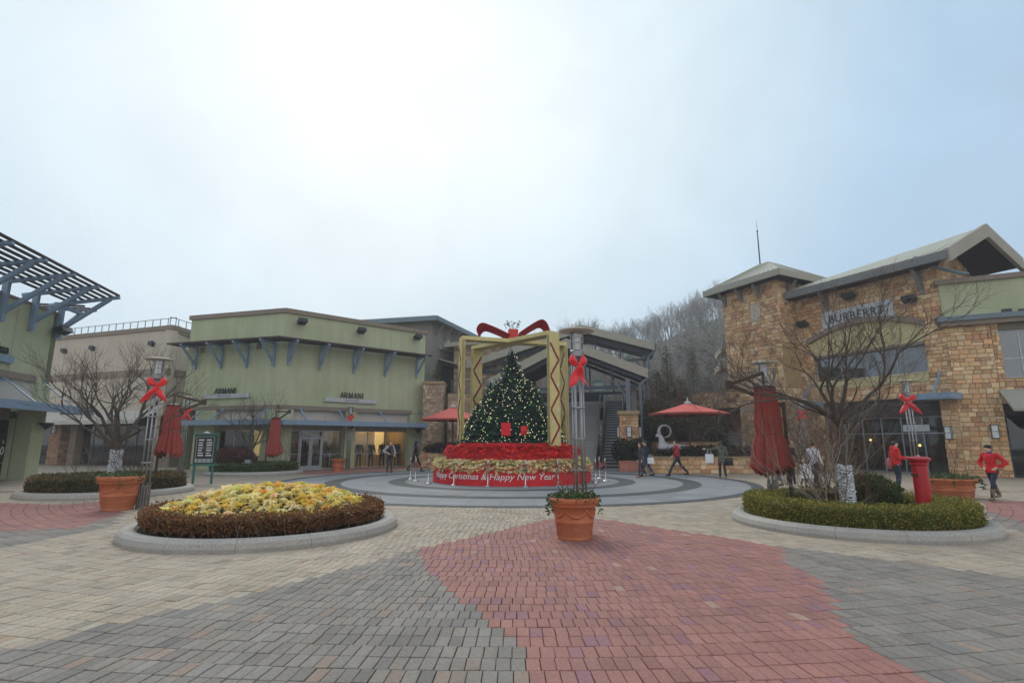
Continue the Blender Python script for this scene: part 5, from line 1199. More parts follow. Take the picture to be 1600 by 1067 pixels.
def hedge(cx, cy, r0, r1, h, label, seed, cols, nleaf, L=.035, stems=False, z0=.1, ragged=.03):
    o = thing('round_hedge', label, 'hedge', (cx, cy, 0), group='clipped round hedges'); rg = random.Random(seed)
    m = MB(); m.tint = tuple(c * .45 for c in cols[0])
    N = 90; b = []
    prof = [(r0 + .05, z0 + (.16 if stems else 0)), (r0 + .03, h - .07), (r0 + .09, h - .03), (r1 - .09, h - .03), (r1 - .03, h - .07), (r1 - .05, z0 + (.18 if stems else .02))]
    for (r_, z) in prof:
        for k in range(N):
            a = 2 * math.pi * k / N; w = mnoise.noise((math.cos(a) * r_ * 2.2, math.sin(a) * r_ * 2.2, z * 3 + seed)) * .05; m.v.append(((r_ + w) * math.cos(a), (r_ + w) * math.sin(a), z + w * .5))
    for i in range(len(prof) - 1):
        for k in range(N): m._f((i * N + k, i * N + (k + 1) % N, (i + 1) * N + (k + 1) % N, (i + 1) * N + k))
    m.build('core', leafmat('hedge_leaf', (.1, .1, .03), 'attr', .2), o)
    m = MB(); tot = (h - z0) * (r0 + r1) * 1.0 + (r1 * r1 - r0 * r0)
    for k in range(nleaf):
        q = rg.random()
        if q < .46: r_ = r1 + rg.gauss(-.01, ragged); z = z0 + (.12 if stems else .0) + (h - z0 - (.12 if stems else 0)) * rg.random(); nv = (1, 0, .2)
        elif q < .80: r_ = math.sqrt(rg.uniform(r0 * r0, r1 * r1)); z = h + rg.gauss(-.01, ragged); nv = (0, 0, 1)
        else: r_ = r0 + rg.gauss(.01, ragged); z = z0 + (h - z0) * rg.random(); nv = (-1, 0, .2)
        a = rg.uniform(0, 6.2832); w = mnoise.noise((math.cos(a) * r_ * 2.2, math.sin(a) * r_ * 2.2, z * 3 + seed)) * .06; r_ += w; z += w * .5
        p = Vector((r_ * math.cos(a), r_ * math.sin(a), z)); nw = Vector((nv[0] * math.cos(a), nv[0] * math.sin(a), nv[2] + .3)).normalized()
        d_ = (nw + Vector((rg.gauss(0, .7), rg.gauss(0, .7), rg.gauss(.1, .7)))).normalized(); sd = d_.orthogonal().normalized(); sd = Matrix.Rotation(rg.uniform(0, 6.28), 3, d_) @ sd
        l = L * rg.uniform(.7, 1.5); up = max(0, min(1, (z - z0) / (h - z0))); c = cols[min(len(cols) - 1, int(rg.random() * len(cols)))]; kf = rg.uniform(.6, 1.35)
        m.tint = tuple(x * kf for x in c); m.poly([p, p + d_ * l * .5 + sd * l * .32, p + d_ * l, p + d_ * l * .5 - sd * l * .32])
    lf = m.build('leaves', leafmat('hedge_leaf', (.1, .1, .03), 'attr', .2), o); lf['kind'] = 'stuff'
    if stems:
        m = MB()
        for k in range(230):
            a = rg.uniform(0, 6.283); r_ = r1 - rg.uniform(.03, .14); x, y = r_ * math.cos(a), r_ * math.sin(a); q = (x * 1.02 + rg.gauss(0, .05), y * 1.02 + rg.gauss(0, .05), z0 + .22)
            m.tube([(x, y, z0 - .02), q], [.011, .006], 4); m.tube([q, (q[0] + rg.gauss(0, .05), q[1] + rg.gauss(0, .05), z0 + .36)], [.006, .004], 3)
        s_ = m.build('stems', mat('hedge_stem', (.16, .115, .08), .9), o); s_['kind'] = 'stuff'
    return o
BR = [(.23, .10, .04), (.19, .095, .04), (.28, .135, .055), (.15, .10, .035), (.21, .08, .04)]
GRH = [(.21, .225, .04), (.15, .175, .035), (.31, .25, .055), (.33, .20, .05), (.11, .14, .03), (.25, .26, .055)]
DKH = [(.07, .095, .035), (.10, .105, .04), (.14, .09, .04), (.09, .085, .035)]
DGH = [(.07, .105, .03), (.09, .125, .034), (.12, .135, .04), (.055, .085, .026)]
bed(*BEDS[0], 'granite-kerbed round bed full of yellow poinsettias in the left foreground')
bed(*BEDS[1], 'granite-kerbed round bed with bare tree and red post box on the right')
bed(*BEDS[2], 'round kerbed bed with a wrapped bare tree behind the left lamp')
bed(*BEDS[3], 'round kerbed bed before the green shop with a reddish shrub')
hedge(*BEDS[0][:2], 1.6, 2.13, .46, 'low russet hedge round the yellow poinsettia bed', 1, BR, 30000, .042, True)
hedge(*BEDS[1][:2], 1.42, 2.08, .52, 'clipped yellow-green box hedge round the bed with the post box', 2, GRH, 34000, .040)
hedge(*BEDS[2][:2], 1.45, 2.12, .58, 'dark green and russet hedge round the wrapped tree at left', 3, DKH + BR[:1], 15000, .06, False)
hedge(*BEDS[3][:2], 1.45, 2.10, .55, 'dark green clipped hedge before the green shop', 4, DGH, 9000, .07, False)
# yellow poinsettias of the near bed, each head a part
pn = thing('poinsettia_planting', 'mound of yellow and cream poinsettias filling the left foreground bed', 'flowers', (BEDS[0][0], BEDS[0][1], 0))
rg = random.Random(17); variants = []
PETO = leafmat('bract', (.8, .6, .2), 'obj', .12)
for k in range(6):
    mb = MB(); L = .128
    for lay, (n_, s_, zz) in enumerate(((6, 1.0, 0), (5, .72, .025), (4, .42, .045))):
        for lf in bract(rg, L * s_, n_):
            # fold each bract along its midrib
            a_, b_, c_, d_ = [Vector(p) for p in lf]; mid = (a_ + c_) / 2 + Vector((0, 0, -.012)); mb.poly([a_ + Vector((0, 0, zz)), b_ + Vector((0, 0, zz)), c_ + Vector((0, 0, zz - .01)), mid + Vector((0, 0, zz))]); mb.poly([a_ + Vector((0, 0, zz)), mid + Vector((0, 0, zz)), c_ + Vector((0, 0, zz - .01)), d_ + Vector((0, 0, zz))])
    variants.append(mb.mesh('poinsettia', PETO))
pal = [(.90, .68, .16), (.88, .74, .26), (.92, .80, .40), (.86, .58, .10), (.88, .82, .50), (.92, .72, .20), (.90, .78, .32)]
nph = 296; rm_ = 1.82
def mound(r_): return .47 + .36 * (1 - (r_ / rm_) ** 2)
for k in range(nph):
    a = k * 2.39996 + rg.uniform(-.1, .1); r_ = rm_ * math.sqrt((k + .5) / nph) + rg.gauss(0, .03); x, y = r_ * math.cos(a), r_ * math.sin(a); z = mound(r_) + rg.gauss(0, .03)
    place(rg.choice(variants), 'poinsettia', pn, (x, y, z), (rg.gauss(0, .3) - y * .2, rg.gauss(0, .3) + x * .2, rg.uniform(0, 6.28)), (rg.uniform(.8, 1.25),) * 3, tuple(c * rg.uniform(.85, 1.08) for c in rg.choice(pal)))
ex = MB()
for k in range(620):
    a = k * 2.39996 + 1.3; r_ = (rm_ + .04) * math.sqrt((k + .5) / 620) + rg.gauss(0, .04); T = Matrix.Translation((r_ * math.cos(a), r_ * math.sin(a), mound(min(r_, rm_)) - .05 + rg.gauss(0, .03))) @ Matrix.Rotation(rg.gauss(0, .35) - r_ * math.sin(a) * .2, 4, 'X') @ Matrix.Rotation(rg.gauss(0, .35) + r_ * math.cos(a) * .2, 4, 'Y')
    kf = rg.uniform(.75, 1.05); ex.tint = tuple(c * kf for c in rg.choice(pal))
    for s_, zz in ((1, 0), (.6, .03)):
        for lf in bract(rg, .115 * s_, 6): ex.poly([T @ (Vector(p) + Vector((0, 0, zz))) for p in lf])
o = ex.build('smaller_poinsettias', leafmat('petal', (.8, .6, .2), 'attr', .1), pn); o['kind'] = 'stuff'
m = MB()
for k in range(2600):
    a = rg.uniform(0, 6.283); r_ = rm_ * math.sqrt(rg.random()) * 1.04; p = Vector((r_ * math.cos(a), r_ * math.sin(a), mound(min(r_, rm_)) - rg.uniform(.03, .2))); d_ = Vector((rg.gauss(0, 1), rg.gauss(0, 1), rg.gauss(0, .3))).normalized(); sd = d_.cross(Vector((0, 0, 1))).normalized(); l = rg.uniform(.07, .13)
    kf = rg.uniform(.5, 1.3); m.tint = (.035 * kf, .06 * kf, .02 * kf) if rg.random() < .8 else (.12, .04, .02); m.poly([p, p + d_ * l * .5 + sd * l * .3, p + d_ * l, p + d_ * l * .5 - sd * l * .3])
o = m.build('leaves', leafmat('hedge_leaf', (.1, .1, .03), 'attr', .2), pn); o['kind'] = 'stuff'
ub = thing('junction_box', 'small pale box at the right end of the poinsettia bed', 'box', (*G(597, 812).to_2d(), .0)); ub.location = (*(Vector(BEDS[0][:2]) + (G(597, 812).to_2d() - Vector(BEDS[0][:2])).normalized() * 2.28), .1)
B(-.07, .07, -.05, .05, 0, .3).build('body', SIGNW, ub, bevel=.01); B(-.08, .08, -.06, .06, .3, .32).build('lid', ALU, ub)
def plant_mass(name, label, cat, cx, cy, rx, ry, h, n, cols, L, seed, z0=.1, core=True, group=None):
    o = thing(name, label, cat, (cx, cy, z0), group=group); rg = random.Random(seed); m = MB()
    if core:
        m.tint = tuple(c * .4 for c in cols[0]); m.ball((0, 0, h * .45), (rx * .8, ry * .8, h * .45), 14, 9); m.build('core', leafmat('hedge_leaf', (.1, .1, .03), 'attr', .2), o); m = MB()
    for k in range(n):
        v = Vector((rg.gauss(0, 1), rg.gauss(0, 1), rg.gauss(0, 1))).normalized(); s_ = rg.uniform(.78, 1.05) + .1 * mnoise.noise(v * 2.5 + Vector((seed, 0, 0))); p = Vector((v.x * rx * s_, v.y * ry * s_, h * .5 + v.z * h * .5 * s_))
        if p.z < 0: continue
        d_ = (v + Vector((rg.gauss(0, .6), rg.gauss(0, .6), rg.gauss(.2, .6)))).normalized(); sd = Matrix.Rotation(rg.uniform(0, 6.28), 3, d_) @ d_.orthogonal().normalized(); l = L * rg.uniform(.6, 1.4); c = rg.choice(cols); kf = rg.uniform(.55, 1.3); m.tint = tuple(x * kf for x in c)
        m.poly([p, p + d_ * l * .5 + sd * l * .3, p + d_ * l, p + d_ * l * .5 - sd * l * .3])
    lf = m.build('leaves', leafmat('hedge_leaf', (.1, .1, .03), 'attr', .2), o); lf['kind'] = 'stuff'; return o
gx, gy = BEDS[1][:2]
plant_mass('evergreen_shrub', 'dark green rounded shrub right of the wrapped trunk in the hedged bed', 'shrub', gx + .85, gy + .75, .62, .6, .85, 5000, DGH, .06, 5)
plant_mass('ground_ivy', 'low green ivy at the foot of the red post box', 'plant', gx + .7, gy - .5, .75, .5, .28, 2200, [(.04, .09, .02), (.06, .11, .03)], .06, 6)
plant_mass('barberry_bush', 'rounded reddish-brown twiggy bush in the bed before the green shop', 'bush', *AT(364, 712, 29.6).to_2d(), 1.15, 1.0, 1.2, 9000, [(.16, .055, .05), (.20, .075, .065), (.13, .06, .05), (.10, .065, .04)], .09, 7, .15)
sp_ = thing('spotlight', 'small white ground floodlight inside the hedged bed at right', 'lamp', (*AT(1252, 783, 11.3).to_2d(), .14)); m = MB(); m.box(-.16, .16, -.1, .1, .1, .14); m.build('head', SIGNW, sp_); m = MB(); m.tube([(0, 0, 0), (0, 0, .1)], .02, 6); m.build('stake', DARKF, sp_)
sp2 = thing('spotlight', 'small grey floodlight beside the reddish bush before the green shop', 'lamp', (*AT(388, 722, 28.6).to_2d(), .14)); m = MB(); m.box(-.14, .14, -.1, .1, .35, .65); m.build('head', ALU, sp2); m = MB(); m.tube([(0, 0, 0), (0, 0, .4)], .03, 6); m.build('stake', DARKF, sp2)
# red post box
pb = thing('post_box', 'red cylindrical post box standing in the right hedged bed', 'post box', (8.38, 11.4, .1)); RPB = mat('post_box_red', (.42, .012, .02), .35, nscale=3, namt=.08, coat=.3)
m = MB(); m.lathe([(.165, 0), (.165, .05), (.138, .07), (.138, 1.12), (.165, 1.14), (.165, 1.17), (.15, 1.18)], 28); m.build('body', RPB, pb, smooth=False)
m = MB(); m.lathe([(.15, 1.18), (.205, 1.23), (.21, 1.255), (.205, 1.275), (.16, 1.295), (.01, 1.305)], 28); m.build('cap', RPB, pb); m = MB(); m.lathe([(.03, 1.305), (.03, 1.325), (.005, 1.33)], 10); m.build('knob', mat('pale_pink', (.6, .35, .33), .5), pb)
B(-.18, -.12, -.1, .02, .92, .955).build('letter_slot', BLACK, pb)

# ================================================================ pots, lamps, bows
TERRA = mat('terracotta', lin(176, 98, 62), .8, nscale=2.5, namt=.16, fine=.1, bump=.15, bscale=60, rgb2=lin(188, 118, 84))
def pot(loc, rt, rb, h, label, seed, cols=None, foliage=True, swag=True, nleaf=700):
    o = thing('terracotta_pot', label, 'plant pot', (loc[0], loc[1], 0), group='terracotta pots'); f = lambda t: rb + (rt * .86 - rb) * t
    prof = [(rb * .96, .0), (rb, .02), (rb * 1.02, h * .05), (rb * 1.0, h * .075), (f(.1), h * .09), (f(.42), h * .40), (f(.45) * 1.03, h * .415), (f(.46) * 1.03, h * .44), (f(.48), h * .455), (f(.8), h * .77), (rt * .93, h * .79), (rt * .95, h * .82), (rt * .93, h * .845), (rt * .97, h * .86), (rt, h * .93), (rt * .99, h * .985), (rt * .95, h), (rt * .88, h * .98), (rt * .85, h * .86), (.01, h * .86)]
    m = MB(); m.lathe(prof, 40, closed_top=False); b_ = m.build('body', TERRA, o, smooth=True)
    if swag:
        m = MB()
        for k in range(6):
            a0 = 2 * math.pi * k / 6; P = []
            for j in range(9): t = j / 8; a = a0 + t * math.pi / 3; zz = h * (.70 - .15 * 4 * t * (1 - t)); r_ = f(.48 + (zz / h - .455) * 1.0) + .004; P.append((r_ * math.cos(a), r_ * math.sin(a), zz))
            m.tube(P, [.012 + .014 * math.sin(math.pi * j / 8) for j in range(9)], 5); m.ball((P[0][0], P[0][1], P[0][2]), .028, 7, 5); a = a0 + math.pi / 6; r_ = f(.26) + .0; 
            for q in range(5): m.ball((r_ * math.cos(a) + .02 * math.cos(q * 1.257) * -math.sin(a), r_ * math.sin(a) + .02 * math.cos(q * 1.257) * math.cos(a), h * .25 + .025 * math.sin(q * 1.257)), .016, 5, 4)
        m.build('relief', TERRA, b_, smooth=True)
    m = MB(); m.lathe([(rt * .86, h * .87), (.01, h * .9)], 24, closed_top=False); m.build('soil', SOIL, o)
    if foliage:
        rg = random.Random(seed); m = MB(); cols = cols or [(.05, .10, .03), (.07, .13, .04), (.035, .07, .03), (.10, .13, .05)]
        for k in range(nleaf):
            a = rg.uniform(0, 6.283); r_ = rt * math.sqrt(rg.random()) * 1.02; p = Vector((r_ * math.cos(a), r_ * math.sin(a), h * .9 + rg.uniform(0, .17) * (1.15 - (r_ / rt) ** 2 * .5) - (.05 if r_ > rt * .95 else 0))); d_ = Vector((rg.gauss(0, 1) + math.cos(a) * .6, rg.gauss(0, 1) + math.sin(a) * .6, rg.gauss(.4, .6))).normalized(); sd = Matrix.Rotation(rg.uniform(0, 6.28), 3, d_) @ d_.orthogonal().normalized(); l = rg.uniform(.035, .08); kf = rg.uniform(.6, 1.3); c = rg.choice(cols); m.tint = tuple(x * kf for x in c)
            m.poly([p, p + d_ * l * .5 + sd * l * .36, p + d_ * l, p + d_ * l * .5 - sd * l * .36])
        for k in range(5):                      # trailing shoots over the rim
            a = rg.uniform(0, 6.283)
            for j in range(8): p = Vector((rt * 1.02 * math.cos(a), rt * 1.02 * math.sin(a), h * .98 - j * .035)) + Vector((rg.gauss(0, .015), rg.gauss(0, .015), 0)); l = .05; m.tint = rg.choice(cols); m.poly([p, p + Vector((rg.gauss(0, .03), rg.gauss(0, .03), -l)), p + Vector((rg.gauss(0, .05), rg.gauss(0, .05), -l * .6))])
        lf = m.build('foliage', leafmat('hedge_leaf', (.1, .1, .03), 'attr', .2), o); lf['kind'] = 'stuff'
    return o
STEEL = mat('brushed_steel', lin(150, 150, 152), .35, metal=.85, nscale=6, namt=.1)
DISC = mat('lamp_disc', lin(188, 186, 176), .6, nscale=4, namt=.05); LGL = glassmat('lantern_glass', (.9, .92, .92), .9)
def make_lamp(x, y, label, H=3.95, tw=0.0):
    o = thing('street_lamp', label, 'street lamp', (x, y, 0), tw, group='tubular street lamps'); rg = random.Random(int(x * 100))
    n = 6; rr_ = .115
    for k in range(n):
        a = 2 * math.pi * k / n; m = MB(); m.tube([(rr_ * math.cos(a), rr_ * math.sin(a), 0), (rr_ * .92 * math.cos(a), rr_ * .92 * math.sin(a), H - .48)], .0165, 7); m.build('tube', STEEL, o, smooth=True)
    for z in (.55, 1.15, 1.75, 2.35, 2.95):
        m = MB(); m.lathe([(rr_ - .03, z), (rr_ + .03, z), (rr_ + .03, z + .022), (rr_ - .03, z + .022), (rr_ - .03, z)], 18, closed_top=False); m.build('collar', STEEL, o)
    m = MB(); m.lathe([(.15, 0), (.15, .03), (.02, .04)], 18); m.build('base_plate', STEEL, o)
    m = MB(); [m.tube([(.13 * math.cos(a), .13 * math.sin(a), .02), (.125 * math.cos(a), .125 * math.sin(a), .58 + .05 * (i % 3))], .024, 6) for i, a in enumerate([k * math.pi / 7 for k in range(14)])]; m.build('base_sleeve', mat('weathered_sleeve', lin(112, 105, 102), .7, nscale=6, namt=.25, streak=.3), o)
    m = MB(); m.lathe([(.06, H - .62), (.13, H - .57), (.14, H - .46), (.125, H - .44), (.02, H - .43)], 18); m.build('lantern_base', STEEL, o)
    m = MB(); m.lathe([(.12, H - .44), (.12, H - .06)], 18, closed_top=False); m.build('lantern_glass', LGL, o, smooth=True)
    m = MB(); [m.tube([(.125 * math.cos(a), .125 * math.sin(a), H - .46), (.125 * math.cos(a), .125 * math.sin(a), H - .06)], .01, 5) for a in [k * math.pi / 3 for k in range(6)]]
    [m.lathe([(.115, z), (.135, z), (.135, z + .02), (.115, z + .02)], 18, closed_top=False) for z in (H - .3, H - .18)]; m.build('lantern_cage', STEEL, o)
    m = MB(); m.lathe([(.085, H - .43), (.085, H - .16), (.05, H - .12), (.005, H - .11)], 10); m.build('bulb', mat('lamp_bulb', (.7, .7, .68), .4), o)
    m = MB(); m.lathe([(.10, H - .07), (.355, H - .055), (.36, H - .035), (.30, H - .02), (.02, H + .01)], 32, closed_top=True); m.build('disc_hood', DISC, o)
    return o
BOWR = mat('satin_bow', (.70, .014, .02), .42, nscale=4, namt=.12, sheen=.3)
def make_bow(x, y, z, label, face=0.0, s=1.0, rot=0.0):
    """puffed loops, knot and two tails; faces -y before turning"""
    o = thing('ribbon_bow', label, 'bow', (x, y, z), face, group='red bows on the lamps')
    def sheet(P0, P1, th, puff):
        mb = MB(); N, K = len(P0), 6
        for i in range(N):
            a, b_ = Vector(P0[i]), Vector(P1[i])
            for k in range(K + 1): t = k / K; p = a.lerp(b_, t); p.y -= puff[i] * math.sin(math.pi * t) + .01 * math.sin(i * 2.1 + k * 2.5); mb.v.append(tuple(p * s))
        for i in range(N - 1):
            for k in range(K): mb._f((i * (K + 1) + k, (i + 1) * (K + 1) + k, (i + 1) * (K + 1) + k + 1, i * (K + 1) + k + 1))
        return mb
    rgb_ = random.Random(int(abs(x * 37 + y * 11)))
    for sd in (-1, 1):
        mb = MB(); N, K = 12, 18; tilt = R(rgb_.uniform(8, 26)); ph_ = rgb_.uniform(0, 6)
        for i in range(N + 1):
            t = i / N; ln = .015 + .30 * t; pr = math.sin(math.pi * (.06 + .86 * t) ** 1.25); rz_ = .022 + .115 * pr; ry_ = .015 + .055 * pr; cz = .10 * math.sin(t * 1.9) * .8
            for k in range(K):
                a = 2 * math.pi * k / K; w = 1 + (.24 * math.sin(a * 4 + ph_) + .12 * math.sin(a * 7 + t * 5)) * (1 - t * .45); lx, lz = ln, cz + rz_ * w * math.sin(a); xx = lx * math.cos(tilt) - lz * math.sin(tilt) * .35; zz = lz + lx * math.sin(tilt) * .5
                mb.v.append((sd * xx * s, (-.05 + ry_ * w * math.cos(a)) * s, zz * s))
        for i in range(N):
            for k in range(K): mb._f((i * K + k, i * K + (k + 1) % K, (i + 1) * K + (k + 1) % K, (i + 1) * K + k))
        mb._f(tuple(N * K + k for k in range(K))); mb.build('loop', BOWR, o, smooth=True)
        P0 = []; P1 = []; pf = []; ln_ = rgb_.uniform(.46, .6); sp_a = rgb_.uniform(.16, .30)
        for i in range(9):
            t = i / 8; cx_ = sd * (.01 + sp_a * t ** 1.2); cz = -.02 - ln_ * t + .03 * math.sin(t * 3); w = .03 + .125 * math.sin(min(1, t * 1.1) * 1.9); yy = -.07 - .05 * math.sin(t * 6 + ph_); sk = .09 * t * sd; P0.append((cx_ - w, yy, cz + sk)); P1.append((cx_ + w, yy - .03 * math.cos(t * 5), cz - sk)); pf.append(.045 * math.sin(t * 3.0) + .01)
        ob = sheet(P0, P1, .004, pf).build('tail', BOWR, o, smooth=True); ob.modifiers.new('thick', 'SOLIDIFY').thickness = .006
    m = MB(); m.ball((0, -.07 * s, 0), (.05 * s, .045 * s, .055 * s), 10, 8); m.build('knot', BOWR, o, smooth=True); o.rotation_euler = (0, rot, face); return o
def lamp_xy(u, Y, v=700): p = AT(u, v, Y); return p.x, p.y
def face_cam(x, y): return math.atan2(x, y) * -1.0
lamps = [((222, 14.6, 790), 'steel-tube street lamp beside the left terracotta pot', 'big red satin bow on the lamp by the left pot', .98),
         ((281, 27.6, 742), 'street lamp behind the closed parasol at left', 'red bow on the lamp behind the closed left parasol', .95),
         ((543, 35.0, 733), 'street lamp standing before the green shop pier', 'small red bow on the lamp before the green shop', 1.0),
         ((907, 10.75, 800), 'steel-tube street lamp rising behind the centre terracotta pot', 'large red bow on the lamp over the centre pot', .88),
         ((1437, 20.0, 765), 'street lamp behind the red post box', 'red bow on the lamp above the red post box', 1.1),
         ((1210, 15.3, 785), 'street lamp hidden behind the tall closed parasol at right', None, 1.0),
         ((1262, 29.0, 742), 'distant street lamp seen through the bare tree at right', 'tiny red bow on the far lamp behind the bare tree', .8)]
for (u, Y, v), lab, bl, bs_ in lamps:
    x, y = lamp_xy(u, Y, v); make_lamp(x, y, lab)
    if bl:
        fc = -math.atan2(x, y); off = Vector((-x, -y)).normalized() * .17; make_bow(x + off.x, y + off.y, 3.2, bl, fc + (R(38) if 900 < u < 920 else 0), bs_ * .8)
pot((1.12, 10.15), .455, .30, .72, 'large terracotta pot with trailing green plants, centre foreground', 1)
pot((AT(186, 790, 14.35).x, 14.3), .54, .345, .84, 'terracotta pot with swag relief beside the left lamp', 2)
pot((AT(1482, 770, 17.3).x, 17.3), .82, .60, .60, 'wide low terracotta pot behind the red post box', 3, nleaf=1300)
pot((AT(528, 730, 32.3).x, 32.3), .40, .30, .72, 'small ridged terracotta pot before the shop door', 4, swag=False, nleaf=200)
# thin bare shoots in pots
def shoots(x, y, z, n, h, label, seed, spread=.25, r_=.3):
    o = thing('bare_shoots', label, 'plant', (x, y, z)); rg = random.Random(seed)
    for k in range(n):
        a = rg.uniform(0, 6.283); q = r_ * math.sqrt(rg.random()); p = Vector((q * math.cos(a), q * math.sin(a), 0)); d_ = Vector((math.cos(a) * spread, math.sin(a) * spread, 1)); m = MB(); P = [p]
        for j in range(5): d_ = (d_ + Vector((rg.gauss(0, .18), rg.gauss(0, .18), 0))).normalized(); P.append(P[-1] + d_ * h * rg.uniform(.7, 1.1) / 5)
        m.tube(P, [.008, .007, .006, .005, .004, .002], 4, False)
        for j in (2, 3, 4): m.tube([P[j], P[j] + Vector((rg.gauss(0, .12), rg.gauss(0, .12), .15))], [.004, .001], 3, False)
        m.build('shoot', mat('twig_brown', (.10, .075, .05), .9), o)
    return o
shoots(1.12, 10.15, .62, 11, .75, 'bare brown shoots in the centre terracotta pot', 1, .3)
shoots(AT(1482, 770, 17.3).x, 17.3, .5, 8, 1.5, 'tall bare shoots in the wide low pot', 2, .3, .4)
shoots(AT(528, 730, 32.3).x, 32.3, .6, 8, 1.3, 'bare shoots in the small pot before the shop door', 3, .15, .2)
bp = thing('box_planter', 'pink rectangular planter at the foot of the stone pillar', 'planter', (*AT(984, 735, 32.4).to_2d(), 0)); B(-.62, .62, -.3, .3, 0, .55).build('trough', mat('pink_clay', lin(188, 128, 112), .8, nscale=3), bp, bevel=.02); B(-.66, .66, -.34, .34, .55, .62).build('rim', mat('pink_clay', lin(188, 128, 112), .8), bp)
for dx, lab in ((-.38, 'left dark clipped shrub in the pink planter'), (.42, 'right dark pointed clipped shrub in the pink planter')):
    p = AT(984, 735, 32.4); plant_mass('clipped_shrub', lab, 'shrub', p.x + dx, p.y, .62, .5, 1.35, 2600, [(.028, .04, .016), (.04, .045, .018)], .08, 9, .5)

# ================================================================ parasols
CANV = mat('red_canvas', lin(150, 66, 58), .85, nscale=3, namt=.14, bump=.1, bscale=30); POLE = mat('brown_pole', lin(74, 54, 46), .6, nscale=4)
CANVO = mat('faded_red_canvas', lin(196, 92, 82), .85, nscale=2, namt=.1)
def closed_parasol(px, py, ztop, zbot, elbow, label, rtop=.16, rbot=.36, pole=(0.25, .1), seed=1, z0=0, nfold=12, col_=None):
    """hanging folded canopy beside a mast; elbow = offset of the folded arm's knee"""
    o = thing('closed_parasol', label, 'parasol', (px, py, z0), group='folded red parasols'); rg = random.Random(seed); m = MB(); N = nfold * 4; rows = 14; H = ztop - zbot
    for i in range(rows + 1):
        t = i / rows; tie = .55; base = rtop + (rbot - rtop) * (t ** 1.4); base *= (1 - .18 * math.exp(-((t - tie) / .07) ** 2)); amp = .2 + .24 * t
        for k in range(N):
            a = 2 * math.pi * k / N; r_ = base * (1 + amp * math.cos(a * nfold + math.sin(t * 3 + seed) * .5) * (.7 + .3 * math.sin(a * 3 + seed))); zz = ztop - H * t + (.10 * math.cos(a * nfold) * (1 if i == rows else 0)) + (.05 * math.sin(a * 2 + seed) if i == rows else 0)
            m.v.append((r_ * math.cos(a), r_ * .85 * math.sin(a), zz - z0))
    for i in range(rows):
        for k in range(N): m._f((i * N + k, i * N + (k + 1) % N, (i + 1) * N + (k + 1) % N, (i + 1) * N + k))
    m._f(tuple(range(N))); c = m.build('canopy', col_ or CANV, o, smooth=True); c.modifiers.new('thick', 'SOLIDIFY').thickness = .008
    m = MB(); zt = ztop - H * .55; m.lathe([(rtop * 1.2, -.02), (rtop * 1.25, 0), (rtop * 1.2, .02)], 20, (0, 0, zt - z0), False); m.build('tie_strap', CANV, c)
    mx_, my = pole; m = MB(); m.tube([(mx_, my, 0), (mx_, my, ztop - .35 - z0)], .045, 10); m.lathe([(.28, 0), (.28, .05), (.06, .07)], 16, (mx_, my, 0)); m.build('mast', POLE, o)
    ex, ez = elbow; m = MB(); m.bar((mx_, my, ztop - .45 - z0), (ex, my, ez - z0), .06, .08); m.bar((ex, my, ez - z0), (0, 0, ztop + .35 - z0), .06, .08); m.bar((0, 0, ztop + .37 - z0), (0, 0, ztop - z0), .04, .04); m.box(ex - .07, ex + .07, my - .05, my + .05, ez - z0 - .1, ez - z0 + .1); m.build('folded_arm', POLE, o)
    m = MB(); m.lathe([(rtop * 1.05, 0), (rtop * 1.15, .015), (rtop * .4, .05), (.01, .055)], 18, (0, 0, ztop - z0)); m.build('top_plate', DARKF, c)
    return o
p = AT(1200, 680, 13.1); e_ = AT(1139, 601, 13.1); closed_parasol(p.x, p.y, AT(1195, 605, 13.1).z, AT(1205, 737, 13.1).z + .02, (e_.x - p.x, e_.z), 'tall folded dark red parasol at the left of the right bed', .215, .40, (.46, .05), 3, .1)
p = AT(266, 680, 19.0); e_ = AT(316, 628, 19.0); closed_parasol(p.x, p.y, AT(266, 633, 19).z, AT(266, 710, 19).z, (e_.x - p.x, e_.z), 'folded dark red parasol behind the left lamp', .2, .36, (-.42, .1), 5, .1)
p = AT(429, 680, 29.0); e_ = AT(451, 643, 29.0); closed_parasol(p.x, p.y, AT(429, 653, 29).z, AT(429, 711, 29).z, (e_.x - p.x, e_.z), 'folded bright red parasol before the green shop corner', .2, .36, (-.42, .1), 7, .1)
p = AT(1311, 680, 23.0); closed_parasol(p.x, p.y, AT(1311, 642, 23).z, AT(1311, 705, 23).z, (.6, 3.2), 'slim folded red parasol seen behind the bare tree at right', .12, .19, (.0, .2), 9)
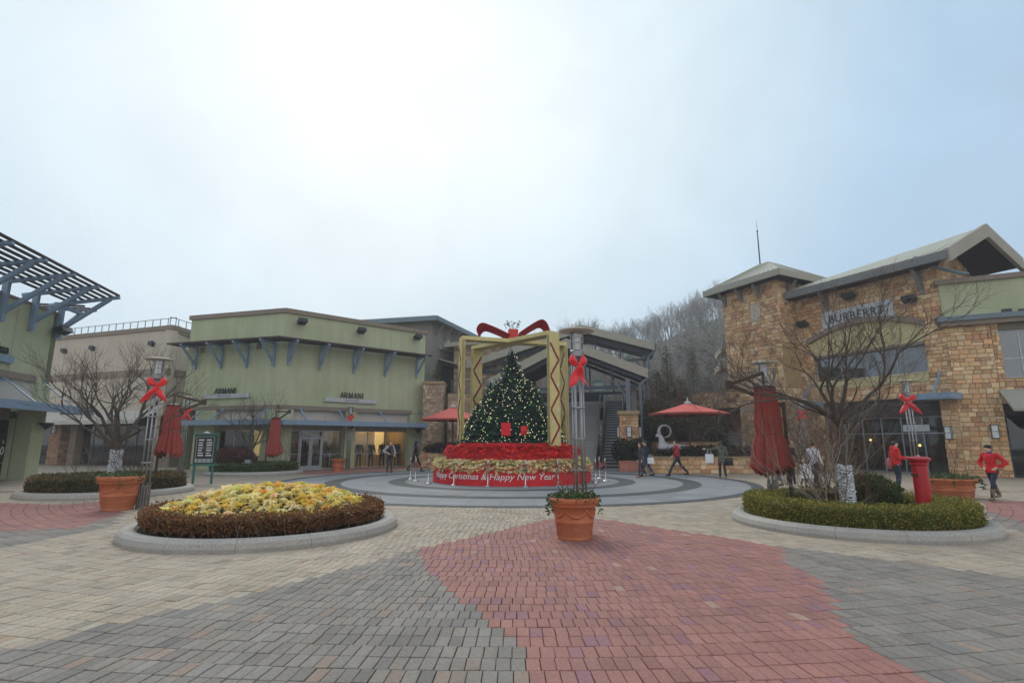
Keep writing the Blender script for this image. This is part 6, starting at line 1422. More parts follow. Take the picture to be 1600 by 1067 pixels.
def open_parasol(px, py, za, ze, half, label, z0=0.0):
    o = thing('open_parasol', label, 'parasol', (px, py, z0), group='open red parasols'); m = MB(); n = 8; pts = []; K = 5
    for k in range(n):
        a = 2 * math.pi * (k + .5) / n
        for j in range(1, K + 1): t = j / K; r_ = half * t; z = za - (za - ze) * (t ** .9) ; pts.append((r_ * math.cos(a), r_ * math.sin(a), z - z0))
    m.v = [(0, 0, za - z0)] + pts; ix = lambda k, j: 1 + (k % n) * K + (j - 1)
    for k in range(n):
        m._f((0, ix(k, 1), ix(k + 1, 1)))
        for j in range(1, K): m._f((ix(k, j), ix(k, j + 1), ix(k + 1, j + 1), ix(k + 1, j)))
    c = m.build('canopy', CANVO, o); c.modifiers.new('thick', 'SOLIDIFY').thickness = .012
    m = MB()
    for k in range(n):
        a0, a1 = 2 * math.pi * (k + .5) / n, 2 * math.pi * (k + 1.5) / n; p0, p1 = (half * math.cos(a0), half * math.sin(a0), ze - z0), (half * math.cos(a1), half * math.sin(a1), ze - z0); m.poly([p0, p1, (p1[0], p1[1], p1[2] - .1), (p0[0], p0[1], p0[2] - .1)])
    m.build('valance', CANV, c)
    for k in range(n): a = 2 * math.pi * (k + .5) / n; m = MB(); m.bar((0, 0, za - .12 - z0), (half * .97 * math.cos(a), half * .97 * math.sin(a), ze - .05 - z0), .03, .03); m.build('rib', POLE, o)
    m = MB(); m.tube([(0, 0, 0), (0, 0, za - z0 - .02)], .045, 10); m.build('mast', POLE, o); m = MB(); m.lathe([(.22, -.05), (.18, .05), (.05, .09), (.04, .28), (.01, .3)], 14, (0, 0, za - z0)); m.build('finial', SIGNW, o)
    return o
p = AT(1075, 640, 31.4); open_parasol(p.x, p.y, AT(1075, 629, 31.4).z, AT(1075, 646, 31.4).z, 2.25, 'open faded red parasol over the planting right of the escalator', .75)
p = AT(708, 640, 36.2); open_parasol(p.x, p.y, AT(708, 635, 36.2).z, AT(708, 655, 36.2).z, 2.15, 'open faded red parasol before the stone terrace wall at left')
# directory board
db = thing('directory_board', 'green framed directory board on two posts between the left beds', 'sign', (*AT(316, 748, 23.0).to_2d(), 0), .12)
TEAL = mat('teal_paint', lin(58, 112, 104), .5, nscale=3); TEALD = mat('dark_teal', lin(24, 62, 62), .5)
for x in (-.36, .36): B(x - .04, x + .04, -.03, .03, 0, .75).build('post', TEAL, db)
B(-.5, .5, -.06, .06, .72, .8).build('crossbar', TEAL, db); pn_ = B(-.42, .42, -.05, .05, .8, 1.98).build('panel', TEALD, db); B(-.46, .46, -.07, .07, 1.98, 2.04).build('top_rail', TEAL, db)
m = MB(); m.lathe([(.13, 2.04), (.12, 2.09), (.01, 2.12)], 14); m.build('lamp', SIGNW, db); B(-.33, .33, -.056, -.052, .86, 1.9).build('notice', mat('notice_dark', (.03, .035, .04), .5), pn_); B(-.33, .33, -.06, -.057, .86, 1.0).build('footer', SIGNW, pn_)
m = MB(); rg = random.Random(6)
for r_ in range(7):
    for c in range(2): w = rg.uniform(.14, .24); m.box(-.26 + c * .32, -.26 + c * .32 + w, -.06, -.057, 1.12 + r_ * .105, 1.12 + r_ * .105 + (.035 if r_ % 2 else .05))
m.build('print', LETTW, pn_); m = MB(); [m.box(-.26 + k * .17, -.2 + k * .17, -.064, -.061, .9, .96) for k in range(4)]; m.build('icons', LETT, pn_)
m = MB(); [m.box(*q) for q in ((-.35, .35, -.057, -.053, 1.9, 1.915), (-.35, -.335, -.057, -.053, .86, 1.9), (.335, .35, -.057, -.053, .86, 1.9))]; m.build('border', SIGNW, pn_)
# white ram figure
rmx = AT(1038, 712, 31.6); ram = thing('ram_figure', 'white wire ram sculpture with curled horn on the planter', 'sculpture', (rmx.x, rmx.y, .78)); ram.scale = (.82, .82, .82); WHT = mat('frosted_white', (.50, .48, .55), .6, nscale=25, namt=.25)
m = MB(); m.ball((.0, 0, .75), (.42, .32, .36)); m.ball((.75, 0, .68), (.8, .34, .32)); m.ball((1.4, 0, .66), (.3, .3, .3)); m.tube([(-.1, 0, .9), (-.15, 0, 1.3), (-.2, 0, 1.55)], [.26, .2, .14], 10); b_ = m.build('body', WHT, ram, smooth=True)
rmod = b_.modifiers.new('blend', 'REMESH'); rmod.mode = 'VOXEL'; rmod.voxel_size = .06
m = MB(); m.ball((-.32, 0, 1.55), (.24, .13, .13)); m.build('head', WHT, ram, smooth=True)
m = MB(); P = [(.12 + .42 * math.cos(t), 0, 1.85 + .42 * math.sin(t)) for t in [math.pi * 1.15 - k * .35 for k in range(16)]]; m.tube(P, [.11 - .005 * k for k in range(16)], 8); m.build('horn', WHT, ram, smooth=True)
for x in (-.15, .2, 1.1, 1.4): m = MB(); m.tube([(x, .0 if x in (.2, 1.1) else .12, .5), (x, 0 if x in (.2, 1.1) else .12, .0)], [.09, .05], 7); m.build('leg', WHT, ram)
# ================================================================ trees
BARK = mat('tree_bark', (.085, .068, .055), .9, nscale=8, namt=.3)
TWIG = mat('tree_twig', (.095, .070, .055), .9, nscale=8, namt=.25)
def grow(limbs, twigs, p, d, L, r_, depth, rg, up=.12, spread=.55, kink=.16, wind=Vector((0, 0, 0)), minr=.0022):
    n = 4 if depth > 1 else 3; P = [p.copy()]; rad = [r_]; r1 = max(minr, r_ * .62)
    for j in range(n):
        d = (d + Vector((rg.gauss(0, kink), rg.gauss(0, kink), rg.gauss(up * .5, kink * .7)))).normalized(); P.append(P[-1] + d * L / n); rad.append(r_ + (r1 - r_) * (j + 1) / n)
    (limbs if r_ > .012 else twigs).tube(P, rad, 6 if r_ > .03 else (5 if r_ > .012 else 3), False)
    if depth == 0: return
    nch = 2 if depth > 3 else (3 if rg.random() < .6 else 2)
    for k in range(nch):
        a = rg.uniform(0, 6.283); o_ = d.orthogonal().normalized(); o_ = Matrix.Rotation(a, 3, d) @ o_; sp = spread * rg.uniform(.5, 1.25); nd = (d * math.cos(sp) + o_ * math.sin(sp) + Vector((0, 0, up))).normalized()
        grow(limbs, twigs, P[-1], nd, L * rg.uniform(.66, .9), r1 * rg.uniform(.75, .95), depth - 1, rg, up, spread, kink, minr=minr)
    if depth <= 4:
        for k in range(2 if depth > 1 else 1):
            j = rg.randint(1, n - 1); o_ = Matrix.Rotation(rg.uniform(0, 6.283), 3, d) @ d.orthogonal().normalized(); nd = (d * .55 + o_ * .8 + Vector((0, 0, up))).normalized(); grow(limbs, twigs, P[j], nd, L * rg.uniform(.45, .7), rad[j] * .5, max(0, depth - 2), rg, up, spread, kink, minr=minr)
def bare_tree(x, y, z, label, seed, trunk_h, limb_dirs, L, r0, depth, wrap=None, up=.1, spread=.5, wmat=None):
    o = thing('bare_tree', label, 'tree', (x, y, z), group='bare winter trees'); rg = random.Random(seed); tk = MB(); P = [Vector((0, 0, -.05))]; rad = [r0 * 1.25]
    for j in range(4): P.append(Vector((rg.gauss(0, .02), rg.gauss(0, .02), trunk_h * (j + 1) / 4))); rad.append(r0 * (1.1 - .05 * j))
    tk.tube(P, rad, 10, False); tk.ball(P[-1], r0 * 1.02, 8, 6); tk.build('trunk', BARK, o, smooth=True); lm = MB(); tw_ = MB()
    for (a, el, ll, rr_) in limb_dirs:
        d = Vector((math.cos(R(a)) * math.cos(R(el)), math.sin(R(a)) * math.cos(R(el)), math.sin(R(el)))); grow(lm, tw_, P[-1] - Vector((0, 0, rg.uniform(0, .25))), d, L * ll, r0 * rr_, depth, rg, up, spread)
    lo = lm.build('limbs', BARK, o); to = tw_.build('twigs', TWIG, o); to['kind'] = 'stuff'; lo['kind'] = 'stuff'
    if wrap:
        m = MB(); z0, z1 = wrap; q = 0; Pw = []
        n = int((z1 - z0) / .022) * 14
        for k in range(n + 1): t = k / n; a = t * (z1 - z0) / .022 * 2 * math.pi; rr_ = r0 * 1.2 + .012 + rg.gauss(0, .012); Pw.append((rr_ * math.cos(a), rr_ * math.sin(a), z0 + (z1 - z0) * t + rg.gauss(0, .014)))
        m.tube(Pw, .011, 4, False)
        for k in range(520): t = rg.random(); a = rg.uniform(0, 6.283); rr_ = r0 * 1.2 + .028; m.ball((rr_ * math.cos(a), rr_ * math.sin(a), z0 + (z1 - z0) * t), .012, 4, 3)
        w = m.build('light_wrap', mat('wrapped_lights', (.74, .76, .80), .5, nscale=30, namt=.5), o); w['kind'] = 'stuff'
    return o
bare_tree(BEDS[1][0] - .07, BEDS[1][1], .14, 'large spreading bare tree with wrapped trunk in the right hedged bed', 12, 2.05, [(20, 62, 1.05, .62), (95, 68, 1.0, .58), (165, 50, 1.1, .6), (200, 38, 1.15, .55), (262, 60, 1.0, .56), (330, 42, 1.15, .58), (0, 28, 1.1, .36), (170, 26, 1.0, .28), (60, 85, .8, .55), (235, 30, .9, .3), (300, 22, .9, .32)], 0.96, .095, 5, (.1, 1.08), up=.09, spread=.52)
bare_tree(BEDS[2][0] + .05, BEDS[2][1], .14, 'bare tree with light-wrapped trunk in the left bed', 23, 1.55, [(10, 50, 1.05, .6), (70, 62, 1.0, .56), (130, 55, 1.05, .58), (185, 40, 1.15, .6), (250, 58, 1.0, .55), (320, 48, 1.1, .57), (200, 22, 1.1, .42), (350, 22, 1.15, .45), (100, 84, 1.05, .52)], 1.05, .135, 5, (.1, 1.3), up=.11, spread=.5)
bare_tree(*AT(392, 715, 30.6).to_2d(), .14, 'smaller bare tree in the bed before the green shop', 31, 1.2, [(0, 55, 1, .6), (70, 65, 1, .55), (140, 55, 1, .58), (200, 60, 1, .55), (270, 55, 1, .55), (90, 85, 1.2, .5)], 1.0, .085, 4, None, up=.12, spread=.5)
def bare_shrub(x, y, z, label, seed, n, h, lean, r0=.016, col_=None, depth=3, spread=.45):
    o = thing('bare_shrub', label, 'shrub', (x, y, z), group='leafless shrubs'); rg = random.Random(seed); lm = MB(); tw_ = MB()
    for k in range(n):
        a = rg.uniform(0, 6.283); el = rg.uniform(45, 80); d = Vector((math.cos(a) * math.cos(R(el)) + lean[0], math.sin(a) * math.cos(R(el)) + lean[1], math.sin(R(el)))).normalized(); grow(lm, tw_, Vector((rg.gauss(0, .1), rg.gauss(0, .1), 0)), d, h * rg.uniform(.4, .6), r0 * rg.uniform(.8, 1.2), depth, rg, .1, spread)
    if lm.v: q = lm.build('stems', col_ or TWIG, o); q['kind'] = 'stuff'
    if tw_.v: q = tw_.build('twigs', col_ or TWIG, o); q['kind'] = 'stuff'
    return o
PALE = mat('pale_stem', (.20, .165, .13), .9, nscale=8, namt=.2); RUST = mat('rust_stem', (.13, .075, .05), .9, nscale=8, namt=.25)
bx_, by_ = BEDS[1][:2]
bare_shrub(bx_ - .62, by_ - .55, .14, 'pale multi-stemmed bare shrub left of the wrapped trunk', 3, 9, 1.9, (-.25, 0), .02, PALE)
bare_shrub(bx_ - .25, by_ + .5, .14, 'rusty fine-twigged shrub behind the wrapped trunk', 4, 14, 1.7, (-.1, .1), .014, RUST)
bare_shrub(bx_ + .35, by_ + .35, .14, 'rusty twiggy shrub right of the wrapped trunk', 5, 12, 1.4, (.15, .1), .012, RUST)
bare_shrub(BEDS[2][0] + 1.0, BEDS[2][1] - .3, .14, 'tangled dark shrub beside the folded left parasol', 6, 10, 1.9, (.1, 0), .016)
bare_shrub(BEDS[2][0] - .7, BEDS[2][1] - .2, .14, 'thin bare shrub at the left of the wrapped left tree', 7, 6, 1.5, (-.2, 0), .012, PALE)
bare_shrub(BEDS[3][0] + 1.25, BEDS[3][1] - .1, .14, 'straw-coloured bare shrub right of the folded parasol by the green shop', 8, 10, 1.9, (.25, 0), .014, PALE)
bare_shrub(*AT(1205, 720, 31).to_2d(), .0, 'brown dry shrub before the stone wall behind the tall parasol', 9, 22, 3.2, (.1, 0), .018, RUST)
bare_shrub(*AT(1262, 720, 30).to_2d(), .0, 'tall brown dry shrub beside the right shop front', 19, 24, 3.6, (-.1, 0), .018, PALE)
bare_shrub(*AT(1090, 690, 34.5).to_2d(), 1.5, 'leafless saplings in the upper planter', 10, 12, 3.4, (0, 0), .025)
bare_shrub(*AT(1048, 690, 34.8).to_2d(), 1.5, 'leafless saplings behind the ram figure', 14, 10, 3.2, (0, 0), .022, RUST)
bare_shrub(*AT(1140, 600, 35.5).to_2d(), 4.2, 'reddish trailing shrub over the right terrace wall', 15, 16, 1.8, (-.2, -.2), .012, RUST)
# evergreens on the bank
CONF = [(.10, .13, .055), (.13, .155, .07), (.17, .16, .08), (.08, .11, .055)]
def conifer(x, y, z, h, r_, label, seed, cols=CONF, n=2600, L=.22):
    o = thing('conifer', label, 'tree', (x, y, z), group='evergreens on the bank'); rg = random.Random(seed); m = MB(); m.tube([(0, 0, 0), (0, 0, h * .95)], [.09, .02], 6); m.build('trunk', BARK, o); m = MB()
    for k in range(n):
        t = 1 - math.sqrt(rg.random()); rr_ = r_ * (1 - t) ** .8 * rg.uniform(.3, 1.1) * (.75 + .35 * mnoise.noise((t * 6, seed, rg.random()))); a = rg.uniform(0, 6.283); p = Vector((rr_ * math.cos(a), rr_ * math.sin(a), h * (.08 + .92 * t))); d = Vector((math.cos(a), math.sin(a), rg.uniform(-.4, .5))).normalized(); sd = d.cross(Vector((0, 0, 1))).normalized(); l = L * rg.uniform(.6, 1.4); kf = rg.uniform(.5, 1.3); c = rg.choice(cols); m.tint = tuple(x_ * kf for x_ in c)
        m.poly([p, p + d * l * .5 + sd * l * .25, p + d * l, p + d * l * .5 - sd * l * .25])
    q = m.build('crown', leafmat('hedge_leaf', (.1, .1, .03), 'attr', .2), o); q['kind'] = 'stuff'; return o
for i, (u, v, Y, h, r_, lab) in enumerate(((1046, 640, 39.5, 5.6, 1.2, 'slim evergreen behind the open parasol'), (1086, 640, 40.5, 5.8, 1.1, 'slim evergreen right of the parasol top'), (1028, 640, 38.5, 3.6, 1.5, 'loose olive evergreen beside the canopy edge'), (1066, 650, 37.5, 3.0, 1.6, 'low bushy evergreen above the parasol'), (1110, 640, 39.0, 3.2, 1.2, 'low evergreen before the balcony railing'))):
    p = AT(u, v, Y); conifer(p.x, p.y, 3.2, h, r_, lab, 40 + i)
for i, (u, v, Y, rx, h, lab) in enumerate(((1032, 680, 36.2, 1.7, 3.8, 'dark evergreen mass at the canopy wall'), (1070, 680, 36.8, 1.8, 3.6, 'dark evergreen mass under the open parasol'), (1104, 680, 37.2, 1.4, 3.2, 'dark evergreen mass beside the wall recess'))):
    p = AT(u, v, Y); plant_mass('evergreen_shrub', lab, 'shrub', p.x, p.y, rx, 1.3, h, 5200, [(.06, .08, .035), (.08, .095, .045), (.11, .10, .055), (.14, .105, .06)], .15, 50 + i, .6)
plant_mass('clipped_shrub', 'low dark hedge in the long planter behind the walkers', 'shrub', 11.3, 31.4, 3.2, .7, .75, 5200, [(.04, .035, .025), (.05, .04, .03), (.035, .035, .022)], .1, 60, .7)
plant_mass('clipped_shrub', 'dark red-brown low shrub in the planter before the left terrace wall', 'shrub', -4.5, 37.9, 1.5, .5, .75, 2500, [(.06, .03, .03), (.08, .04, .035)], .1, 61, .85)
p = AT(683, 600, 41.5); conifer(p.x, p.y, TER, 2.9, .8, 'small loose evergreen on the upper terrace left', 70, n=900)
# bank under the evergreens
m = MB(); m.slab((8.3, 35.6, 1.2), (12.6, 35.6, 1.2), (12.6, 47, 5.2), (8.3, 47, 5.2), 2.5); tag(m.build('planted_bank', mat('bank_soil', (.05, .042, .03), .95, nscale=2, namt=.3)), kind='structure')
# bare wood over the hill
rg = random.Random(99)
WOODC = mat('winter_wood', (.14, .12, .105), .95, src='attr', nscale=.3, namt=.25)
vari = []
def wgrow(mb, p, d, L, r_, depth, rg):
    q = p + d * L * .5 + Vector((rg.gauss(0, .06), rg.gauss(0, .06), 0)) * L; e_ = q + (d + Vector((rg.gauss(0, .2), rg.gauss(0, .2), .1))).normalized() * L * .5; mb.append((p, q, r_)); mb.append((q, e_, r_ * .8))
    if depth == 0: return
    for k in range(3 if depth > 1 else 3):
        o_ = Matrix.Rotation(rg.uniform(0, 6.283), 3, d) @ d.orthogonal().normalized(); sp = rg.uniform(.3, .75); wgrow(mb, (e_ if k < 2 else q), (d * math.cos(sp) + o_ * math.sin(sp) + Vector((0, 0, .15))).normalized(), L * rg.uniform(.6, .8), r_ * .55, depth - 1, rg)
for k in range(6):
    segs = []; wgrow(segs, Vector((0, 0, 0)), Vector((0, 0, 1)), 3.4, .16, 4 if k < 3 else 4, rg); zmax = max(s_[1].z for s_ in segs); vari.append([(a / zmax, b_ / zmax, r_) for a, b_, r_ in segs])
wood = MB(); green = MB(); n = 0; placed = 0
while placed < 760 and n < 14000:
    n += 1; y = 66 + 105 * rg.random() ** .8; x = y * rg.uniform(-.62, .62) + rg.uniform(-6, 6); z = hillz(x, y)
    u, v, d_ = PX((x, y, z + 8))
    if not (735 < u < 1215) or v > 640: continue
    if rg.random() < (.36 if y < 130 else .08):
        h = rg.uniform(5, 9); kf = rg.uniform(.7, 1.2)
        for k in range(130):
            t = 1 - math.sqrt(rg.random()); a = rg.uniform(0, 6.283); rr_ = h * .24 * (1 - t) * rg.uniform(.4, 1.1); p = Vector((x + rr_ * math.cos(a), y + rr_ * math.sin(a), z + h * (.1 + .9 * t))); dd = Vector((math.cos(a), math.sin(a), -.15)); sd = Vector((-math.sin(a), math.cos(a), 0)); l = rg.uniform(.5, 1.0); q = kf * rg.uniform(.6, 1.3); green.tint = (.075 * q, .115 * q, .065 * q); green.poly([p, p + dd * l * .5 + sd * l * .3, p + dd * l, p + dd * l * .5 - sd * l * .3])
        placed += .5; continue
    h = rg.uniform(7, 11.5); tint = rg.uniform(.75, 1.2); wood.tint = (.20 * tint, .175 * tint, .155 * tint); ca, sa = math.cos(n * 1.7), math.sin(n * 1.7); wd = h * rg.uniform(.9, 1.15)
    for a, b_, r_ in rg.choice(vari):
        pa = Vector((x + (a.x * ca - a.y * sa) * wd, y + (a.x * sa + a.y * ca) * wd, z - .2 + a.z * h)); pb_ = Vector((x + (b_.x * ca - b_.y * sa) * wd, y + (b_.x * sa + b_.y * ca) * wd, z - .2 + b_.z * h)); r_ = max(r_, .022); b0 = len(wood.v)
        for q, rq in ((pa, r_), (pb_, r_ * .75)): wood.v += [(q.x + rq, q.y, q.z), (q.x - rq * .5, q.y + rq * .87, q.z), (q.x - rq * .5, q.y - rq * .87, q.z)]
        for i in range(3): wood._f((b0 + i, b0 + (i + 1) % 3, b0 + 3 + (i + 1) % 3, b0 + 3 + i))
    placed += 1
o = wood.build('hillside_wood', WOODC); tag(o, 'leafless wood covering the hazy hill behind the canopy', 'wood', kind='stuff')
o = green.build('hillside_evergreens', leafmat('hedge_leaf', (.1, .1, .03), 'attr', .2)); tag(o, 'scattered evergreens in the hazy wood on the hill', 'wood', kind='stuff')
# ================================================================ people
SKIN = mat('skin', lin(214, 170, 146), .55, nscale=8, namt=.06)
def cloth(name, rgb, rough=.85): return mat(name, rgb, rough, nscale=9, namt=.18, bump=.2, bscale=40)
HAIRB = mat('dark_hair', (.018, .014, .012), .5, nscale=30, namt=.3)
def capsule(mb, a, b, ra, rb, n=10):
    a, b = Vector(a), Vector(b); mb.tube([a, a.lerp(b, .5), b], [ra, (ra + rb) / 2, rb], n); mb.ball(a, ra, n, 6); mb.ball(b, rb, n, 6)
FOLD = bpy.data.textures.new('cloth_folds', 'CLOUDS'); FOLD.noise_scale = .11; FOLD.noise_depth = 2
def remesh(mb, name, m, parent, vox, fold=0.0):
    o = mb.build(name, m, parent, smooth=True); r_ = o.modifiers.new('join', 'REMESH'); r_.mode = 'VOXEL'; r_.voxel_size = vox; r_.use_smooth_shade = True
    s_ = o.modifiers.new('smooth', 'SMOOTH'); s_.factor = .5; s_.iterations = 3
    if fold:
        d_ = o.modifiers.new('folds', 'DISPLACE'); d_.texture = FOLD; d_.strength = fold; d_.mid_level = .5; d_.texture_coords = 'LOCAL'
    return o
def person(label, x, y, face, h=1.68, stride=.0, arms=None, top=None, legs=None, shoe=None, hair='short', hairm=None, coat=.84, lean=.0, hood=False, slim=1.0, boots=0.0, headturn=0.0, name='person', cat='person', head=True, z=.0, collar=None, group=None, skirt=False, puff=0.0):
    """face: degrees the figure looks towards, 0 = towards the camera (-y), 90 = towards +x. local: x to its left, -y forward"""
    o = thing(name, label, cat, (x, y, z), R(face), group=group); k = h / 1.70; S = lambda a, f, zz: Vector((a, -f, zz)) * k; vox = .02
    top = top or cloth('navy_cloth', (.02, .025, .04)); legs = legs or cloth('dark_denim', (.02, .03, .055)); shoe = shoe or BLACK
    pel, wst, chs, nck, hd = S(0, 0, .94), S(0, lean * .4, 1.08), S(0, lean * .8, 1.30), S(0, lean, 1.46), S(0, lean + .035, 1.585)
    hipL, hipR = S(.085, 0, .90), S(-.085, 0, .90)
    fz = lambda s_: .085 + (.06 if s_ < 0 else 0) * min(1, abs(s_) * 3)
    kn = {}; an = {}
    for sd, sg in ((1, 1), (-1, -1)):
        f = stride * sg; kn[sd] = S(.085 * 1.05 * sd, f * .5 + .045, .50); an[sd] = S(.08 * sd + (.02 * sd), f - (.02 if f < 0 else 0), fz(f))
    shL, shR = S(.175 * slim, lean * .9, 1.40), S(-.175 * slim, lean * .9, 1.40); arms = arms or {1: ((.24, .02, 1.12), (.25, .1, .88)), -1: ((-.24, .02, 1.12), (-.25, .1, .88))}
    el = {s_: S(*arms[s_][0]) for s_ in arms}; wr = {s_: S(*arms[s_][1]) for s_ in arms}; sh = {1: shL, -1: shR}
    b = MB()          # the continuous body
    capsule(b, pel, wst, .125 * k, .11 * k); capsule(b, wst, chs, .11 * k, .125 * k); capsule(b, chs, nck, .10 * k, .052 * k); capsule(b, nck, S(0, lean + .02, 1.53), .05 * k, .048 * k)
    for sd in (1, -1):
        capsule(b, chs + (sh[sd] - chs) * .5, sh[sd], .075 * k, .055 * k); capsule(b, sh[sd], el[sd], .05 * k, .04 * k); capsule(b, el[sd], wr[sd], .038 * k, .026 * k)
        hp = hipL if sd > 0 else hipR; capsule(b, hp, kn[sd], .08 * k, .055 * k); capsule(b, kn[sd], an[sd], .055 * k, .036 * k); capsule(b, an[sd] - Vector((0, 0, .03 * k)), an[sd] + S(0, .15, -.05), .038 * k, .03 * k)
        capsule(b, wr[sd], wr[sd] + (wr[sd] - el[sd]).normalized() * .07 * k, .026 * k, .03 * k)
    if head:
        M = Matrix.Rotation(R(headturn), 3, 'Z'); b.ball(hd, (.076 * k, .096 * k, .118 * k), 14, 10, M.to_4x4()); b.ball(hd + M @ S(0, .03, -.07), (.05 * k, .055 * k, .05 * k), 10, 8); b.ball(hd + M @ S(0, .1, -.01), (.014 * k, .022 * k, .022 * k), 8, 6)
        for sd in (1, -1): b.ball(hd + M @ S(.076 * sd, -.005, -.005), (.012 * k, .022 * k, .03 * k), 8, 6)
    remesh(b, 'body', SKIN if cat == 'person' else SIGNW, o, vox * .8)
    for sd in (1, -1):                              # hands: palm, four fingers, thumb
        m = MB(); dr = (wr[sd] - el[sd]).normalized(); pw = wr[sd] + dr * .045 * k; sdv = dr.cross(Vector((0, -1, .3))).normalized(); m.ball(pw, (.04 * k, .028 * k, .045 * k), 8, 6)
        for q in range(4): s0 = pw + dr * .035 * k + sdv * (q - 1.5) * .019 * k; ll = (.075, .085, .08, .062)[q] * k; cur = Vector((0, -1, 0)) * .35; m.tube([s0, s0 + (dr + cur * .3).normalized() * ll * .5, s0 + (dr + cur * .3).normalized() * ll * .5 + (dr + cur * 1.6).normalized() * ll * .5], [.0095 * k, .009 * k, .0065 * k], 6)
        t0 = pw - sdv * .03 * k; m.tube([t0, t0 - sdv * .03 * k + dr * .02 * k, t0 - sdv * .035 * k + dr * .055 * k], [.011 * k, .010 * k, .007 * k], 6); m.build('hand', SKIN if cat == 'person' else SIGNW, o, smooth=True)
    if head and cat == 'person':
        m = MB(); M = Matrix.Rotation(R(headturn), 3, 'Z')
        for sd in (1, -1): m.ball(hd + M @ S(.03 * sd, .088, .008), (.011 * k, .006 * k, .006 * k), 8, 5)
        m.ball(hd + M @ S(0, .092, -.055), (.022 * k, .006 * k, .006 * k), 8, 5); m.build('face_features', mat('face_dark', (.08, .03, .025), .5), o)
    # clothes as loose shells
    j = MB(); g = .02 + puff; hem = S(0, 0, coat)
    j.tube([hem, hem.lerp(pel, .5), pel], [(.158 + (.05 if skirt else .0) + puff) * k, (.15 + puff) * k, (.138 + puff) * k], 12); j.ball(pel, (.138 + puff) * k, 10, 6) if coat < .8 else None; capsule(j, pel, wst, (.135 + puff) * k, (.125 + puff) * k); capsule(j, wst, chs, (.125 + puff) * k, (.145 + puff) * k); capsule(j, chs, nck - Vector((0, 0, .03)), (.12 + g * .4) * k, .07 * k)
    for sd in (1, -1): capsule(j, chs + (sh[sd] - chs) * .5, sh[sd], .095 * k, (.066 + puff * .6) * k); capsule(j, sh[sd], el[sd], (.064 + puff * .6) * k, (.054 + puff * .5) * k); capsule(j, el[sd], wr[sd] - (wr[sd] - el[sd]).normalized() * .01, (.054 + puff * .5) * k, .040 * k)
    if hood: j.ball(nck + S(0, -.06, .0), (.11 * k, .09 * k, .08 * k), 10, 8)
    if hood == 'up': j.ball(hd + S(0, -.02, .01), (.105 * k, .115 * k, .145 * k), 12, 9)
    remesh(j, 'jacket', top, o, vox * .9, .055)
    t = MB()
    capsule(t, S(0, 0, 1.0), S(0, 0, .88), .12 * k, .125 * k)
    for sd in (1, -1): hp = hipL if sd > 0 else hipR; capsule(t, hp, kn[sd], .09 * k, .066 * k); capsule(t, kn[sd], an[sd] + Vector((0, 0, .03)), .066 * k, .05 * k)
    remesh(t, 'trousers', legs, o, vox * .9, .04)
    for sd in (1, -1):
        f = MB(); a = an[sd]; capsule(f, a + S(0, -.03, -.04), a + S(0, .16, -.05), .046 * k, .038 * k)
        if boots: capsule(f, a, a + (kn[sd] - a) * boots, .054 * k, .068 * k)
        else: capsule(f, a + S(0, -.01, -.02), a + S(0, 0, .03), .048 * k, .046 * k)
        remesh(f, 'shoe', shoe, o, .014)
    if head and hair and hood != 'up':
        m = MB(); M = Matrix.Rotation(R(headturn), 3, 'Z'); hm = hairm or HAIRB
        m.ball(hd + M @ S(0, -.018, .028), (.086 * k, .098 * k, .104 * k), 14, 9)
        if hair == 'long': capsule(m, hd + M @ S(0, -.07, -.0), nck + S(0, -.075, -.08), .075 * k, .06 * k); [capsule(m, hd + M @ S(.07 * s_, -.02, 0), hd + M @ S(.075 * s_, -.0, -.17), .028 * k, .026 * k) for s_ in (1, -1)]
        if hair == 'hat': m.ball(hd + M @ S(0, -.005, .07), (.105 * k, .115 * k, .065 * k), 14, 8); m.lathe([(.088 * k, 0), (.094 * k, .03 * k), (.09 * k, .05 * k)], 16, hd + S(0, 0, .03), False)
        remesh(m, 'hair' if hair != 'hat' else 'beret', hm, o, .014)
    if collar:
        m = MB(); m.lathe([(.075 * k, -.03), (.085 * k, .01), (.075 * k, .05), (.06 * k, .05)], 14, nck + S(0, .01, .0), False); m.build('scarf', collar, o, smooth=True)
    return o, (lambda v: Vector((x, y, z)) + Matrix.Rotation(R(face), 3, 'Z') @ v), S, wr
def bag(label, pos, w, h, d, m, strap=.16):
    o = thing('shopping_bag', label, 'bag', pos); B(-w / 2, w / 2, -d / 2, d / 2, -h, 0).build('body', m, o, bevel=.01)
    for s_ in (-1, 1): q = MB(); q.tube([(-w * .25, s_ * d * .4, -.01), (-w * .18, s_ * d * .2, strap), (w * .18, s_ * d * .2, strap), (w * .25, s_ * d * .4, -.01)], .007, 5); q.build('handle', m, o)
    return o
BLK = cloth('black_cloth', (.014, .016, .018)); NVY = cloth('navy_cloth', (.02, .028, .045)); JEAN = cloth('blue_denim', (.035, .075, .15)); DJ = cloth('dark_denim', (.02, .028, .05))
REDC = cloth('bright_red_cloth', (.55, .012, .018)); DRED = cloth('crimson_cloth', (.36, .02, .035)); OLV = cloth('olive_cloth', (.085, .105, .075)); WHC = cloth('white_cloth', (.62, .60, .64)); BRB = mat('brown_leather', (.17, .11, .07), .5, nscale=10); TAN = mat('tan_leather', (.26, .14, .08), .6)
WPL = mat('white_bag', (.72, .74, .78), .5, nscale=4, namt=.06)
p = G(608, 738); wo, _, _, _ = person('person in white jumper and black waistcoat standing hand on hip before the green shop', p.x, p.y, 35, 1.72, .04, {1: ((.30, -.02, 1.16), (.26, .10, .98)), -1: ((-.36, -.08, 1.18), (-.17, .10, 1.05))}, cloth('grey_white_knit', (.45, .45, .47)), DJ, cloth('red_shoe', (.2, .05, .04)), 'long', mat('brown_hair', (.06, .03, .02), .5), .92)
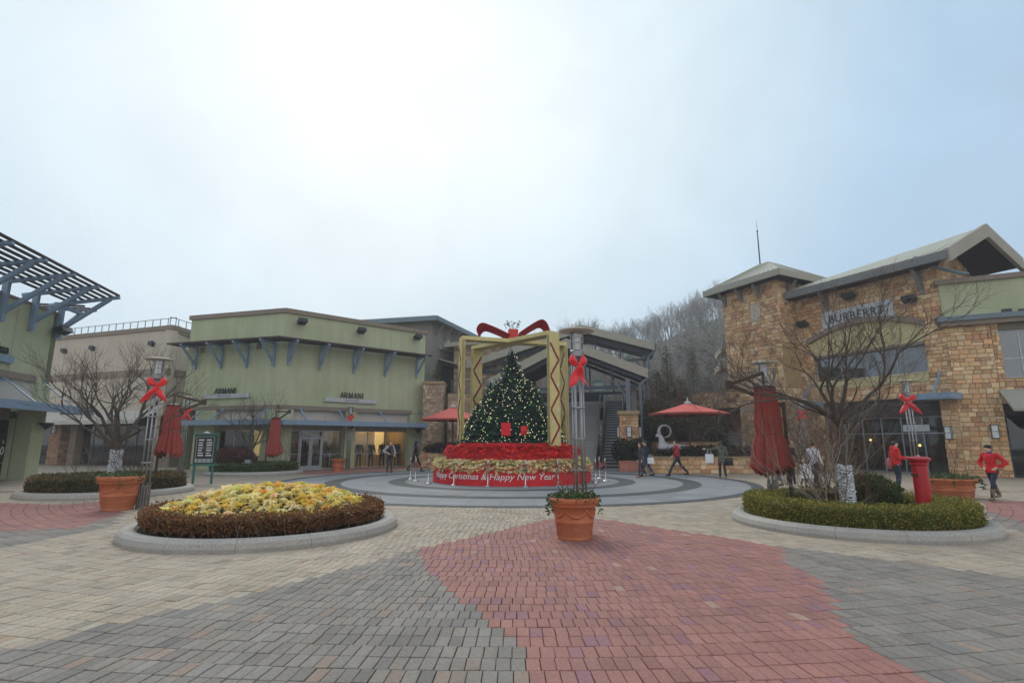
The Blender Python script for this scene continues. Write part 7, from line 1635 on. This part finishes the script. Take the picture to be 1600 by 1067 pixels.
m = MB(); k = 1.72 / 1.7; capsule(m, Vector((0, 0, .86)) * k, Vector((0, 0, 1.08)) * k, .165 * k, .15 * k); capsule(m, Vector((0, 0, 1.08)) * k, Vector((0, 0, 1.3)) * k, .15 * k, .165 * k); capsule(m, Vector((-.1, 0, 1.36)) * k, Vector((.1, 0, 1.36)) * k, .095 * k, .095 * k); wc = remesh(m, 'waistcoat', BLK, wo, .02)
m = MB(); m.tube([(.05, -.16, .95), (.045, -.17, 1.2), (.03, -.13, 1.4)], .008, 4); m.build('zip', SIGNW, wc)
p = G(648, 736.5); person('hooded person in long black coat walking past the stone pier', p.x, p.y, 78, 1.72, .36, None, BLK, BLK, BLK, None, coat=.66, hood='up', lean=.03)
p = G(1012, 744.5); person('person in dark navy coat walking left beside the planter', p.x, p.y, -100, 1.74, .26, {1: ((.22, .06, 1.14), (.15, .24, 1.02)), -1: ((-.23, -.06, 1.13), (-.22, .05, .9))}, NVY, JEAN, BLK, 'short', coat=.8, lean=.04); bag('white plastic bag carried by the person in the navy coat', (p.x + .1, p.y - .32, .92), .3, .28, .16, WPL)
p = G(1004, 746); person('person in dark jacket and skirt walking close beside the one in navy', p.x, p.y, -80, 1.64, .22, None, cloth('slate_cloth', (.05, .06, .075)), cloth('grey_skirt', (.05, .05, .06)), TAN, 'long', coat=.60, lean=.03, skirt=True)
p = G(1060, 743.5); person('person in crimson jacket striding left before the planter wall', p.x, p.y, -92, 1.76, .46, {1: ((.22, .08, 1.14), (.18, .26, .98)), -1: ((-.22, -.12, 1.14), (-.2, -.14, .9))}, DRED, NVY, BLK, 'short', coat=.84, lean=.04)
p = G(1130, 749); o_, W, S_, wr_ = person('person in olive parka walking away with left arm outstretched', p.x, p.y, 165, 1.72, .26, {1: ((.43, .08, 1.33), (.66, .16, 1.34)), -1: ((-.24, -.04, 1.12), (-.26, -.02, .9))}, OLV, DJ, TAN, 'long', coat=.74, hood=True)
wb = W(S_(.52, .12, 1.12)); bag('white paper bag hanging from the outstretched arm of the person in olive', (wb.x, wb.y, wb.z), .34, .4, .16, WPL, .2)
bag('black shoulder bag at the hip of the person in the olive parka', (p.x + .3, p.y - .12, .98), .3, .36, .12, BLK, .2)
p = G(1218, 762); person('person in black jacket and blue jeans half hidden by the tall folded parasol', p.x, p.y, -60, 1.72, .3, None, BLK, JEAN, BLK, 'short', coat=.86)
p = G(1237, 757); person('person in long black coat behind the folded parasol at right', p.x, p.y, 160, 1.72, .12, None, BLK, BLK, BLK, 'short', coat=.6)
p = G(1257, 762); person('small child in dark red coat near the right bed', p.x, p.y, 20, 1.12, .08, None, cloth('maroon_cloth', (.16, .025, .03)), cloth('grey_trouser', (.12, .11, .12)), BLK, 'short', coat=.72)
p = G(1276, 763); person('person in white jacket and dark trousers behind the bare shrubs', p.x, p.y, 120, 1.70, .24, {1: ((.24, .02, 1.14), (.24, .2, 1.02)), -1: ((-.26, -.02, 1.12), (-.3, .0, .88))}, WHC, NVY, BLK, 'short', coat=.9); bag('white shopping bag held by the person in the white jacket', (p.x - .35, p.y - .1, .88), .42, .5, .16, WPL)
p = G(1405, 766); o_, W, S_, wr_ = person('person in red puffer jacket looking at a phone by the lamp', p.x, p.y, 82, 1.72, .03, {1: ((.2, .06, 1.12), (.1, .33, 1.1)), -1: ((-.22, .04, 1.12), (-.1, .33, 1.12))}, REDC, DJ, BLK, 'short', coat=.9, hood=True, puff=.025, headturn=-5)
pt = W(S_(0, .44, 1.13)); ph = thing('phone', 'dark phone held by the person in the red puffer jacket', 'phone', pt, R(82)); B(-.035, .035, -.07, .07, -.005, .005).build('case', BLACK, ph); B(-.032, .032, -.066, .066, .006, .007).build('screen', mat('phone_screen', (.1, .12, .14), .2), ph)
bg = thing('shoulder_bag', 'pink shoulder bag behind the person in the red puffer jacket', 'bag', W(S_(-.0, -.22, .92)), R(82)); m = MB(); m.ball((0, 0, 0), (.12, .07, .2)); m.build('body', mat('pink_bag', (.35, .08, .09), .6), bg, smooth=True); m = MB(); m.tube([(0, .0, .18), (.05, -.08, .45)], .012, 5); m.build('strap', MATS['pink_bag'], bg)
p = G(1557, 781); person('person in bright red jacket, black beret and brown boots with hands on hips', p.x, p.y, -70, 1.60, .34, {1: ((.34, -.18, 1.14), (.17, .04, 1.0)), -1: ((-.36, -.06, 1.14), (-.17, .10, 1.0))}, REDC, DJ, BRB, 'hat', BLK, puff=.018, coat=.84, boots=.55, collar=cloth('violet_scarf', (.10, .06, .18)), headturn=-12)
# shop dummies
for i, (u, lab) in enumerate(((561, 'headless dummy in navy jacket at the left of the wide shop window'), (580, 'headless dummy in black coat second in the wide shop window'), (597, 'headless dummy in brown jacket behind the person in white'), (620, 'headless dummy in grey coat at the right of the wide shop window'))):
    s_ = FR.S(u, 700, 1.1); w = FR.O + FR.d * s_ + FR.n * 1.1; person(lab, w.x, w.y, 38, 1.75, .05, None, (NVY, BLK, cloth('brown_cloth', (.10, .06, .035)), cloth('slate_cloth', (.05, .06, .075)))[i], DJ, BLK, None, name='shop_dummy', cat='dummy', head=False, z=.012, group='dummies in the shop window')
for i, (u, lab) in enumerate(((517, 'dummy in dark green jacket beside the shop door'), (526, 'dummy in grey scarf and jacket beside the green shop pier'))):
    s_ = FR.S(u, 700, 1.8); w = FR.O + FR.d * s_ + FR.n * 1.9; person(lab, w.x, w.y, 38, 1.75, .0, None, (OLV, cloth('slate_cloth', (.05, .06, .075)))[i], DJ, BLK, None, name='shop_dummy', cat='dummy', head=False, z=.012, group='dummies in the shop window')

# ================================================================ winter haze
hz = MB(); hz.box(-350, 350, -120, 340, -1.05, 62); ho = hz.build('haze', []); ho['kind'] = 'stuff'; ho['label'] = 'thin pale winter haze over the whole square'; ho['category'] = 'haze'
hm = bpy.data.materials.new('haze'); hm.use_nodes = True; t = hm.node_tree; t.nodes.clear(); oo = t.nodes.new('ShaderNodeOutputMaterial'); pv_ = t.nodes.new('ShaderNodeVolumePrincipled')
pv_.inputs['Color'].default_value = (.82, .88, .94, 1); pv_.inputs['Density'].default_value = .0012; pv_.inputs['Anisotropy'].default_value = .2; t.links.new(pv_.outputs[0], oo.inputs['Volume']); ho.data.materials.clear(); ho.data.materials.append(hm)
